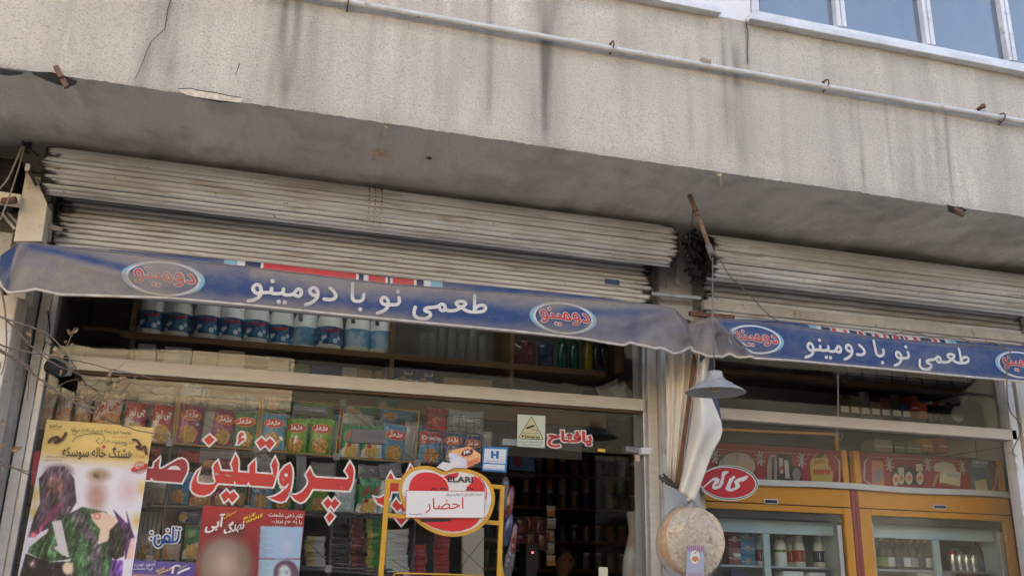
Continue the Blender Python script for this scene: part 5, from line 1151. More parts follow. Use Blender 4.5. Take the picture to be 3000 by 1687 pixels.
for k in range(5):
    mb = MB(); n = 48; off = Vector((-.0045 * k + rnd.uniform(-.002, .002), .012 * k, rnd.uniform(-.003, .003)))
    rr = [rb_ * (1 + .02 * math.sin(3 * a + k) + .012 * rnd.uniform(-1, 1)) for a in np.linspace(0, 6.283, n, False)]
    ring1 = [bc + off + Vector((r_ * 1.0 * math.cos(a), -.004, r_ * 1.06 * math.sin(a))) for a, r_ in zip(np.linspace(0, 6.283, n, False), rr)]
    ring2 = [p + Vector((0, .009, 0)) for p in ring1]; mid = [bc + off + (p - bc - off) * .93 + Vector((0, -.005, 0)) for p in ring1]
    mb.add(mid + ring1 + ring2 + [bc + off + Vector((0, -.006, 0))], [(i, 3 * n, (i + 1) % n) for i in range(n)] + [(n * l + i, n * l + (i + 1) % n, n * (l + 1) + (i + 1) % n, n * (l + 1) + i) for l in range(2) for i in range(n)])
    mb.build('bread_disc', M['bread'] if k == 0 else M['crust'], BR, True)
mb = MB(); n = 44; prof = [(.006, .006, 1.26), (.012, .010, 1.20), (.05, .03, 1.13), (.45, .05, .97), (.78, .06, .74), (1.0, .07, .38), (1.07, .07, 0), (1.06, .07, -.35), (.98, .065, -.66), (.72, .05, -.98), (.4, .03, -1.10), (.05, .01, -1.13)]
for rx, ry, h in prof:
    for j in range(n):
        a = 2 * math.pi * j / n; w_ = 1 + (.10 * math.sin(9 * a + h * 2) + .05 * math.sin(17 * a)) * (.35 if rx > .5 else .9)
        mb.v.append(tuple(bc + Vector((rb_ * rx * math.cos(a) * w_ - .02 * (rx > .05), (ry + .012 * math.sin(13 * a + h * 5)) * math.sin(a) + .03, rb_ * 1.04 * h)))); mb.at.append(0)
k = len(prof); fs = [(i * n + j, i * n + (j + 1) % n, (i + 1) * n + (j + 1) % n, (i + 1) * n + j) for i in range(k - 1) for j in range(n)]; mb.f = fs; mb.mi = [0] * len(fs)
mb.build('clear_bag', M['film'], BR, True)
q = MB(); q.tube([bc + Vector((-.02, .03, rb_ * 1.30)), at(2021, 1478, -.36)], .005, 6); q.build('bag_neck', M['signwhite'], BR)
lq = [(2013, 1596), (2064, 1598), (2060, 1760), (2007, 1760)]; LYb = BY - .055
mb = MB(); mb.poly(lq, pm(LYb)); lab = mb.build('label', flat('labelblue', (.36, .36, .46, 1), .5), BR)
mb = MB()
for k in range(9): x = 2014 + 5.6 * k; mb.poly([(x, 1597), (x + 2.6, 1597), (x + 2.4, 1612 + 4 * (k > 5)), (x - .3, 1612 + 4 * (k > 5))], pm(LYb - .001))
mb.build('stripe', flat('stripered', (.42, .08, .10, 1)), lab)
mb = MB(); mb.poly(ell((2036, 1630), 14, 20), pm(LYb - .001)); mb.build('panel', flat('labelwhite', (.70, .68, .66, 1)), lab)
mb = MB(); mb.poly(ell((2037, 1636), 10, 8), pm(LYb - .002)); mb.stroke([(2034, 1620), (2042, 1614)], 3, pm(LYb - .002)); mb.build('picture', flat('labelorange', (.50, .20, .08, 1)), lab)
mb = MB(); txt(mb, 'نان سنتی', (2016, 1684), (2056, 1684), 8, LYb - .002, .02); mb.build('lettering', M['vinylred'], lab)
# ------------------------------------------------------------------ goods: crisp bags
ORD = ['first', 'second', 'third', 'fourth', 'fifth', 'sixth', 'seventh', 'eighth', 'ninth', 'tenth', 'eleventh', 'twelfth', 'thirteenth', 'fourteenth', 'fifteenth', 'sixteenth']
def bag_y(x, z, sd):       # front surface of a unit bag
    u, v = abs(2 * x), abs(2 * z)
    t = max(0, 1 - u ** 2.6) ** .55 * max(0, 1 - v ** 3.2) ** .6
    return -.23 * t * (1 + .12 * noise.noise(Vector((x * 3, z * 3, sd)))) - .016 * noise.noise(Vector((x * 9, z * 7, sd + 3))) * (1 - t * .4) - .02 * max(0, v - .55) * math.sin(x * 26 + sd)
def bag_mesh(sd):
    nu, nv = 14, 20; mb = MB(); vs_ = []
    for side in (1, -1):
        for j in range(nv + 1):
            for i in range(nu + 1):
                x = -.5 + i / nu; z = -.5 + j / nv
                xx = x * (1 - .11 * math.cos(math.pi * z) + .05 * noise.noise(Vector((z * 5, sd, 0)))); zz = z + (.012 * math.sin(x * 40) if abs(z) > .49 else 0)
                vs_.append((xx, bag_y(x, z, sd) * side + .001 * (side < 0), zz))
    n1 = (nu + 1) * (nv + 1)
    fs = [(j * (nu + 1) + i, j * (nu + 1) + i + 1, (j + 1) * (nu + 1) + i + 1, (j + 1) * (nu + 1) + i) for j in range(nv) for i in range(nu)]
    fs += [tuple(q + n1 for q in f[::-1]) for f in fs]
    mb.add(vs_, fs); return mb
BAGS = []
def on_bag(sd, e): return lambda x, z, ee=0: Vector((x, bag_y(x, z, sd) - e - ee, z))
def filled(mb, c, a, b_, fn, n=24):
    rings = [[(c[0] + a * f * math.cos(2 * math.pi * i / n), c[1] + b_ * f * math.sin(2 * math.pi * i / n)) for i in range(n)] for f in (1, .66, .33)]
    P = rings[0] + rings[1] + rings[2]
    mb.add([fn(*p) for p in P], [(l * n + i, l * n + (i + 1) % n, (l + 1) * n + (i + 1) % n, (l + 1) * n + i) for l in range(2) for i in range(n)] + [tuple(2 * n + i for i in range(n))])
M['logored'] = flat('logored', (.40, .012, .015, 1), .35); M['logogold'] = flat('logogold', (.45, .22, .05, 1), .4); M['logowhite'] = flat('logowhite', (.72, .72, .70, 1), .4)
SHELF_OFF = bpy.data.collections.new('hidden_sources')      # never linked to the scene: only meshes are taken from it
def only_mesh(o):
    me = o.data; bpy.data.objects.remove(o); return me
for sd in (1, 2, 3):
    d = {}
    d['body'] = only_mesh(bag_mesh(sd).build('bag', M['logowhite'], None, True))
    mb = MB(); filled(mb, (0, .20), .40, .135, on_bag(sd, .016)); d['rim'] = only_mesh(mb.build('brand_rim', M['logogold'], None))
    mb = MB(); filled(mb, (0, .20), .365, .115, on_bag(sd, .024)); d['oval'] = only_mesh(mb.build('brand_oval', M['logored'], None))
    mb = MB()
    for st in ([(.22, .215), (.18, .235), (.19, .20), (.23, .20), (.14, .17)], [(.08, .235), (.10, .18), (.0, .155)], [(-.04, .215), (-.08, .235), (-.07, .20), (-.03, .20), (-.12, .17)], [(-.19, .235), (-.17, .18), (-.26, .155)]): mb.stroke(st, .035, on_bag(sd, .034), steps=4)
    for c in ((.07, .27), (-.19, .27)): mb.disc(c, .022, on_bag(sd, .034), 8)
    d['mark'] = only_mesh(mb.build('brand_word', M['logowhite'], None))
    mb = MB(); put_text(mb, ar('چی توز'), lambda u, v, e=0: on_bag(sd, .022 + e)(-.36 + .72 * u, .02 + .30 * v + .12 * (u - .5)), (0, 0, 1, 1), .03); d['script'] = only_mesh(mb.build('brand_word', M['logored'], None))
    mb = MB(); put_text(mb, 'Crunchips', lambda u, v, e=0: on_bag(sd, .022 + e)(-.42 + .84 * u, .17 + .17 * v), (0, 0, 1, 1), .03); d['crunch'] = only_mesh(mb.build('brand_word', M['logowhite'], None))
    mb = MB(); filled(mb, (-.12, -.13), .10, .05, on_bag(sd, .018), 12); d['dot'] = only_mesh(mb.build('flavour_seal', M['logored'], None))
    BAGS.append(d)
def bag_mat(name, main, low, food, split=-.08, slant=.0, foil=False, food2=(.62, .42, .16, 1)):
    br_ = lambda c_: tuple(min(.8, v * 1.35) for v in c_[:3]) + (1,) if c_ else None
    if not foil: main, low, food, food2 = br_(main), br_(low), br_(food), br_(food2)
    mt, t, b = newmat(name); b.inputs['Roughness'].default_value = .17; b.inputs['Coat Weight'].default_value = .6; b.inputs['Coat Roughness'].default_value = .08; b.inputs['Specular IOR Level'].default_value = .6
    if foil: b.inputs['Metallic'].default_value = .75; b.inputs['Roughness'].default_value = .28
    tc = N(t, 'ShaderNodeTexCoord'); sp = N(t, 'ShaderNodeSeparateXYZ'); t.links.new(tc.outputs['Object'], sp.inputs[0])
    ma = N(t, 'ShaderNodeMath', operation='MULTIPLY_ADD'); ma.inputs[1].default_value = slant; t.links.new(sp.outputs['X'], ma.inputs[0]); t.links.new(sp.outputs['Z'], ma.inputs[2])
    mr = N(t, 'ShaderNodeMapRange'); mr.inputs[1].default_value = split - .03; mr.inputs[2].default_value = split + .03; t.links.new(ma.outputs[0], mr.inputs[0])
    c = mixc(t, mr.outputs[0], low, main)
    if food:
        mp = N(t, 'ShaderNodeMapping'); mp.inputs['Location'].default_value = (0, 0, .27); mp.inputs['Scale'].default_value = (2.6, .01, 4.2); mp.vector_type = 'POINT'; t.links.new(tc.outputs['Object'], mp.inputs[0])
        mp.inputs['Location'].default_value = (0, 0, .27 * 4.2)
        ln = N(t, 'ShaderNodeVectorMath', operation='LENGTH'); t.links.new(mp.outputs[0], ln.inputs[0])
        nz = N(t, 'ShaderNodeTexNoise', Scale=7.0, Detail=3); t.links.new(tc.outputs['Object'], nz.inputs['Vector'])
        ad = N(t, 'ShaderNodeMath', operation='ADD'); t.links.new(ln.outputs['Value'], ad.inputs[0]); t.links.new(nz.outputs[0], ad.inputs[1])
        m2 = N(t, 'ShaderNodeMapRange'); m2.inputs[1].default_value = 1.38; m2.inputs[2].default_value = 1.30; t.links.new(ad.outputs[0], m2.inputs[0])
        vo = N(t, 'ShaderNodeTexVoronoi', Scale=11.0); t.links.new(tc.outputs['Object'], vo.inputs['Vector'])
        m3 = N(t, 'ShaderNodeMapRange'); m3.inputs[1].default_value = .1; m3.inputs[2].default_value = .6; t.links.new(vo.outputs['Distance'], m3.inputs[0])
        fc = mixc(t, m3.outputs[0], food2, food); c = mixc(t, m2.outputs[0], c, fc)
    ab = N(t, 'ShaderNodeMath', operation='ABSOLUTE'); t.links.new(sp.outputs['Z'], ab.inputs[0])
    m4 = N(t, 'ShaderNodeMapRange'); m4.inputs[1].default_value = .445; m4.inputs[2].default_value = .452; t.links.new(ab.outputs[0], m4.inputs[0])
    c = mixc(t, m4.outputs[0], c, tuple(.55 * v + .16 for v in main[:3]) + (1,))
    t.links.new(c, b.inputs['Base Color'])
    bp = N(t, 'ShaderNodeBump', Strength=1.0, Distance=.022); t.links.new(noise_fac(t, 6, 3, .2, .8, (1.6, 1, 1)), bp.inputs['Height']); t.links.new(bp.outputs[0], b.inputs['Normal'])
    return mt
FOOD = (.40, .20, .05, 1)
BM = dict(purple=bag_mat('purple_bag', (.20, .012, .075, 1), (.26, .03, .12, 1), FOOD), dkgreen=bag_mat('dark_green_bag', (.015, .12, .045, 1), (.02, .15, .05, 1), FOOD, -.1), blue=bag_mat('blue_bag', (.02, .19, .33, 1), (.05, .28, .42, 1), FOOD),
          lime=bag_mat('light_green_bag', (.12, .30, .03, 1), (.09, .25, .03, 1), FOOD), redwhite=bag_mat('red_white_bag', (.40, .03, .04, 1), (.60, .54, .48, 1), FOOD, -.08, .35), orangewhite=bag_mat('orange_bag', (.58, .44, .32, 1), (.55, .22, .07, 1), (.5, .25, .1, 1), .0, -.2),
          greenwhite=bag_mat('green_white_bag', (.02, .20, .07, 1), (.62, .63, .58, 1), (.58, .36, .10, 1), -.08, -.35, food2=(.70, .50, .2, 1)), redblue=bag_mat('red_blue_bag', (.42, .02, .03, 1), (.08, .26, .42, 1), (.50, .20, .07, 1), .12, -.2),
          navy=bag_mat('navy_bag', (.012, .03, .15, 1), (.012, .04, .2, 1), (.48, .34, .14, 1)), silver=bag_mat('silver_foil_bag', (.46, .47, .47, 1), (.42, .43, .44, 1), None, foil=True), clear=bag_mat('clear_wrapped_bag', (.48, .46, .42, 1), (.36, .33, .28, 1), None),
          red=bag_mat('red_bag', (.42, .02, .025, 1), (.42, .02, .03, 1), None), whitesnack=bag_mat('white_snack', (.66, .63, .56, 1), (.62, .58, .50, 1), None), goldend=bag_mat('white_gold_snack', (.68, .65, .58, 1), (.60, .46, .2, 1), None),
          darksnack=bag_mat('black_snack', (.035, .03, .035, 1), (.03, .03, .04, 1), None), brownsnack=bag_mat('brown_snack', (.10, .03, .03, 1), (.12, .02, .02, 1), None), greensnack=bag_mat('green_snack', (.03, .20, .04, 1), (.28, .30, .05, 1), None),
          whitegreen=bag_mat('white_green_snack', (.58, .66, .58, 1), (.50, .60, .54, 1), None), darkred=bag_mat('dark_red_snack', (.11, .012, .018, 1), (.09, .02, .02, 1), None), darkgrey=bag_mat('dark_grey_wrap', (.085, .08, .085, 1), (.07, .07, .07, 1), None), darkblue=bag_mat('dark_blue_wrap', (.02, .03, .10, 1), (.02, .03, .08, 1), None), redsnack=bag_mat('red_snack', (.42, .02, .03, 1), (.34, .02, .03, 1), None))
def place_bag(label, px, Y, scheme, brand=None, rot=0.0, yaw=0.0, cat='snack bag', group='snack bags in the window rack', var=None, pitch=0.0, name='crisp_bag', depth=None):
    """px: left, top, right, bottom in photo pixels at depth Y; rot turns the bag in its own plane"""
    x0, y0, x1, y1 = px; c = at((x0 + x1) / 2, (y0 + y1) / 2, Y)
    w_ = (at(x1, (y0 + y1) / 2, Y) - at(x0, (y0 + y1) / 2, Y)).length; h_ = (at((x0 + x1) / 2, y1, Y) - at((x0 + x1) / 2, y0, Y)).length
    if abs(math.sin(rot)) > .7: w_, h_ = h_, w_
    hs = random.Random(str(px)); yaw += hs.uniform(-.28, .28); pitch += hs.uniform(-.12, .10); c.y += hs.uniform(-.015, .02)
    d = BAGS[(var if var is not None else int(x0 * 7 + y0 * 3)) % 3]
    r = thing(name, label, cat, c, group, (pitch, rot, yaw)); sc = (w_, depth or min(w_, h_) * .95, h_)
    def part(me, nm, mat=None):
        o = bpy.data.objects.new(nm, me); col.objects.link(o); o.parent = r; o.scale = sc
        if mat: o.material_slots[0].link = 'OBJECT'; o.material_slots[0].material = mat
        return o
    part(d['body'], 'bag', BM[scheme])
    if brand == 'oval':
        part(d['rim'], 'brand_rim'); part(d['oval'], 'brand_oval'); part(d['mark'], 'brand_word')
    elif brand == 'script': part(d['script'], 'brand_word'); part(d['dot'], 'flavour_seal')
    elif brand == 'script_w': part(d['script'], 'brand_word', M['logowhite'])
    elif brand == 'crunch': part(d['crunch'], 'brand_word')
    return r
GY = .20
bags = [
 ('orange striped bag at the far left behind the twigs, first of three', (112, 1140, 162, 1260), 'orangewhite', None, .03), ('orange striped bag behind the twigs, second of three from the left', (164, 1142, 214, 1262), 'orangewhite', None, .0), ('orange striped bag behind the twigs, third of three from the left', (216, 1146, 268, 1268), 'orangewhite', None, -.03),
 ('white and orange bag with red script behind the dry leaves', (270, 1152, 358, 1275), 'orangewhite', 'script', .0), ('dark red bag half behind the white and orange one', (360, 1172, 430, 1290), 'redwhite', 'script_w', .02), ('red over white bag just left of the purple bags', (440, 1180, 508, 1298), 'redwhite', 'script_w', .0),
 ('left one of the two purple bags with a red oval', (516, 1180, 594, 1302), 'purple', 'oval', .04), ('silver bag edge squeezed between the two purple bags', (592, 1205, 624, 1300), 'silver', None, .05), ('right one of the two purple bags with a red oval', (618, 1198, 690, 1306), 'purple', 'oval', .08),
 ('dark green bag with a red oval in the top row', (680, 1202, 757, 1312), 'dkgreen', 'oval', -.02), ('blue bag with a red oval left of the two light green bags', (763, 1210, 838, 1318), 'blue', 'oval', .0), ('left one of the two light green bags with a red oval', (834, 1222, 906, 1330), 'lime', 'oval', .0),
 ('right one of the two light green bags with a red oval', (904, 1226, 978, 1334), 'lime', 'oval', .03), ('silver edged bag standing sideways right of the light green pair', (962, 1232, 990, 1332), 'silver', None, .03), ('green and white bag with red script left of the grey lock plate', (998, 1238, 1060, 1345), 'greenwhite', 'script', .0),
 ('green and white bag behind the grey lock plate', (1056, 1246, 1124, 1350), 'greenwhite', 'script', .03), ('blue bag with a red oval right of the grey lock plate', (1116, 1240, 1194, 1352), 'blue', 'oval', .04), ('silver and blue bag turned sideways at the end of the yellow wire', (1182, 1232, 1224, 1354), 'silver', None, .06),
 ('red and blue chips bag behind the black wire grid', (1222, 1262, 1298, 1358), 'redblue', 'crunch', .0), ('left one of the two navy bags behind the black grid', (1294, 1264, 1358, 1362), 'navy', 'oval', .02), ('right one of the two navy bags behind the black grid', (1354, 1272, 1414, 1368), 'navy', 'oval', -.02), ('silver sided bag just above the bank sticker', (1410, 1262, 1442, 1350), 'silver', None, -.05)]
for lb, px, sch, br, ro in bags: place_bag(lb, px, GY, sch, br, ro)
upper = [
 ('clear wrapped pack lying on top above the red and white bag', (405, 1132, 512, 1188), 'clear', 0.0), ('clear wrapped pack lying on top above the left purple bag', (522, 1128, 614, 1192), 'clear', .15), ('silver pack lying above the right purple bag', (612, 1158, 690, 1204), 'clear', -.1), ('silver pack lying above the dark green bag', (684, 1160, 758, 1210), 'silver', .1),
 ('crumpled dark green bag lying above the blue one in the top row', (776, 1158, 866, 1214), 'dkgreen', -.08), ('light green bag lying flat above the light green pair', (866, 1178, 978, 1226), 'lime', -.06), ('silver bag lying under the flat light green bag', (858, 1190, 960, 1218), 'silver', .04), ('white and green bag lying flat, the upper of two', (1010, 1186, 1112, 1222), 'greenwhite', -.12), ('white and green bag lying flat, the lower of two', (1004, 1210, 1100, 1248), 'whitegreen', -.05),
 ('blue bag lying flat above the lock plate', (1108, 1200, 1226, 1240), 'blue', -.05), ('small green bag poking up at the top of the rack', (1106, 1168, 1166, 1206), 'dkgreen', 0.0), ('red bag lying behind the upper black grid', (1244, 1194, 1312, 1262), 'red', .1), ('big silver bag with grid lines across, behind the upper black grid', (1304, 1200, 1418, 1268), 'silver', .0)]
for lb, px, sch, ro in upper: place_bag(lb, px, GY + .04, sch, None, ro + (math.pi / 2 if (px[2] - px[0]) > 1.5 * (px[3] - px[1]) else 0))
second = [
 ('small red bag right of the yellow poster below the top row', (438, 1308, 476, 1350), 'red', None, 0), ('purple and silver bag lying flat above the big red letters', (585, 1312, 690, 1356), 'silver', None, math.pi / 2), ('red bag lying flat beside the purple and silver one', (520, 1320, 592, 1352), 'red', None, math.pi / 2 + .1), ('dark purple bag lying under the purple and silver one', (588, 1342, 700, 1376), 'purple', None, math.pi / 2),
 ('silver blue bag tilted between two big red letters', (742, 1332, 806, 1380), 'silver', None, .7), ('silver bag standing behind the tall red letter', (866, 1326, 900, 1420), 'silver', None, -.1), ('silver green bag lying at the right of the tall red letter', (910, 1352, 982, 1392), 'silver', None, math.pi / 2), ('pale bag in the second row right of the poster', (432, 1372, 500, 1470), 'clear', None, 0),
 ('blue and orange bag in the second row under the first red letter', (496, 1380, 562, 1478), 'blue', None, .05), ('orange bag half hidden by the bowl of the red letter', (556, 1390, 624, 1482), 'orangewhite', None, 0), ('purple bag in the second row behind the red dots', (620, 1388, 690, 1486), 'purple', 'oval', 0), ('dark green bag in the second row right of the red dots', (688, 1390, 724, 1486), 'dkgreen', None, 0),
 ('blue bag in the second row under the red letters', (735, 1392, 800, 1492), 'blue', 'oval', 0), ('dark green bag in the second row above the red poster corner', (800, 1394, 868, 1496), 'dkgreen', None, 0), ('silver sided bag between the green bags of the second row', (868, 1398, 892, 1492), 'silver', None, 0), ('light green bag in the second row left of the red three dots', (898, 1396, 968, 1500), 'lime', 'oval', 0),
 ('white and orange bag in the second row right of the red three dots', (978, 1400, 1042, 1502), 'whitegreen', None, 0), ('green and white bag with red script in the second row', (1044, 1400, 1112, 1508), 'greenwhite', 'script', .05), ('white bag partly behind the left post of the yellow stand', (1106, 1404, 1150, 1508), 'whitegreen', None, 0), ('silver bag lying above the green and white one of the second row', (1046, 1360, 1118, 1402), 'silver', None, math.pi / 2),
 ('silver bag lying above the white letter tip beside the heart', (1110, 1354, 1180, 1398), 'silver', None, math.pi / 2 - .2), ('orange pastry bag low at the left beside the telephone lettering', (402, 1560, 440, 1638), 'orangewhite', None, 0), ('bag of golden buns under the telephone lettering', (452, 1590, 528, 1640), 'orangewhite', None, math.pi / 2), ('colourful bag left of the red poster', (536, 1536, 592, 1640), 'greenwhite', None, 0), ('dark blue bag high between the telephone lettering and the red poster', (520, 1490, 592, 1536), 'navy', None, math.pi / 2)]
for lb, px, sch, br, ro in second: place_bag(lb, px, GY, sch, br, ro)
rf = random.Random(9)
for row, (y0_, y1_, nm_) in enumerate(((1196, 1296, 'top'), (1390, 1480, 'second'))):
    for k in range(13):
        xa = 330 + 80 * k + rf.uniform(-8, 8); dy = (xa - 400) * .075; sch = rf.choice(['silver', 'silver', 'lime', 'blue', 'purple', 'dkgreen', 'redwhite', 'silver'])
        place_bag('%s bag standing in the back row of the %s basket, %s from the left' % ({'silver': 'silver', 'clear': 'clear', 'lime': 'light green', 'blue': 'blue', 'purple': 'purple', 'dkgreen': 'dark green', 'redwhite': 'red'}[sch], nm_, ORD[k]), (xa, y0_ - 20 + dy, xa + 80, y1_ - 14 + dy), GY + .13, sch, None, rf.uniform(-.16, .16))
# stacks of small wrapped cakes and bars
stacks = [('white and gold cake', 'goldend', (894, 953), 1662, 1572, 8), ('black wrapped bar', 'darksnack', (966, 1022), 1664, 1516, 8), ('brown wrapped bar', 'brownsnack', (1024, 1070), 1668, 1518, 8), ('green wrapped cake', 'greensnack', (1072, 1118), 1672, 1520, 8), ('white and green cake', 'whitegreen', (1130, 1196), 1676, 1552, 10), ('red bar', 'redsnack', (1206, 1250), 1682, 1596, 7), ('red and white bar', 'redsnack', (1270, 1316), 1690, 1566, 11)]
for nm, sch, (xa, xb), yb, yt, n in stacks:
    for k in range(n):
        y_ = yb + (yt - yb) * (k + .5) / n; h_ = (yb - yt) / n; j = random.uniform(-3, 3)
        r = place_bag('%s, %s from the bottom of its stack low in the rack' % (nm, ORD[k]), (xa + j, y_ - h_ * .72, xb + j, y_ + h_ * .72), GY - .01, sch, None, math.pi / 2 + random.uniform(-.06, .06), cat='snack', group='%ss stacked low in the rack' % nm, var=k, name='snack_bar', depth=.05)
place = [('brown and white sheet of card behind the stand on the right', (1356, 1545, 1418, 1760))]
mb = MB(); a, b_, c, d = at(1356, 1545, .26), at(1418, 1545, .26), at(1416, 1760, .26), at(1354, 1760, .26); mb.hexa([d, c, c + Vector((0, .03, 0)), d + Vector((0, .03, 0)), a, b_, b_ + Vector((0, .03, 0)), a + Vector((0, .03, 0))]); o = mb.build('cardboard_box', pbr('pale_card', (.38, .32, .24, 1), .8)); tag(o, 'plain tan carton standing behind the right half of the stand', 'carton')

# ---- the wire rack itself
RK = thing('wire_rack', 'black and yellow wire rack of snack baskets behind the main window', 'rack', (-.4, .12, 1.6))
M['wireyellow'] = pbr('yellowed_wire', (.34, .20, .05, 1), .5); M['wiredark'] = pbr('dark_wire', (.05, .05, .055, 1), .5); M['joint'] = pbr('grey_plastic', (.20, .20, .20, 1), .5)
RY = .10
def rw(pts, r=.0035, m_='wireyellow', nm='rail', Y=RY):
    q = MB(); q.tube([at(*p, Y) for p in pts], r, 6); return q.build(nm, M[m_], RK)
for p in ([(520, 1160), (505, 1300)], [(528, 1162), (512, 1300)], [(764, 1164), (748, 1316)], [(772, 1166), (757, 1318)], [(1000, 1186), (982, 1336)], [(1008, 1188), (992, 1338)], [(1228, 1206), (1217, 1352)], [(505, 1298), (748, 1317)], [(757, 1318), (982, 1337)], [(992, 1338), (1217, 1353)], [(528, 1162), (760, 1180)], [(772, 1164), (990, 1186)], [(1008, 1186), (1222, 1204), (1230, 1208)], [(420, 1292), (505, 1298)]): rw(p)
for p in ([(500, 1300), (470, 1640)], [(740, 1320), (715, 1650)], [(984, 1345), (958, 1760)], [(1222, 1362), (1206, 1760)], [(440, 1480), (1150, 1508)], [(470, 1645), (1150, 1668)], [(870, 1506), (1180, 1520)], [(880, 1664), (1330, 1700)], [(1442, 1270), (1440, 1340)]): rw(p, .006, 'wiredark', 'post')
for p in ([(430, 1140), (765, 1340)], [(520, 1165), (748, 1316)], [(764, 1166), (982, 1338)], [(1008, 1190), (1215, 1350)], [(1052, 1360), (1220, 1470)], [(1220, 1370), (1050, 1480)], [(905, 1590), (1000, 1680)], [(1150, 1640), (1230, 1690)], [(1420, 1570), (1330, 1690)], [(1345, 1600), (1430, 1680)]): rw(p, .0018, 'wiredark', 'brace')
mb = MB()
for k in range(9): mb.tube([at(1236 + 22 * k, 1206 + 2 * k, .11), at(1230 + 22 * k, 1362, .11)], .0018, 5)
for k in range(6): mb.tube([at(1234, 1214 + 28 * k, .11), at(1420, 1226 + 27 * k, .11)], .0018, 5)
mb.build('grid', M['wiredark'], RK)
for p in ((497, 1297), (752, 1316), (986, 1337), (1222, 1356), (1004, 1180), (962, 1665), (724, 1490), (437, 1636), (1192, 1690)):
    q = MB(); c = at(*p, RY - .01); q.box(c.x - .017, c.x + .017, c.y - .012, c.y + .012, c.z - .017, c.z + .017); q.build('joint', M['joint'], RK, bevel=.005)
for k, (ya, yb) in enumerate(((1302, 1352), (1488, 1520), (1650, 1690))):
    q = MB(); za = at(800, (ya + yb) / 2 - 2, RY).z
    for j in range(6): q.tube([(-1.0, .12 + .05 * j, za), (.82 if k < 2 else 1.15, .12 + .05 * j, za)], .002, 5)
    tag(q.build('basket_wires', M['wiredark'], RK), kind='stuff')
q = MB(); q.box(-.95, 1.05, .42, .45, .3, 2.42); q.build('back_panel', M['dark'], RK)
# white slatted panel at the left behind the poster
mb = MB()
for k in range(7): a = at(404 + 13 * k, 1420, .40); mb.box(a.x - .008, a.x + .008, .385, .405, 1.55, 2.02)
o = mb.build('slatted_panel', pbr('pale_slats', (.5, .5, .48, 1), .5)); tag(o, 'pale slatted panel behind the bags at the left of the red letters', 'panel')
# bundle of hanging cloth goods on the right of the heart sign
hb = thing('hanging_packets', 'bundle of dark and red packets hanging at the door edge behind the stand', 'packets', at(1500, 1500, .25))
for k, (xa, ya, xb, yb, mk) in enumerate(((1462, 1395, 1490, 1500, 'darkgrey'), (1478, 1420, 1506, 1520, 'darkred'), (1474, 1500, 1502, 1600, 'darkblue'), (1492, 1530, 1514, 1640, 'brownsnack'), (1478, 1590, 1508, 1690, 'darkgrey'))):
    q = MB(); c = at((xa + xb) / 2, (ya + yb) / 2, .2); w_ = abs(at(xb, ya, .2).x - at(xa, ya, .2).x) / 2; h_ = (at(xa, ya, .2).z - at(xa, yb, .2).z) / 2
    q.lathe([(.1, -1), (.85, -.9), (1, -.3), (.95, .3), (.7, .85), (.1, 1)], n=12); q.v = [(c.x + x * w_ + .012 * z, c.y + y * .016, c.z + z * h_) for x, y, z in q.v]; q.build('packet', BM[mk] if mk in BM else M[mk], hb, True)

# ------------------------------------------------------------------ upper shelf with bleach bottles
USH = thing('shelf_unit', 'brown wooden shelf unit seen through the upper window panes', 'shelf', (0, .4, 2.3))
BZ = (at(430, 986, .55).z + at(1110, 1044, .55).z) / 2
def wbox(root, x0, x1, y0, y1, z0, z1, nm, mk='wood'):
    q = MB(); q.box(x0, x1, y0, y1, z0, z1); return q.build(nm, M[mk], root, bevel=.002)
wbox(USH, -.74, 1.97, .45, .85, BZ - .034, BZ, 'shelf'); wbox(USH, -.74, 1.97, .45, .85, 2.50, 2.525, 'shelf'); wbox(USH, -.74, 1.97, .44, .462, 2.44, 2.50, 'rail')
for px_ in (388, 1152, 1502, 1856): x = at(px_, 1000, .45).x; wbox(USH, x - .012, x + .012, .448, .85, 2.525, BZ - .036, 'upright'); 
for px_ in (388, 1152, 1502, 1820): x = at(px_, 950, .45).x; wbox(USH, x - .012, x + .012, .449, .85, BZ + .002, 3.2, 'upright')
wbox(USH, -.96, 1.97, .86, .88, 2.3, 3.2, 'back_panel', 'darkwall')
for k in range(2): wbox(USH, -.93, -.75, .5, .85, 2.52 + .26 * k, 2.54 + .26 * k, 'shelf')
RB_ = .074
def bleach_label(name, back=False):
    mt, t, b = newmat(name); b.inputs['Roughness'].default_value = .35
    tc = N(t, 'ShaderNodeTexCoord'); sp = N(t, 'ShaderNodeSeparateXYZ'); t.links.new(tc.outputs['Object'], sp.inputs[0])
    vo = N(t, 'ShaderNodeTexVoronoi', Scale=26.0); t.links.new(tc.outputs['Object'], vo.inputs['Vector'])
    fl_ = N(t, 'ShaderNodeMapRange'); fl_.inputs[1].default_value = .42; fl_.inputs[2].default_value = .36; t.links.new(vo.outputs['Distance'], fl_.inputs[0])
    lo = N(t, 'ShaderNodeMapRange'); lo.inputs[1].default_value = .085; lo.inputs[2].default_value = .07; t.links.new(sp.outputs['Z'], lo.inputs[0])
    mu = N(t, 'ShaderNodeMath', operation='MULTIPLY'); t.links.new(fl_.outputs[0], mu.inputs[0]); t.links.new(lo.outputs[0], mu.inputs[1])
    c = mixc(t, noise_fac(t, 14, 3, .4, .6), (.015, .04, .16, 1), (.06, .20, .36, 1)) if not back else mixc(t, noise_fac(t, 9, 3, .45, .55), (.10, .28, .46, 1), (.35, .48, .58, 1))
    if not back: c = mixc(t, mu.outputs[0], c, (.60, .68, .75, 1))
    t.links.new(c, b.inputs['Base Color']); return mt
M['bleach'] = pbr('white_plastic', (.78, .79, .78, 1), .35); M['lab1'] = bleach_label('flower_label'); M['lab2'] = bleach_label('text_label', True)
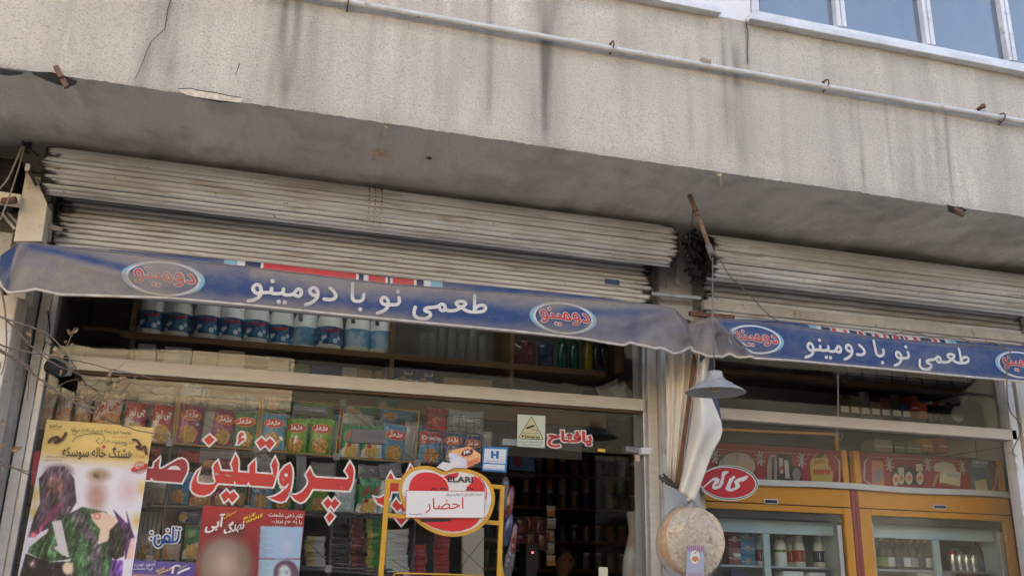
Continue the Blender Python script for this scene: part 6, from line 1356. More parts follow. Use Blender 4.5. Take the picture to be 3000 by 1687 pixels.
body_prof = [(.0, .0), (.066, .0), (RB_, .008), (RB_, .15), (.070, .18), (.060, .215), (.046, .25), (.030, .275), (.022, .285), (.022, .30)]
mb = MB(); mb.lathe(body_prof, n=28); BODY = only_mesh(mb.build('body', M['bleach'], None, True))
mb = MB(); mb.lathe([(RB_ + .0012, .030), (RB_ + .0012, .132)], n=28); LAB = only_mesh(mb.build('label', M['lab1'], None, True))
mb = MB(); mb.lathe([(.0, .325), (.025, .325), (.026, .298), (.0, .298)], n=16); CAP_ = only_mesh(mb.build('cap', flat('capblue', (.02, .06, .25, 1), .4), None, True))
mb = MB(); cyl = lambda u, v, e=0: Vector(((RB_ + .003 + e) * math.sin((u - .5) * 1.3), -(RB_ + .003 + e) * math.cos((u - .5) * 1.3), .095 + .026 * v))
put_text(mb, ar('اترک'), cyl, (0, 0, 1, 1), .06); WORD = only_mesh(mb.build('brand_word', M['logored'], None))
mb = MB(); mb.tube([(-.036, -.045, .262), (-.052, -.058, .225), (-.060, -.058, .19), (-.050, -.050, .165)], .011, 8); HAND = only_mesh(mb.build('handle', pbr('handle_hollow', (.20, .19, .18, 1), .6), None, True))
def add(root, me, nm, mat=None, loc=(0, 0, 0), scale=(1, 1, 1), rot=(0, 0, 0)):
    o = bpy.data.objects.new(nm, me); col.objects.link(o); o.parent = root; o.location = loc; o.scale = scale; o.rotation_euler = rot
    if mat: o.material_slots[0].link = 'OBJECT'; o.material_slots[0].material = mat
    return o
bl = [(434, 0), (513, 0), (600, 0), (671, 0), (743, 0), (818, -.7), (892, 2.2), (961, 0), (1043, 3.0), (1113, 3.5)]
blab = ['leftmost white bleach bottle on the upper shelf', 'second bleach bottle from the left, close to the leftmost', 'third bleach bottle from the left, just right of a gap', 'fourth bleach bottle from the left, touching the fifth', 'fifth bleach bottle from the left under the first white letter', 'sixth bleach bottle from the left with its label turned to the right', 'dim bleach bottle with its handle to the front, seventh from the left', 'brightest bleach bottle, alone between the dim one and the handled pair', 'left one of the two bleach bottles showing pale back labels', 'right one of the two bleach bottles showing pale back labels, last of the row']
for k, (x, rz) in enumerate(bl):
    c = at(x, 986 + (x - 430) * .085, .55); r = thing('bleach_bottle', blab[k], 'bottle', (c.x, .55 + (.06 if k in (5, 6) else 0), BZ), 'bleach bottles on the upper shelf', (0, 0, rz * .25 if rz < 1 else rz))
    add(r, BODY, 'body'); add(r, LAB, 'label', M['lab2'] if rz > 1 else M['lab1']); add(r, CAP_, 'cap')
    if rz < 1: add(r, WORD, 'brand_word')
    else: add(r, HAND, 'handle', rot=(0, 0, -rz + .3))
def carton(label, px, Y, mat, th=.10, name='carton', cat='carton', group='cartons on the lower upper-window shelf', word=None, flap=None):
    x0, y0, x1, y1 = px; a, b_, c, d = at(x0, y0, Y), at(x1, y0, Y), at(x1, y1, Y), at(x0, y1, Y)
    x_0, x_1 = (a.x + d.x) / 2, (b_.x + c.x) / 2; zt, zb = (a.z + b_.z) / 2, (c.z + d.z) / 2
    r = thing(name, label, cat, ((x_0 + x_1) / 2, Y, zb), group); q = MB(); q.box(x_0, x_1, Y, Y + th, zb, zt); q.build('box', mat, r, bevel=.002)
    q = MB(); q.box(x_0 + .001, x_1 - .001, Y - .0014, Y, zb + (zt - zb) * .42, zb + (zt - zb) * .47); q.build('tape', M[flap or 'paper'], r)
    if word:
        q = MB(); put_text(q, ar(word), quadmap([(x_0, Y, zb), (x_1, Y, zb), (x_1, Y, zt), (x_0, Y, zt)], .002), (.45, .66, .92, .84), .03); q.build('lettering', M['logowhite'], r)
    return r
pale = pbr('pale_blue_card', (.42, .45, .48, 1), .6); cream_ = pbr('cream_card', (.60, .54, .40, 1), .6); brown = pbr('brown_card', (.34, .20, .09, 1), .7); nav = pbr('navy_card', (.02, .04, .16, 1), .4); olive = pbr('olive_card', (.22, .23, .12, 1), .6); silv = pbr('foil_wrap', (.5, .48, .45, 1), .3, metal=.3)
for lb, px, mt_, wd in (('pale blue carton at the left end of the lower shelf', (398, 1006, 452, 1085), pale, None), ('wider pale blue carton right of the leftmost', (478, 1016, 556, 1092), pale, None), ('small cream carton under the third bleach bottle', (562, 1028, 634, 1098), cream_, None), ('tall yellowish carton right of the cream one', (638, 1026, 714, 1104), cream_, None), ('dark grey carton beside an upright under the sixth bottle', (786, 1042, 846, 1112), pbr('dark_card', (.14, .14, .14, 1), .6), None),
                       ('olive green carton under the dim bleach bottle', (850, 1066, 906, 1118), olive, None), ('long dark blue carton on the lower shelf', (910, 1072, 1000, 1124), nav, None), ('silver wrapped carton left of the brown ones', (1003, 1076, 1046, 1128), silv, None), ('taller left pair of brown cartons', (1048, 1082, 1090, 1132), brown, None), ('first of the two short brown cartons', (1098, 1086, 1119, 1134), brown, None), ('second of the two short brown cartons, beside the upright', (1121, 1089, 1142, 1136), brown, None),
                       ('left one of the two navy boxes with a face printed on', (1156, 1074, 1213, 1142), nav, 'فیروز'), ('right one of the two navy boxes with a face printed on', (1215, 1080, 1272, 1148), nav, 'فیروز'), ('brown low carton right of the navy boxes', (1300, 1108, 1440, 1160), brown, None)):
    r = carton(lb, px, .5, mt_, word=wd)
    if wd:
        q = MB(); c = at((px[0] + px[2]) / 2 - 4, px[1] + 44, .4975); q.poly(ell((0, 0), .028, .036), lambda x, z: c + Vector((x, 0, z))); q.build('printed_face', flat('printskin', (.32, .20, .15, 1)), r)
# clear glasses and bottles on the right of the upper shelf
M['clearglass'] = glass_mat('clear_glass', (.80, .84, .84, 1), 1.5, .30, .05)
mb = MB(); mb.lathe([(0, 0), (.030, 0), (.033, .02), (.033, .16), (.034, .24), (.030, .24), (.028, .02), (0, .015)], n=18); TUM = only_mesh(mb.build('glass', M['clearglass'], None, .6))
for k, px_ in enumerate((1236, 1262, 1292, 1322, 1352, 1384, 1412)):
    c = at(px_, 1056, .55); r = thing('tall_glass', 'tall clear glass tumbler on the upper shelf, %s from the left' % ORD[k], 'glass', (c.x, .55, BZ), 'clear glasses on the upper shelf'); add(r, TUM, 'glass', scale=(.8, .8, 1 if k in (2, 3, 5) else .7)); 
bcol = {'green': flat('greenglass', (.006, .07, .035, 1), .06), 'yellow': flat('yellowglass', (.16, .12, .004, 1), .06), 'dark': flat('darkglass', (.02, .02, .02, 1), .08)}
mb = MB(); mb.lathe([(0, 0), (.030, 0), (.032, .01), (.032, .13), (.026, .165), (.012, .19), (.011, .22), (0, .22)], n=18); BOT = only_mesh(mb.build('body', bcol['dark'], None, .7))
mb = MB(); mb.lathe([(0, .235), (.013, .235), (.014, .212), (0, .212)], n=12); BCP = only_mesh(mb.build('cap', M['alum'], None, .7))
for px_, k, lb in ((1648, 'green', 'green glass bottle with the brightest glint on the upper shelf'), (1682, 'green', 'second green glass bottle, right of the bright one'), (1724, 'yellow', 'yellow bottle with a bright glint on the upper shelf'), (1750, 'dark', 'left one of two dark bottles right of the yellow bottle'), (1770, 'dark', 'right one of two dark bottles right of the yellow bottle')):
    c = at(px_, 1090, .52); r = thing('drink_bottle', lb, 'bottle', (c.x, .52, BZ), 'glass bottles on the upper shelf'); add(r, BOT, 'body', bcol[k]); add(r, BCP, 'cap')
for k, (px_, mk) in enumerate(((1548, 'darkred'), (1600, 'darkblue'), (1520, 'brownsnack'))):
    place_bag(('red pack standing on the upper shelf by the upright', 'dark blue pack on the upper shelf left of the green bottle', 'brown pack on the upper shelf in the corner by the upright')[k], (px_ - 24, 1000, px_ + 24, 1082), .55, mk, None, 0, group='packs on the upper shelf')
for k, px in enumerate(((1752, 1118, 1820, 1152), (1768, 1140, 1838, 1172))): place_bag(('upper one of two white plastic rolls piled at the right of the shelf', 'lower one of two white plastic rolls piled at the right of the shelf')[k], px, .5, 'silver' if 0 else 'clear', None, math.pi / 2 - .42, cat='plastic roll', group='white rolls on the shelf', name='plastic_roll')
mb = MB(); mb.lathe([(0, 0), (.034, 0), (.036, .03), (.03, .05), (.036, .06), (.028, .085), (0, .095)], n=18); JAR0 = only_mesh(mb.build('jar', M['clearglass'], None, .7))
for k, (px_, cc) in enumerate(((1514, (.42, .12, .02, 1)), (1550, (.4, .42, .42, 1)), (1596, (.40, .32, .05, 1)), (1636, (.45, .45, .44, 1)))):
    c = at(px_, 1150, .5); r = thing('small_jar', ('amber jar near the upright behind the transom', 'grey capped jar right of the amber one', 'yellow filled jar on the lower shelf', 'pale jar right of the yellow one')[k], 'jar', (c.x, .5, 2.525), 'small jars on the lower shelf'); add(r, JAR0, 'jar', pbr('jar_fill', cc, .3)); 

# ------------------------------------------------------------------ the dim shop behind the doorway
YB = 2.7
BK = thing('shelf_unit', 'dark wooden wall shelves of jars seen through the doorway', 'shelf', (2.6, YB, 0))
rowsz = [at(1760, y, YB).z for y in (1394, 1490, 1586, 1668)]
for z in rowsz: wbox(BK, 1.75, 3.55, YB - .02, YB + .3, z - .025, z, 'shelf')
for x in (1.75, 3.55): wbox(BK, x - .012, x + .012, YB - .02, YB + .3, 0, 3.2, 'upright')
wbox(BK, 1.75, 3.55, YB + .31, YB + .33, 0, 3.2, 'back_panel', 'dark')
mb = MB(); mb.lathe([(0, 0), (.034, 0), (.036, .008), (.036, .10), (.030, .115), (0, .115)], n=14); JBO = only_mesh(mb.build('body', M['clearglass'], None, .6))
mb = MB(); mb.lathe([(0, .132), (.031, .132), (.032, .112), (0, .112)], n=14); JLI = only_mesh(mb.build('lid', M['alum'], None, .6))
jc = [pbr('jar_%d' % k, c, .12) for k, c in enumerate(((.22, .07, .03, 1), (.30, .20, .10, 1), (.05, .09, .14, 1), (.20, .03, .03, 1), (.16, .14, .10, 1), (.10, .13, .06, 1)))]
rn = ('top', 'second', 'third', 'lowest')
for i, z in enumerate(rowsz):
    xs = np.arange(1.86, 3.45, .105)
    for k, x in enumerate(xs):
        for lev in range(2 if i in (0, 1) and k > 2 else 1):
            r = thing('jar', '%s jar from the left on the %s shelf behind the doorway%s' % (ORD[k], rn[i], ', stacked on another' if lev else ''), 'jar', (x, YB + .08, z + .134 * lev), 'jars on the shelves behind the doorway')
            add(r, JBO, 'body', random.choice(jc), scale=(1, 1, 1.0)); add(r, JLI, 'lid', random.choice(jc) if random.random() < .5 else None)
PO = thing('poster', 'blue poster with red figure hanging inside at the left of the doorway', 'poster', at(1530, 1345, 1.6))
q = MB(); q.hexa([at(1492, 1376, 1.6), at(1566, 1380, 1.6), at(1566, 1380, 1.61), at(1492, 1376, 1.61), at(1492, 1312, 1.6), at(1566, 1314, 1.6), at(1566, 1314, 1.61), at(1492, 1312, 1.61)]); q.build('paper', flat('dimblue', (.12, .20, .36, 1)), PO)
q = MB(); q.poly(ell((1518, 1322), 9, 7), pm(1.597)); q.poly(ell((1517, 1348), 14, 20), pm(1.597)); q.build('figure', flat('dimred', (.3, .05, .06, 1)), PO)
q = MB(); q.box(at(1486, 1388, 1.6).x, at(1566, 1388, 1.6).x, 1.6, 1.8, at(1520, 1388, 1.6).z - .015, at(1520, 1388, 1.6).z); o = q.build('wall_shelf', M['wood']); tag(o, 'short wooden wall shelf under the blue poster inside the shop', 'shelf')
for k in range(6):
    place_bag('shiny red sweet bag hanging in a bunch at the left inside the doorway, %s' % ORD[k], (1508 + 30 * (k % 3), 1512 + 44 * (k // 3), 1546 + 30 * (k % 3), 1568 + 44 * (k // 3)), 1.2, 'darkred' if k % 2 else 'brownsnack', None, .1 * (k % 3 - 1), group='red sweet bags inside the doorway', cat='sweet bag')
for k in range(5):
    place_bag('small pale packet hanging on a strip inside the doorway, %s from the top' % ORD[k], (1600, 1480 + 36 * k, 1628, 1512 + 36 * k), 1.3, 'clear' if k % 2 else 'orangewhite', None, 0, group='packets on a hanging strip', cat='packet', name='packet')
q = MB(); q.tube([at(1850, 1500, .6), at(1862, 1560, .58), at(1850, 1640, .56), at(1842, 1760, .55)], [.03, .04, .05, .05], 10); o = q.build('rolled_poster', pbr('pale_roll', (.40, .45, .45, 1), .5, (.25, .12, .1, 1), 6), None, True); tag(o, 'pale rolled up poster leaning just inside the right door edge', 'poster roll')
q = MB(); q.box(at(1868, 1500, .5).x, at(1893, 1500, .5).x, .5, .52, 0, at(1880, 1434, .5).z); o = q.build('yellow_board', pbr('yellow_board', (.55, .30, .05, 1), .5)); tag(o, 'narrow yellow board standing inside the right door edge', 'board')
mb = MB()
for k in range(11): mb.tube([at(1858, 1440 + 26 * k, .44), at(1892, 1443 + 26 * k, .44)], .0015, 5)
for k in range(3): mb.tube([at(1866 + 10 * k, 1436, .44), at(1862 + 10 * k, 1720, .44)], .0015, 5)
o = mb.build('display_grid', M['alum']); tag(o, 'thin wire grid panel hanging in front of the narrow yellow board', 'display grid')
q = MB(); q.box(at(1752, 1660, .0).x, at(1778, 1660, .0).x, -.012, -.008, at(1760, 1760, -.01).z, at(1760, 1660, -.01).z); o = q.build('sticker', pbr('door_notice', (.60, .58, .45, 1), .6)); tag(o, 'small pale sticker low on the edge of the glass door leaf', 'sticker')
q = MB(); q.box(at(1542, 1600, 1.0).x, at(1574, 1600, 1.0).x, 1.0, 1.15, at(1560, 1690, 1.0).z, at(1560, 1592, 1.0).z); SCL = q.build('scale_display', M['black']); tag(SCL, 'black counter scale display with a red digit inside the doorway', 'scale')
q = MB(); c = at(1560, 1617, .997); q.box(c.x - .006, c.x + .006, .994, .998, c.z - .006, c.z + .006); mt, t, b = newmat('red_led'); b.inputs['Emission Color'].default_value = (1, .02, .04, 1); b.inputs['Emission Strength'].default_value = .5; q.build('digit', mt, SCL)

# person standing at the counter, mostly below the picture
def person(loc, scale=1.0):
    r = thing('person', 'person in dark clothes standing in the dim doorway, only the head in view', 'person', loc)
    J = {'pel': (0, 0, .95), 'sp': (0, .01, 1.15), 'ch': (0, .0, 1.36), 'nk': (0, 0, 1.50), 'hd': (0, -.015, 1.58), 'ht': (0, -.02, 1.70)}
    E_ = [('pel', 'sp'), ('sp', 'ch'), ('ch', 'nk')]; R_ = {'pel': .14, 'sp': .135, 'ch': .15, 'nk': .055, 'hd': .06, 'ht': .09}
    for s in (-1, 1):
        k = 'l' if s < 0 else 'r'
        J.update({'sh' + k: (s * .17, 0, 1.42), 'el' + k: (s * .24, .02, 1.14), 'wr' + k: (s * .20, -.16, 1.0), 'hp' + k: (s * .10, 0, .90), 'kn' + k: (s * .11, -.02, .50), 'an' + k: (s * .11, .03, .09), 'to' + k: (s * .12, -.14, .04)})
        R_.update({'sh' + k: .065, 'el' + k: .045, 'wr' + k: .035, 'hp' + k: .09, 'kn' + k: .06, 'an' + k: .045, 'to' + k: .04})
        E_ += [('ch', 'sh' + k), ('sh' + k, 'el' + k), ('el' + k, 'wr' + k), ('pel', 'hp' + k), ('hp' + k, 'kn' + k), ('kn' + k, 'an' + k), ('an' + k, 'to' + k)]
    names = [k for k in J if k not in ('hd', 'ht')]; ix = {k: i for i, k in enumerate(names)}
    me = bpy.data.meshes.new('body'); me.from_pydata([J[k] for k in names], [(ix[a], ix[b_]) for a, b_ in E_], [])
    o = bpy.data.objects.new('body', me); col.objects.link(o); o.parent = r
    sk = o.modifiers.new('skin', 'SKIN'); me.skin_vertices.new() if not me.skin_vertices else None
    for k in names: me.skin_vertices[0].data[ix[k]].radius = (R_[k], R_[k] * .8)
    me.skin_vertices[0].data[ix['pel']].use_root = True
    sb = o.modifiers.new('sub', 'SUBSURF'); sb.levels = 1; sb.render_levels = 2
    dark_cloth = flat('darkcloth', (.035, .035, .045, 1), .9); me.materials.append(dark_cloth)
    skin = pbr('skin', (.22, .11, .075, 1), .55)
    mb = MB(); nu, nv = 22, 20; vs_ = []
    for j in range(nv + 1):
        t = math.pi * j / nv
        for i in range(nu):
            a = 2 * math.pi * i / nu; x, y, z = math.sin(t) * math.cos(a), math.sin(t) * math.sin(a), math.cos(t)
            jaw = 1 - .28 * max(0, -z) ** 1.2; nose = .022 * math.exp(-((x / .16) ** 2 + ((z + .12) / .22) ** 2)) * (y < 0); eye = .010 * (math.exp(-(((abs(x) - .38) / .16) ** 2 + ((z - .05) / .14) ** 2))) * (y < 0)
            vs_.append((.073 * x * jaw, .095 * y * (jaw * .5 + .5) - nose + eye, 1.635 + .118 * z))
    mb.add(vs_, [(j * nu + i, (j + 1) * nu + i, (j + 1) * nu + (i + 1) % nu, j * nu + (i + 1) % nu) for j in range(nv) for i in range(nu)])
    mb.tube([(0, 0, 1.46), (0, -.005, 1.58)], [.056, .05], 12)
    for s in (-1, 1): mb.lathe([(0, -.03), (.010, -.02), (.014, .0), (.010, .022), (0, .03)], (s * .073, .005, 1.635), 8)
    mb.tube([(-.022, -.086, 1.578), (0, -.092, 1.577), (.022, -.086, 1.578)], .005, 6)
    h = mb.build('head', skin, r, True, local=True)
    mb = MB()
    for s in (-1, 1): mb.lathe([(0, -.008), (.009, 0), (0, .008)], (s * .028, -.084, 1.645), 8)
    mb.build('eye', flat('eyedark', (.02, .015, .012, 1), .2), h, True, local=True)
    mb = MB(); mb.lathe([(.078, -.01), (.082, .03), (.074, .08), (.05, .115), (.0, .128)], (0, .014, 1.645), 20, 1, 1.18); mb.build('hair', flat('hairdark', (.012, .01, .01, 1), .6), h, True, local=True)
    for s in (-1, 1):
        hd = MB(); w0 = Vector((s * .20, -.16, 1.0)); hd.tube([w0, w0 + Vector((0, -.05, -.01)), w0 + Vector((0, -.085, -.015))], [.028, .036, .034], 10)
        for f in range(4): b0 = w0 + Vector((s * (-.026 + .017 * f), -.085, -.015)); hd.tube([b0, b0 + Vector((0, -.035, -.008)), b0 + Vector((0, -.060 + .005 * abs(f - 1), -.028))], [.009, .008, .006], 7)
        hd.tube([w0 + Vector((-s * .028, -.03, -.01)), w0 + Vector((-s * .050, -.06, -.015)), w0 + Vector((-s * .048, -.085, -.02))], [.011, .009, .007], 7); hd.build('hand', skin, r, True, local=True)
    return r
pc = at(1652, 1645, 2.2)
person((pc.x, 2.2, pc.z - 1.635))
# ceiling tube light inside the shop: its glints show in the upper panes
FL = thing('tube_light', 'slim fluorescent tube lamp above the shelf just behind the upper panes', 'lamp', (.7, .2, 3.18))
q = MB(); q.box(-.3, 1.7, .17, .23, 3.20, 3.245); q.build('housing', M['whitealum'], FL)
q = MB(); q.tube([(-.28, .2, 3.185), (1.68, .2, 3.185)], .013, 10); mt, t, b = newmat('lit_tube'); b.inputs['Emission Color'].default_value = (.9, .97, 1, 1); b.inputs['Emission Strength'].default_value = 1.1; q.build('tube', mt, FL)
# ------------------------------------------------------------------ the right hand shop: two drinks fridges
FYR = .34
M['fyellow'] = pbr('fridge_yellow', (.66, .29, .015, 1), .38, (.60, .25, .012, 1), 5); M['fred'] = pbr('fridge_red', (.25, .012, .015, 1), .4); M['finner'] = pbr('fridge_inside', (.46, .56, .58, 1), .45); M['rubber'] = flat('rubber', (.05, .05, .055, 1), .6)
M['foam'] = pbr('white_foam', (.62, .66, .68, 1), .6, (.54, .58, .60, 1), 8)
def fz(px, py): return at(px, py, FYR).z
def fxx(px, py): return at(px, py, FYR).x
ZTOP, ZPB, ZRB = (fz(2300, 1312) + fz(2800, 1335)) / 2, fz(2600, 1423), fz(2600, 1440)
ZGR, ZDT = (fz(2400, 1486) + fz(2700, 1493)) / 2, (fz(2400, 1503) + fz(2700, 1514)) / 2
def fridge(label, pa, pb, gl, gr, hdr0, hdr1, plate):
    """pa..pb: outer pixel limits on the front; gl..gr: glass opening; plate: display"""
    x0, x1 = fxx(pa, 1600), fxx(pb, 1600); g0, g1 = fxx(gl, 1560), fxx(gr, 1560)
    r = thing('drinks_fridge', label, 'fridge', (x0, FYR, 0))
    def b(nm, a, c, y0, y1, z0, z1, mk, par=None, bv=.003):
        q = MB(); q.box(a, c, y0, y1, z0, z1); return q.build(nm, M[mk], par or r, bevel=bv)
    b('top_panel', x0 + .026, x1 - .026, FYR, FYR + .05, ZGR + .003, ZRB, 'fyellow')
    b('groove', x0 + .026, x1 - .026, FYR + .006, FYR + .05, ZGR - .003, ZGR + .003, 'dark', None, 0)
    d = b('door', x0 + .026, g0, FYR - .003, FYR + .05, .1, ZGR - .003, 'fyellow'); b('door_stile', g1, x1 - .026, FYR - .003, FYR + .05, .1, ZGR - .003, 'fyellow'); b('door_rail', g0, g1, FYR - .003, FYR + .05, ZDT, ZGR - .003, 'fyellow')
    b('gasket', g0, g1, FYR + .02, FYR + .045, ZDT - .045, ZDT, 'rubber'); b('gasket', g0, g0 + .012, FYR + .004, FYR + .045, .1, ZDT - .046, 'alum'); b('gasket', g1 - .02, g1, FYR + .02, FYR + .045, .1, ZDT - .046, 'rubber'); b('pull', g1 - .05, g1 - .022, FYR + .0, FYR + .03, .1, ZDT - .065, 'alum')
    q = MB(); q.box(g0 + .002, g1 - .002, FYR + .012, FYR + .016, .1, ZDT - .001); q.build('pane', M['fridge_glass'], r)
    b('side_post', x0, x0 + .024, FYR - .008, FYR + .06, 0, ZRB, 'fred'); b('side_post', x1 - .024, x1, FYR - .008, FYR + .06, 0, ZRB, 'fred')
    b('inner_back', g0, g1, FYR + .62, FYR + .64, .1, ZRB, 'finner'); b('inner_side', g0 - .02, g0, FYR + .05, FYR + .64, .1, ZRB, 'finner'); b('inner_side', g1, g1 + .02, FYR + .05, FYR + .64, .1, ZRB, 'finner'); b('lid', g0, g1, FYR + .05, FYR + .64, ZRB - .02, ZRB - .002, 'finner')
    zf0, zf1 = ZDT - .125, ZDT - .048
    b('inner_frame', g0 + .012, g1 - .02, FYR + .085, FYR + .105, zf0, zf1, 'finner')
    zs = at(2400, 1662, FYR + .3).z
    xm = fxx((2222 + 2268) / 2 if pa < 2400 else 2740, 1600); xm = at(2246 if pa < 2400 else 2744, 1610, FYR + .09).x
    b('inner_frame', xm - .022, xm + .022, FYR + .085, FYR + .11, .1, zf0 - .001, 'finner')
    b('shelf', g0, g1, FYR + .11, FYR + .60, zs - .012, zs, 'alum'); b('shelf', g0, g1, FYR + .11, FYR + .60, zs - .32, zs - .31, 'alum')
    pl = [at(*p, FYR - .004) for p in plate]
    q = MB(); q.box(min(p.x for p in pl), max(p.x for p in pl), FYR - .006, FYR, min(p.z for p in pl), max(p.z for p in pl)); pp = q.build('display', M['whitealum'], r)
    q = MB(); q.box(min(p.x for p in pl) + .006, max(p.x for p in pl) - .006, FYR - .008, FYR - .006, min(p.z for p in pl) + .005, max(p.z for p in pl) - .005); q.build('screen', flat('screenblue', (.012, .022, .06, 1), .25), pp)
    # printed red header board between yellow uprights
    h0, h1 = fxx(hdr0, 1360), fxx(hdr1, 1380)
    hd = b('header_board', h0, h1, FYR + .02, FYR + .04, ZPB, ZTOP, 'fred')
    b('upright', h1, h1 + .040, FYR + .008, FYR + .05, ZPB, ZTOP + .002, 'fyellow')
    if pa > 2400: b('upright', h0 - .044, h0, FYR + .0, FYR + .05, ZPB, ZTOP + .002, 'fyellow')
    def hp(u, v, e=0): return Vector((h0 + (h1 - h0) * u, FYR + .02 - .001 - e, ZPB + (ZTOP - ZPB) * v))
    return r, hd, hp, zs, (g0, g1)
F1, H1, hp1, ZS, G1 = fridge('left one of two yellow and red drinks fridges, behind the oval sign and bread', 2040, 2514, 2052, 2476, 2040, 2472, [(2239, 1461), (2278, 1462), (2277, 1476), (2239, 1474)])
F2, H2, hp2, ZS, G2 = fridge('right one of two yellow and red drinks fridges, by the tiled wall', 2515, 2985, 2557, 2946, 2521, 2928, [(2735, 1477), (2772, 1479), (2771, 1491), (2735, 1489)])
q = MB(); xs = np.linspace(fxx(2060, 1420), fxx(2978, 1440), 26)
for i in range(25):
    a, c = xs[i], xs[i + 1]; za = .004 * math.sin(a * 6); zc = .004 * math.sin(c * 6); z0_, z1_ = ZRB + .001, ZPB - .001
    q.hexa([(a, FYR - .035, z0_ + za), (c, FYR - .035, z0_ + zc), (c, FYR + .02, z0_ + zc), (a, FYR + .02, z0_ + za), (a, FYR - .035, z1_ + za), (c, FYR - .035, z1_ + zc), (c, FYR + .02, z1_ + zc), (a, FYR + .02, z1_ + za)])
o = q.build('foam_strip', M['foam']); tag(o, 'white foam strip running along the tops of both fridge doors', 'strip')
# header pictures (flat print): (u, v) shapes traced for each board
M['hline'] = flat('hline', (.34, .32, .31, 1), .5)
def pic(hp, par, items):
    for nm, kind, pts, c, e, w_ in items:
        mb = MB(); fn = lambda u, v: hp(u, v, e)
        if kind == 'p': mb.poly(pts, fn)
        elif kind == 's': mb.stroke(pts, w_, fn, False)
        elif kind == 'star':
            (cu, cv), k = pts, .25
            for a in range(4): t = math.pi * a / 4 + .2; mb.stroke([(cu - k * .13 * math.cos(t), cv - k * math.sin(t) * .85), (cu + k * .13 * math.cos(t), cv + k * math.sin(t) * .85)], .012, fn, False)
        mb.build(nm, flat('print_' + '_'.join('%d' % (v * 100) for v in c[:3]), c, .5), par)
wl = (.42, .40, .39, 1); skin_ = (.36, .29, .22, 1); dk = (.03, .03, .03, 1); yl = (.42, .33, .10, 1); cr_ = (.48, .42, .32, 1)
R8 = rel((2300, 1100), 2.4686)
def uv2(pts, h0=2521, h1=2928):   # header 2 points from region pixels to board coordinates
    o = []
    for p in R8(pts): q_ = at(p[0], p[1], FYR + .02); a = fxx(h0, 1360); b_ = fxx(h1, 1380); o.append(((q_.x - a) / (b_ - a), (q_.z - ZPB) / (ZTOP - ZPB)))
    return o
U2 = uv2; U1 = lambda pts: uv2(pts, 2040, 2472)
items2 = [('border_line', 's', U2([(625, 790), (570, 750), (575, 625), (605, 585), (1290, 622), (1480, 630), (1528, 680), (1520, 790), (1500, 830)]), wl, .001, .012),
 ('carton_picture', 'p', U2([(622, 612), (705, 616), (715, 795), (628, 790)]), (.45, .20, .10, 1), .002, 0), ('carton_picture', 'p', U2([(640, 700), (700, 660), (708, 740), (650, 780)]), (.22, .20, .24, 1), .003, 0), ('snowflake', 'star', U2([(752, 640)])[0], wl, .0015, 0), ('snowflake', 'star', U2([(1032, 642)])[0], wl, .0015, 0), ('snowflake', 'star', U2([(1280, 660)])[0], wl, .0015, 0),
 ('jar_picture', 'p', U2([(772, 690), (780, 672), (810, 672), (815, 640), (860, 636), (868, 680), (892, 650), (915, 655), (935, 690), (940, 630), (990, 622), (1000, 700), (1008, 790), (780, 788)]), dk, .002, 0)]
for cx_, cy_, rx in ((798, 735, 22), (838, 725, 22), (893, 725, 26), (972, 725, 26)):
    items2 += [('jar_picture', 'p', U2(ell((cx_, cy_ + 15), rx, 46)), cr_, .003, 0), ('jar_picture', 'p', U2(ell((cx_, cy_ + 15), rx * .7, 18)), (.40, .16, .07, 1), .004, 0)]
items2 += [('jar_picture', 'p', U2([(942, 640), (990, 634), (994, 690), (945, 690)]), cr_, .003, 0), ('jar_picture', 'p', U2([(812, 665), (858, 662), (858, 705), (814, 705)]), cr_, .003, 0),
 ('bread_picture', 'p', U2([(1072, 650), (1090, 630), (1150, 622), (1205, 635), (1230, 660), (1235, 690), (1268, 700), (1262, 812), (1112, 780), (1118, 695), (1080, 690)]), cr_, .002, 0), ('bread_picture', 'p', U2([(1118, 700), (1268, 705), (1262, 795), (1114, 765)]), (.55, .50, .38, 1), .003, 0), ('bread_picture', 'p', U2([(1114, 768), (1262, 798), (1260, 818), (1112, 785)]), (.22, .12, .06, 1), .003, 0), ('knife_picture', 'p', U2([(1088, 710), (1112, 705), (1080, 800), (1060, 800)]), (.3, .24, .16, 1), .002, 0),
 ('pack_picture', 'p', U2([(1325, 600), (1468, 608), (1490, 832), (1345, 828)]), (.07, .13, .20, 1), .0035, 0), ('pack_picture', 'p', U2([(1350, 640), (1455, 646), (1456, 665), (1352, 660)]), (.22, .34, .36, 1), .0045, 0), ('pack_picture', 'p', U2([(1360, 765), (1445, 745), (1465, 828), (1380, 828)]), (.46, .42, .28, 1), .0045, 0), ('pack_picture', 'p', U2(ell((1405, 725), 42, 34)), (.03, .08, .2, 1), .004, 0)]
pic(hp2, H2, items2)
mb = MB(); cu = U2([(1345, 635), (1462, 640), (1462, 616), (1345, 611)]); put_text(mb, 'cenan', lambda u, v, e=0: hp2(cu[0][0] + (cu[1][0] - cu[0][0]) * u, cu[0][1] + (cu[3][1] - cu[0][1]) * v, .0055 + e), (0, 0, 1, 1), .03); mb.build('lettering', M['logowhite'], H2)
mb = MB(); cu = U2([(1170, 728), (1258, 740), (1258, 712), (1170, 700)]); put_text(mb, 'Butter', lambda u, v, e=0: hp2(cu[0][0] + (cu[1][0] - cu[0][0]) * u, cu[0][1] + (cu[3][1] - cu[0][1]) * v, .0055 + e), (0, 0, 1, 1), .03); mb.build('lettering', flat('butterblue', (.2, .25, .4, 1)), H2)
R5 = rel((2050, 1080), 4.528)
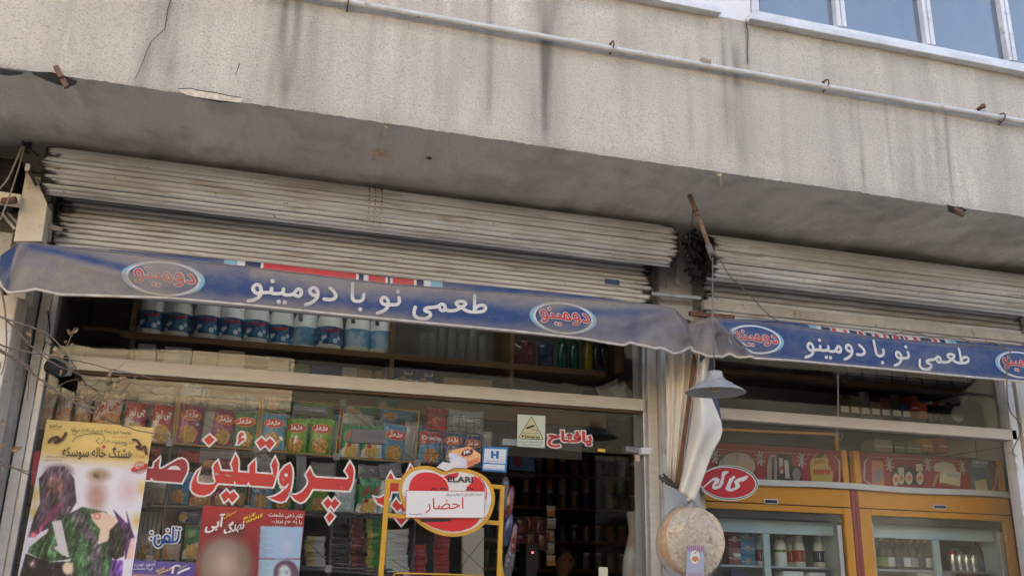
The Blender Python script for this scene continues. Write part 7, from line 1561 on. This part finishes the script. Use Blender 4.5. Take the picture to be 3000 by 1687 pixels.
def V5(pts):
    return [((q_.x - fxx(2040, 1360)) / (fxx(2472, 1380) - fxx(2040, 1360)), (q_.z - ZPB) / (ZTOP - ZPB)) for q_ in (at(p[0], p[1], FYR + .02) for p in R5(pts))]
items1 = [('border_line', 's', V5([(120, 1055), (900, 1105), (1490, 1135), (1775, 1145), (1850, 1225), (1855, 1440), (1840, 1520), (1790, 1560)]), wl, .001, .011), ('snowflake', 'star', V5([(205, 1160)])[0], wl, .0015, 0), ('snowflake', 'star', V5([(800, 1185)])[0], wl, .0015, 0), ('snowflake', 'star', V5([(1345, 1210)])[0], wl, .0015, 0),
 ('sausage_picture', 'p', V5(ell((490, 1290), 260, 195)), dk, .002, 0), ('sausage_picture', 'p', V5(ell((490, 1290), 245, 185)), skin_, .003, 0), ('sausage_picture', 'p', V5([(330, 1350), (430, 1260), (500, 1180), (560, 1250), (700, 1340)]), (.42, .30, .16, 1), .004, 0),
 ('bottle_picture', 'p', V5([(880, 1280), (910, 1150), (1040, 1125), (1220, 1150), (1225, 1280), (1340, 1310), (1350, 1560), (880, 1545)]), dk, .002, 0), ('bottle_picture', 'p', V5([(885, 1290), (920, 1140), (1010, 1140), (1025, 1290), (1010, 1530), (890, 1530)]), (.30, .25, .22, 1), .003, 0), ('bottle_picture', 'p', V5([(1045, 1180), (1095, 1180), (1105, 1380), (1060, 1390)]), wl, .003, 0), ('bottle_picture', 'p', V5([(1115, 1210), (1170, 1215), (1190, 1450), (1130, 1450)]), wl, .003, 0), ('bottle_picture', 'p', V5([(1060, 1300), (1100, 1280), (1105, 1340), (1065, 1350)]), (.30, .04, .04, 1), .004, 0), ('bottle_picture', 'p', V5([(950, 1170), (985, 1170), (985, 1510), (950, 1510)]), (.03, .03, .07, 1), .004, 0), ('bottle_picture', 'p', V5(ell((1280, 1400), 55, 90)), (.20, .21, .2, 1), .003, 0),
 ('cheese_picture', 'p', V5([(1480, 1190), (1600, 1095), (1670, 1130), (1660, 1170), (1700, 1180), (1700, 1270), (1770, 1380), (1755, 1540), (1480, 1520), (1460, 1350), (1465, 1220)]), yl, .002, 0), ('cheese_picture', 'p', V5([(1500, 1190), (1600, 1092), (1660, 1120), (1620, 1175)]), (.16, .05, .04, 1), .003, 0), ('cheese_picture', 'p', V5([(1500, 1220), (1640, 1200), (1650, 1245), (1520, 1270)]), (.36, .14, .05, 1), .003, 0)]
pic(hp1, H1, items1)
mb = MB()
for k in range(6): mb.stroke(V5([(1510 + 38 * k, 1330), (1520 + 38 * k, 1400)]), .010, lambda u, v: hp1(u, v, .0045), False); mb.stroke(V5([(1510 + 38 * k, 1380), (1545 + 38 * k, 1345)]), .008, lambda u, v: hp1(u, v, .005), False)
mb.build('lettering', M['logored'], H1)

# contents of the fridges
mb = MB(); mb.lathe([(0, 0), (.031, 0), (.034, .01), (.034, .085), (.033, .11), (.027, .15), (.019, .175), (.018, .185), (0, .185)], n=18); YB_ = only_mesh(mb.build('body', M['bleach'], None, .7))
mb = MB(); mb.lathe([(0, 0), (.034, 0), (.036, .01), (.036, .075), (.033, .083), (.033, .088), (.036, .095), (.035, .115), (.025, .14), (.018, .15), (0, .15)], n=18); YB2 = only_mesh(mb.build('body', M['bleach'], None, .7))
mb = MB(); mb.lathe([(.0352, .030), (.0352, .095)], n=18); YL = only_mesh(mb.build('label', M['logored'], None, True))
mb = MB(); mb.lathe([(0, .205), (.020, .205), (.021, .180), (0, .180)], n=12); YC = only_mesh(mb.build('cap', M['logored'], None, .7))
grn, nvy, whi, blu, olv = flat('capgreen', (.16, .28, .05, 1), .4), flat('labelnavy', (.02, .03, .12, 1), .4), M['logowhite'], flat('packblue', (.05, .22, .42, 1), .4), flat('labelgreen', (.22, .30, .04, 1), .4)
FY2 = FYR + .24
zs_ = ZS
def yog(label, px_, me, lab, cap, y=FY2, s=1.0):
    c = at(px_, 1660, y); r = thing('milk_bottle', label, 'bottle', (c.x, y, zs_), 'dairy bottles in the left fridge'); add(r, me, 'body', scale=(s, s, s)); add(r, YL, 'label', lab, scale=(s, s, s)); k = .82 if me is YB2 else 1; add(r, YC, 'cap', cap, scale=(s, s, s), loc=(0, 0, -.032 * s if me is YB2 else 0)); 
    q = MB(); q.poly([(-.018, .04), (.018, .04), (.018, .085), (-.018, .085)], lambda x, z: Vector((x * s, -math.sqrt(.0365 ** 2 - x * x) * s, z * s))); q.build('panel', whi, r, local=True); return r
yog('squat white milk bottle with a green label, right of the blue boxes', 2289, YB2, grn, grn, s=1.06); yog('white milk bottle behind with a red label, beside the squat one', 2320, YB_, M['logored'], M['logored'], FY2 + .08); yog('white milk bottle with a red and white label and red cap', 2344, YB_, M['logored'], M['logored'], s=1.03); yog('white milk bottle with a navy label', 2402, YB_, nvy, nvy, s=1.03); yog('dim white milk bottle behind the green labelled one', 2425, YB_, olv, grn, FY2 + .08); yog('white milk bottle with a green label at the right edge', 2448, YB_, olv, grn, s=1.03); yog('white milk bottle with a red label half hidden by the left divider', 2228, YB_, M['logored'], M['logored'], FY2 + .05)
for lb, px, mt_ in (('blue pudding box, topmost of three stacked in the left fridge', (2170, 1556, 2208, 1586), blu), ('blue pudding box with a face, middle of three stacked', (2171, 1586, 2211, 1622), blu), ('blue pudding box with a face, lowest of three stacked', (2172, 1624, 2213, 1660), blu), ('crimson box beside the blue pudding boxes', (2134, 1556, 2170, 1600), flat('crimson', (.22, .01, .05, 1), .4)), ('crimson and white box under the crimson one', (2136, 1602, 2171, 1660), flat('crimson2', (.26, .10, .12, 1), .4))):
    r = carton(lb, px, FY2 - .06, mt_, .08, 'pudding_box', 'box', 'boxes in the left fridge')
    q = MB(); c = at((px[0] + px[2]) / 2, (px[1] + px[3]) / 2, FY2 - .0625); q.poly(ell((0, 0), .016, .018), lambda x, z: c + Vector((x, 0, z))); q.build('picture', flat('pudding', (.50, .38, .28, 1)), r)
q = MB(); a = [at(*p, FYR + .16) for p in ((2147, 1618), (2168, 1619), (2172, 1631), (2152, 1631))]; q.hexa([a[3], a[2], a[2] + Vector((0, .002, 0)), a[3] + Vector((0, .002, 0)), a[0], a[1], a[1] + Vector((0, .002, 0)), a[0] + Vector((0, .002, 0))]); o = q.build('price_tag', M['paper']); tag(o, 'white price tag in front of the crimson boxes', 'price tag')
for lb, px, mt_ in (('white tub box on the lower shelf of the left fridge', (2295, 1672, 2355, 1720), whi), ('white tub box at the right of the lower shelf, left fridge', (2372, 1676, 2420, 1720), whi), ('blue labelled box on the lower shelf behind the bread', (2142, 1668, 2184, 1720), nvy)): carton(lb, px, FY2 - .1, mt_, .1, 'tub', 'box', 'tubs on the lower shelves')
mb = MB(); mb.lathe([(0, 0), (.030, 0), (.032, .01), (.032, .10), (.026, .125), (.013, .15), (.012, .175), (0, .175)], n=16); DB = only_mesh(mb.build('body', bcol['dark'], None, .7))
mb = MB(); mb.lathe([(.0326, .02), (.0326, .075)], n=16); DL = only_mesh(mb.build('label', M['logowhite'], None, True))
mb = MB(); mb.lathe([(0, .192), (.014, .192), (.0145, .170), (0, .170)], n=12); DC = only_mesh(mb.build('cap', M['logogold'], None, .7))
labs = [olv, whi, nvy, whi, pbr('graylabel', (.3, .3, .3, 1), .5), nvy, whi, whi]
for k, px_ in enumerate((2586, 2608, 2632, 2654, 2676, 2698, 2716)):
    c = at(px_, 1650, FY2); r = thing('dark_bottle', 'dark drink bottle in the right fridge, %s from the left' % ORD[k], 'bottle', (c.x, FY2, zs_), 'dark bottles in the right fridge'); add(r, DB, 'body'); add(r, DL, 'label', labs[k]); add(r, DC, 'cap', None if k % 2 else M['alum'])
mb = MB(); mb.lathe([(0, 0), (.027, 0), (.032, .008), (.032, .108), (.027, .116), (.027, .12), (0, .118)], n=18); CAN = only_mesh(mb.build('can', pbr('can_silver', (.62, .62, .64, 1), .25, metal=.9), None, .6))
mb = MB(); mb.lathe([(.0325, .100), (.0325, .110), (.028, .118)], n=18); CR = only_mesh(mb.build('rim', M['logored'], None, .6))
for k, px_ in enumerate((2792, 2812, 2832, 2852)):
    c = at(px_, 1650, FY2); r = thing('drink_can', 'silver drink can with a red rim in the right fridge, %s from the left' % ORD[k], 'can', (c.x, FY2, zs_), 'silver cans in the right fridge'); add(r, CAN, 'can', scale=(.9, .9, 1.05)); add(r, CR, 'rim', scale=(.9, .9, 1.05))
for k, px_ in enumerate((2784, 2802, 2820)):
    c = at(px_, 1588, FY2); r = thing('plastic_cup', 'clear cup lying on the silver cans, %s from the left' % ORD[k], 'cup', (c.x, FY2, zs_ + .125), 'clear cups on the cans', (math.pi / 2, 0, .2)); add(r, TUM, 'cup', scale=(.7, .7, .35))
for k, px_ in enumerate((2870, 2888)):
    c = at(px_, 1640, FY2); r = thing('dark_bottle', ('black bottle right of the silver cans', 'black bottle with a yellow tag, last in the right fridge')[k], 'bottle', (c.x, FY2, zs_), 'dark bottles in the right fridge'); add(r, DB, 'body'); add(r, DL, 'label', labs[0] if k else nvy); add(r, DC, 'cap', M['logored'])
for lb, px, mt_ in (('white labelled box on the lower shelf of the right fridge', (2690, 1668, 2736, 1720), whi), ('white carton right of the divider on the lower shelf', (2762, 1672, 2790, 1720), whi), ('dark red box on the lower shelf of the right fridge', (2835, 1676, 2870, 1720), flat('crimson', (.22, .01, .05, 1), .4)), ('navy box at the right end of the lower shelf', (2874, 1676, 2902, 1720), nvy)): carton(lb, px, FY2 - .1, mt_, .1, 'tub', 'box', 'tubs on the lower shelves')
for k, px_ in enumerate((2620, 2645, 2665)):
    c = at(px_, 1690, FY2); r = thing('juice_bottle', 'blue capped bottle on the lower shelf of the right fridge, %s from the left' % ORD[k], 'bottle', (c.x, FY2, zs_ - .31), 'blue capped bottles low in the right fridge'); add(r, DB, 'body', flat('juice', (.25, .20, .06, 1), .2), scale=(1, 1, 1.3)); add(r, DL, 'label', whi, scale=(1, 1, 1.3)); add(r, DC, 'cap', nvy, scale=(1, 1, 1.3))

# goods and shelves above the fridges
UR = thing('shelf_unit', 'dark wooden shelf high inside the right shop, above the fridges', 'shelf', (4, 1.5, 2.4))
ya = .75
za_, zb_ = at(2700, 1238, ya).z, at(2700, 1128, ya).z
wbox(UR, 2.45, 4.84, ya, ya + .35, za_ - .03, za_, 'shelf'); wbox(UR, 2.45, 4.84, ya, ya + .35, zb_ - .03, zb_, 'shelf'); wbox(UR, 2.45, 4.84, ya + .36, ya + .38, 1.2, 3.24, 'back_panel', 'darkwall')
wbox(UR, 2.45, 4.84, ya, ya + .35, at(2700, 1330, ya).z - .03, at(2700, 1330, ya).z, 'shelf')
rnd = random.Random(5)
def upgood(label, px, Y, c, word=None, nm='carton', g_='goods high in the right shop'): return carton(label, px, Y, c if not isinstance(c, tuple) else flat('g_%d_%d_%d' % tuple(int(v * 100) for v in c[:3]), c, .5), .14, nm, 'carton', g_, word)
for k in range(9):
    x = 2440 + 44 * k; upgood('pale patterned carton on the top right shop shelf, %s from the left' % ORD[k], (x, 1062 + 4 * k, x + 38, 1118 + 4 * k), ya + .02, ((.22, .21, .20, 1), (.16, .16, .17, 1), (.26, .24, .2, 1))[k % 3])
for lb, px, c in (('orange box below the jars at the right', (2702, 1285, 2732, 1322), (.45, .20, .04, 1)), ('red box beside the orange one below the jars', (2750, 1282, 2774, 1326), (.40, .06, .03, 1)), ('cream carton low on the right shop shelf', (2562, 1288, 2615, 1322), (.34, .29, .20, 1)), ('olive tin left of the orange box', (2622, 1294, 2650, 1324), (.16, .17, .10, 1)), ('olive tin right of the first, beside the orange box', (2658, 1296, 2698, 1326), (.18, .18, .11, 1)), ('bright orange box on the middle shelf at the right', (2692, 1180, 2716, 1226), (.45, .09, .03, 1)), ('red cloth coloured box at the top right corner', (2672, 1160, 2690, 1222), (.30, .03, .03, 1))): upgood(lb, px, ya, c)
for k in range(5):
    c = at(2726 + 18 * k, 1230, ya + .06); r = thing('dark_jar', 'dark jar on the middle shelf of the right shop, %s from the left' % ORD[k], 'jar', (c.x, ya + .06, za_), 'dark jars in the right shop'); add(r, JBO, 'body', bcol['dark'], scale=(.9, .9, 1.25)); add(r, JLI, 'lid', M['fred'] if k % 2 else None, scale=(.9, .9, 1.25))
for k in range(7):
    c = at(2470 + 30 * k, 1225, ya + .06); r = thing('goods_pack', 'dim %s pack on the middle shelf of the right shop' % ('brown', 'olive', 'grey', 'tan', 'dark red', 'black', 'blue')[k], 'pack', (c.x, ya + .06, za_), 'dim packs in the right shop'); q = MB(); q.box(-.04, .04, -.03, .05, 0, .13 + .03 * (k % 3)); q.build('box', flat('dimpack%d' % k, ((.12, .07, .04, 1), (.10, .10, .05, 1), (.13, .13, .13, 1), (.18, .13, .08, 1), (.14, .03, .03, 1), (.03, .03, .03, 1), (.04, .06, .13, 1))[k], .5), r, local=True, bevel=.004); q = MB(); q.box(-.03, .03, -.033, -.03, .04, .08); q.build('label', M['paper'], r, local=True)
DR = thing('water_urn', 'big round dark container with a pale disc on the middle shelf by the tiled wall', 'container', (0, 0, 0))
c = at(2838, 1212, .62); q = MB(); n = 28; q.tube([c + Vector((0, -.02, 0)), c + Vector((.02, .20, 0))], .095, n); q.build('drum', pbr('dark_drum', (.05, .045, .04, 1), .35), DR, .6)
c2 = at(2806, 1212, .585); q = MB(); q.poly(ell((0, 0), .05, .055), lambda x, z: c2 + Vector((x, 0, z))); q.build('disc', flat('palegreydisc', (.30, .31, .30, 1)), DR); DR.location = (c.x, c.y, c.z - .115)
for ch in DR.children: ch.location = -Vector(DR.location)
YR = thing('yellow_rail', 'thin yellow steel rail with one upright above the left fridge', 'rail', at(2450, 1290, .6))
q = MB(); q.bar(at(2070, 1256, .6), at(2455, 1272, .6), .016, .016); q.build('rail', M['fyellow'], YR); q = MB(); q.bar(at(2450, 1272, .6), at(2452, 1330, .6), .022, .02); q.build('upright', M['fyellow'], YR)
q = MB(); q.tube([at(2466, 1268, .58), at(2468, 1278, .58), at(2463, 1288, .58), at(2456, 1284, .58)], .004, 6); q.build('hook', M['alum'], YR)

# ------------------------------------------------------------------ old security camera and dry climbing twigs at the left
SC = thing('security_camera', 'old black security camera under the left end of the transom', 'camera', at(160, 1078, -.12))
q = MB(); a, b_ = at(150, 1060, -.10), at(200, 1086, -.16); q.bar(a, b_, .05, .055, (0, -.3, 1)); q.build('housing', pbr('camera_grey', (.30, .29, .27, 1), .5), SC, bevel=.005)
q = MB(); q.tube([at(150, 1072, -.15), at(180, 1084, -.20)], [.036, .032], 14); q.build('lens_hood', M['black'], SC, .7)
q = MB(); q.bar(at(195, 1046, -.06), at(190, 1070, -.12), .02, .02); q.build('mount', M['black'], SC)
q = MB(); q.tube([at(140, 910, -.06), at(146, 960, -.07), at(143, 985, -.07), at(160, 1005, -.07), at(150, 1012, -.07), at(135, 1000, -.07), at(125, 1025, -.07)], .003, 6); o = q.build('cable', M['black'], None, True); tag(o, 'tangled thin black cable beside the left window jamb', 'cable')
VN = thing('dry_vine', 'leafless brown vine twigs with a few curled dead leaves across the left window', 'vine', at(0, 1030, -.62))
bark = pbr('twig_bark', (.22, .165, .14, 1), .9, (.14, .10, .085, 1), 60); leafm = pbr('dead_leaf', (.48, .36, .24, 1), .9, (.36, .24, .14, 1), 50)
R0v = rel((0, 840), 3.6225)
def vine(pts, r0, r1, Y0, Y1):
    P = [at(p[0], p[1], Y0 + (Y1 - Y0) * i / (len(pts) - 1)) for i, p in enumerate(R0v(pts))]; Q = []
    for i in range(len(P) - 1):
        p0, p1, p2, p3 = P[max(i - 1, 0)], P[i], P[i + 1], P[min(i + 2, len(P) - 1)]
        for k in range(5): t = k / 5; Q.append(.5 * ((2 * p1) + (p2 - p0) * t + (2 * p0 - 5 * p1 + 4 * p2 - p3) * t * t + (3 * p1 - p0 - 3 * p2 + p3) * t ** 3) + Vector((0, 0, .002 * math.sin(i * 7 + k * 3))))
    Q.append(P[-1]); n = len(Q); q = MB(); q.tube(Q, [r0 + (r1 - r0) * i / (n - 1) for i in range(n)], 6); q.build('stem', bark, VN, True)
vine([(-60, 300), (0, 315), (130, 365), (330, 425), (480, 490), (560, 545), (650, 640), (740, 760), (850, 930), (950, 1060)], .0045, .002, -.62, -.55)
vine([(0, 320), (60, 345), (220, 510), (400, 690), (600, 830), (760, 890), (860, 935), (1080, 985), (1230, 1130), (1300, 1200)], .004, .0015, -.6, -.5)
vine([(-60, 600), (0, 615), (200, 675), (480, 720), (750, 770), (980, 820), (1160, 870), (1449, 925), (1700, 1000)], .0042, .0015, -.66, -.55)
vine([(-60, 650), (0, 680), (190, 790), (340, 910), (480, 1020), (700, 1170), (980, 1330), (1200, 1430), (1500, 1530), (1900, 1600)], .0058, .002, -.66, -.5)
vine([(-60, 630), (0, 665), (130, 740), (250, 810), (330, 860), (345, 905), (310, 930), (300, 1110), (285, 1210)], .0048, .0015, -.68, -.64)
vine([(0, 0), (45, 180), (65, 400), (68, 600), (50, 800), (10, 935)], .004, .002, -.6, -.6)
vine([(300, 1990), (0, 1850), (-20, 1830)], .003, .003, -.62, -.6)
vine([(0, 1890), (320, 1960), (380, 1980)], .003, .0015, -.6, -.6)
vine([(860, 935), (960, 1050), (1200, 900), (1330, 800)], .0025, .001, -.55, -.5); vine([(1270, 1150), (1380, 1020), (1449, 950)], .004, .002, -.5, -.5); vine([(580, 1090), (700, 1010), (860, 975)], .0025, .0012, -.55, -.5)
vine([(700, 640), (740, 560), (770, 470), (800, 425)], .0022, .001, -.58, -.56); vine([(325, 600), (330, 500), (322, 430)], .002, .001, -.6, -.6); vine([(1000, 1340), (1030, 1230), (1050, 1180)], .002, .001, -.55, -.55); vine([(1330, 1320), (1360, 1180), (1365, 1080)], .002, .001, -.5, -.5)
vine([(1100, 1380), (1240, 1449), (1400, 1320), (1449, 1280)], .0022, .001, -.52, -.5)
for st in ([(430, 1040), (560, 1110), (700, 1200)], [(1200, 880), (1500, 1060), (1900, 1300)], [(950, 1060), (1260, 1200), (1700, 1420)]): vine(st, .0016, .0008, -.5, -.45)
def leaf(px, size, sd):
    rnd = random.Random(sd); c = at(*R0v([px])[0], -.57); mb = MB(); n, m_ = 6, 4
    ax = Vector((rnd.uniform(-1, 1), rnd.uniform(-.4, .4), rnd.uniform(-1, .2))).normalized(); sd_ = ax.cross(Vector((rnd.uniform(-1, 1), 1, rnd.uniform(-1, 1)))).normalized(); nr = ax.cross(sd_)
    for i in range(n + 1):
        t = i / n
        for j in range(m_ + 1):
            s = (j / m_ - .5) * 2; w_ = math.sin(math.pi * min(1, t * .9 + .08)) * size * .36
            mb.v.append(tuple(c + ax * size * (t - .5) + sd_ * w_ * s * (1 - .4 * abs(s)) + nr * size * (.30 * s * s + .22 * math.sin(t * 3 + sd) + .05 * rnd.uniform(-1, 1)))); mb.at.append(0)
    mb.f = [(i * (m_ + 1) + j, i * (m_ + 1) + j + 1, (i + 1) * (m_ + 1) + j + 1, (i + 1) * (m_ + 1) + j) for i in range(n) for j in range(m_)]; mb.mi = [0] * len(mb.f)
    mb.build('leaf', leafm, VN, True)
for k, (p, s) in enumerate((((300, 510), .045), ((295, 580), .04), ((740, 490), .06), ((800, 470), .05), ((760, 615), .035), ((605, 680), .06), ((650, 645), .03), ((735, 830), .05), ((655, 915), .04), ((845, 1060), .06), ((870, 1020), .04), ((965, 1110), .05), ((1150, 900), .05), ((1300, 1010), .07), ((1270, 1060), .05), ((840, 1170), .06), ((880, 1190), .04), ((1010, 1190), .05), ((1030, 1370), .05), ((1220, 1330), .06), ((1350, 1140), .04), ((180, 1960 - 840 + 0), .05), ((40, 1440), .05), ((60, 1010), .03), ((15, 830), .04), ((700, 570), .03), ((1140, 1160), .05), ((990, 1290), .045), ((160, 1730), .07), ((220, 1700), .05), ((20, 1700), .05))): leaf(p, s * .62, k)
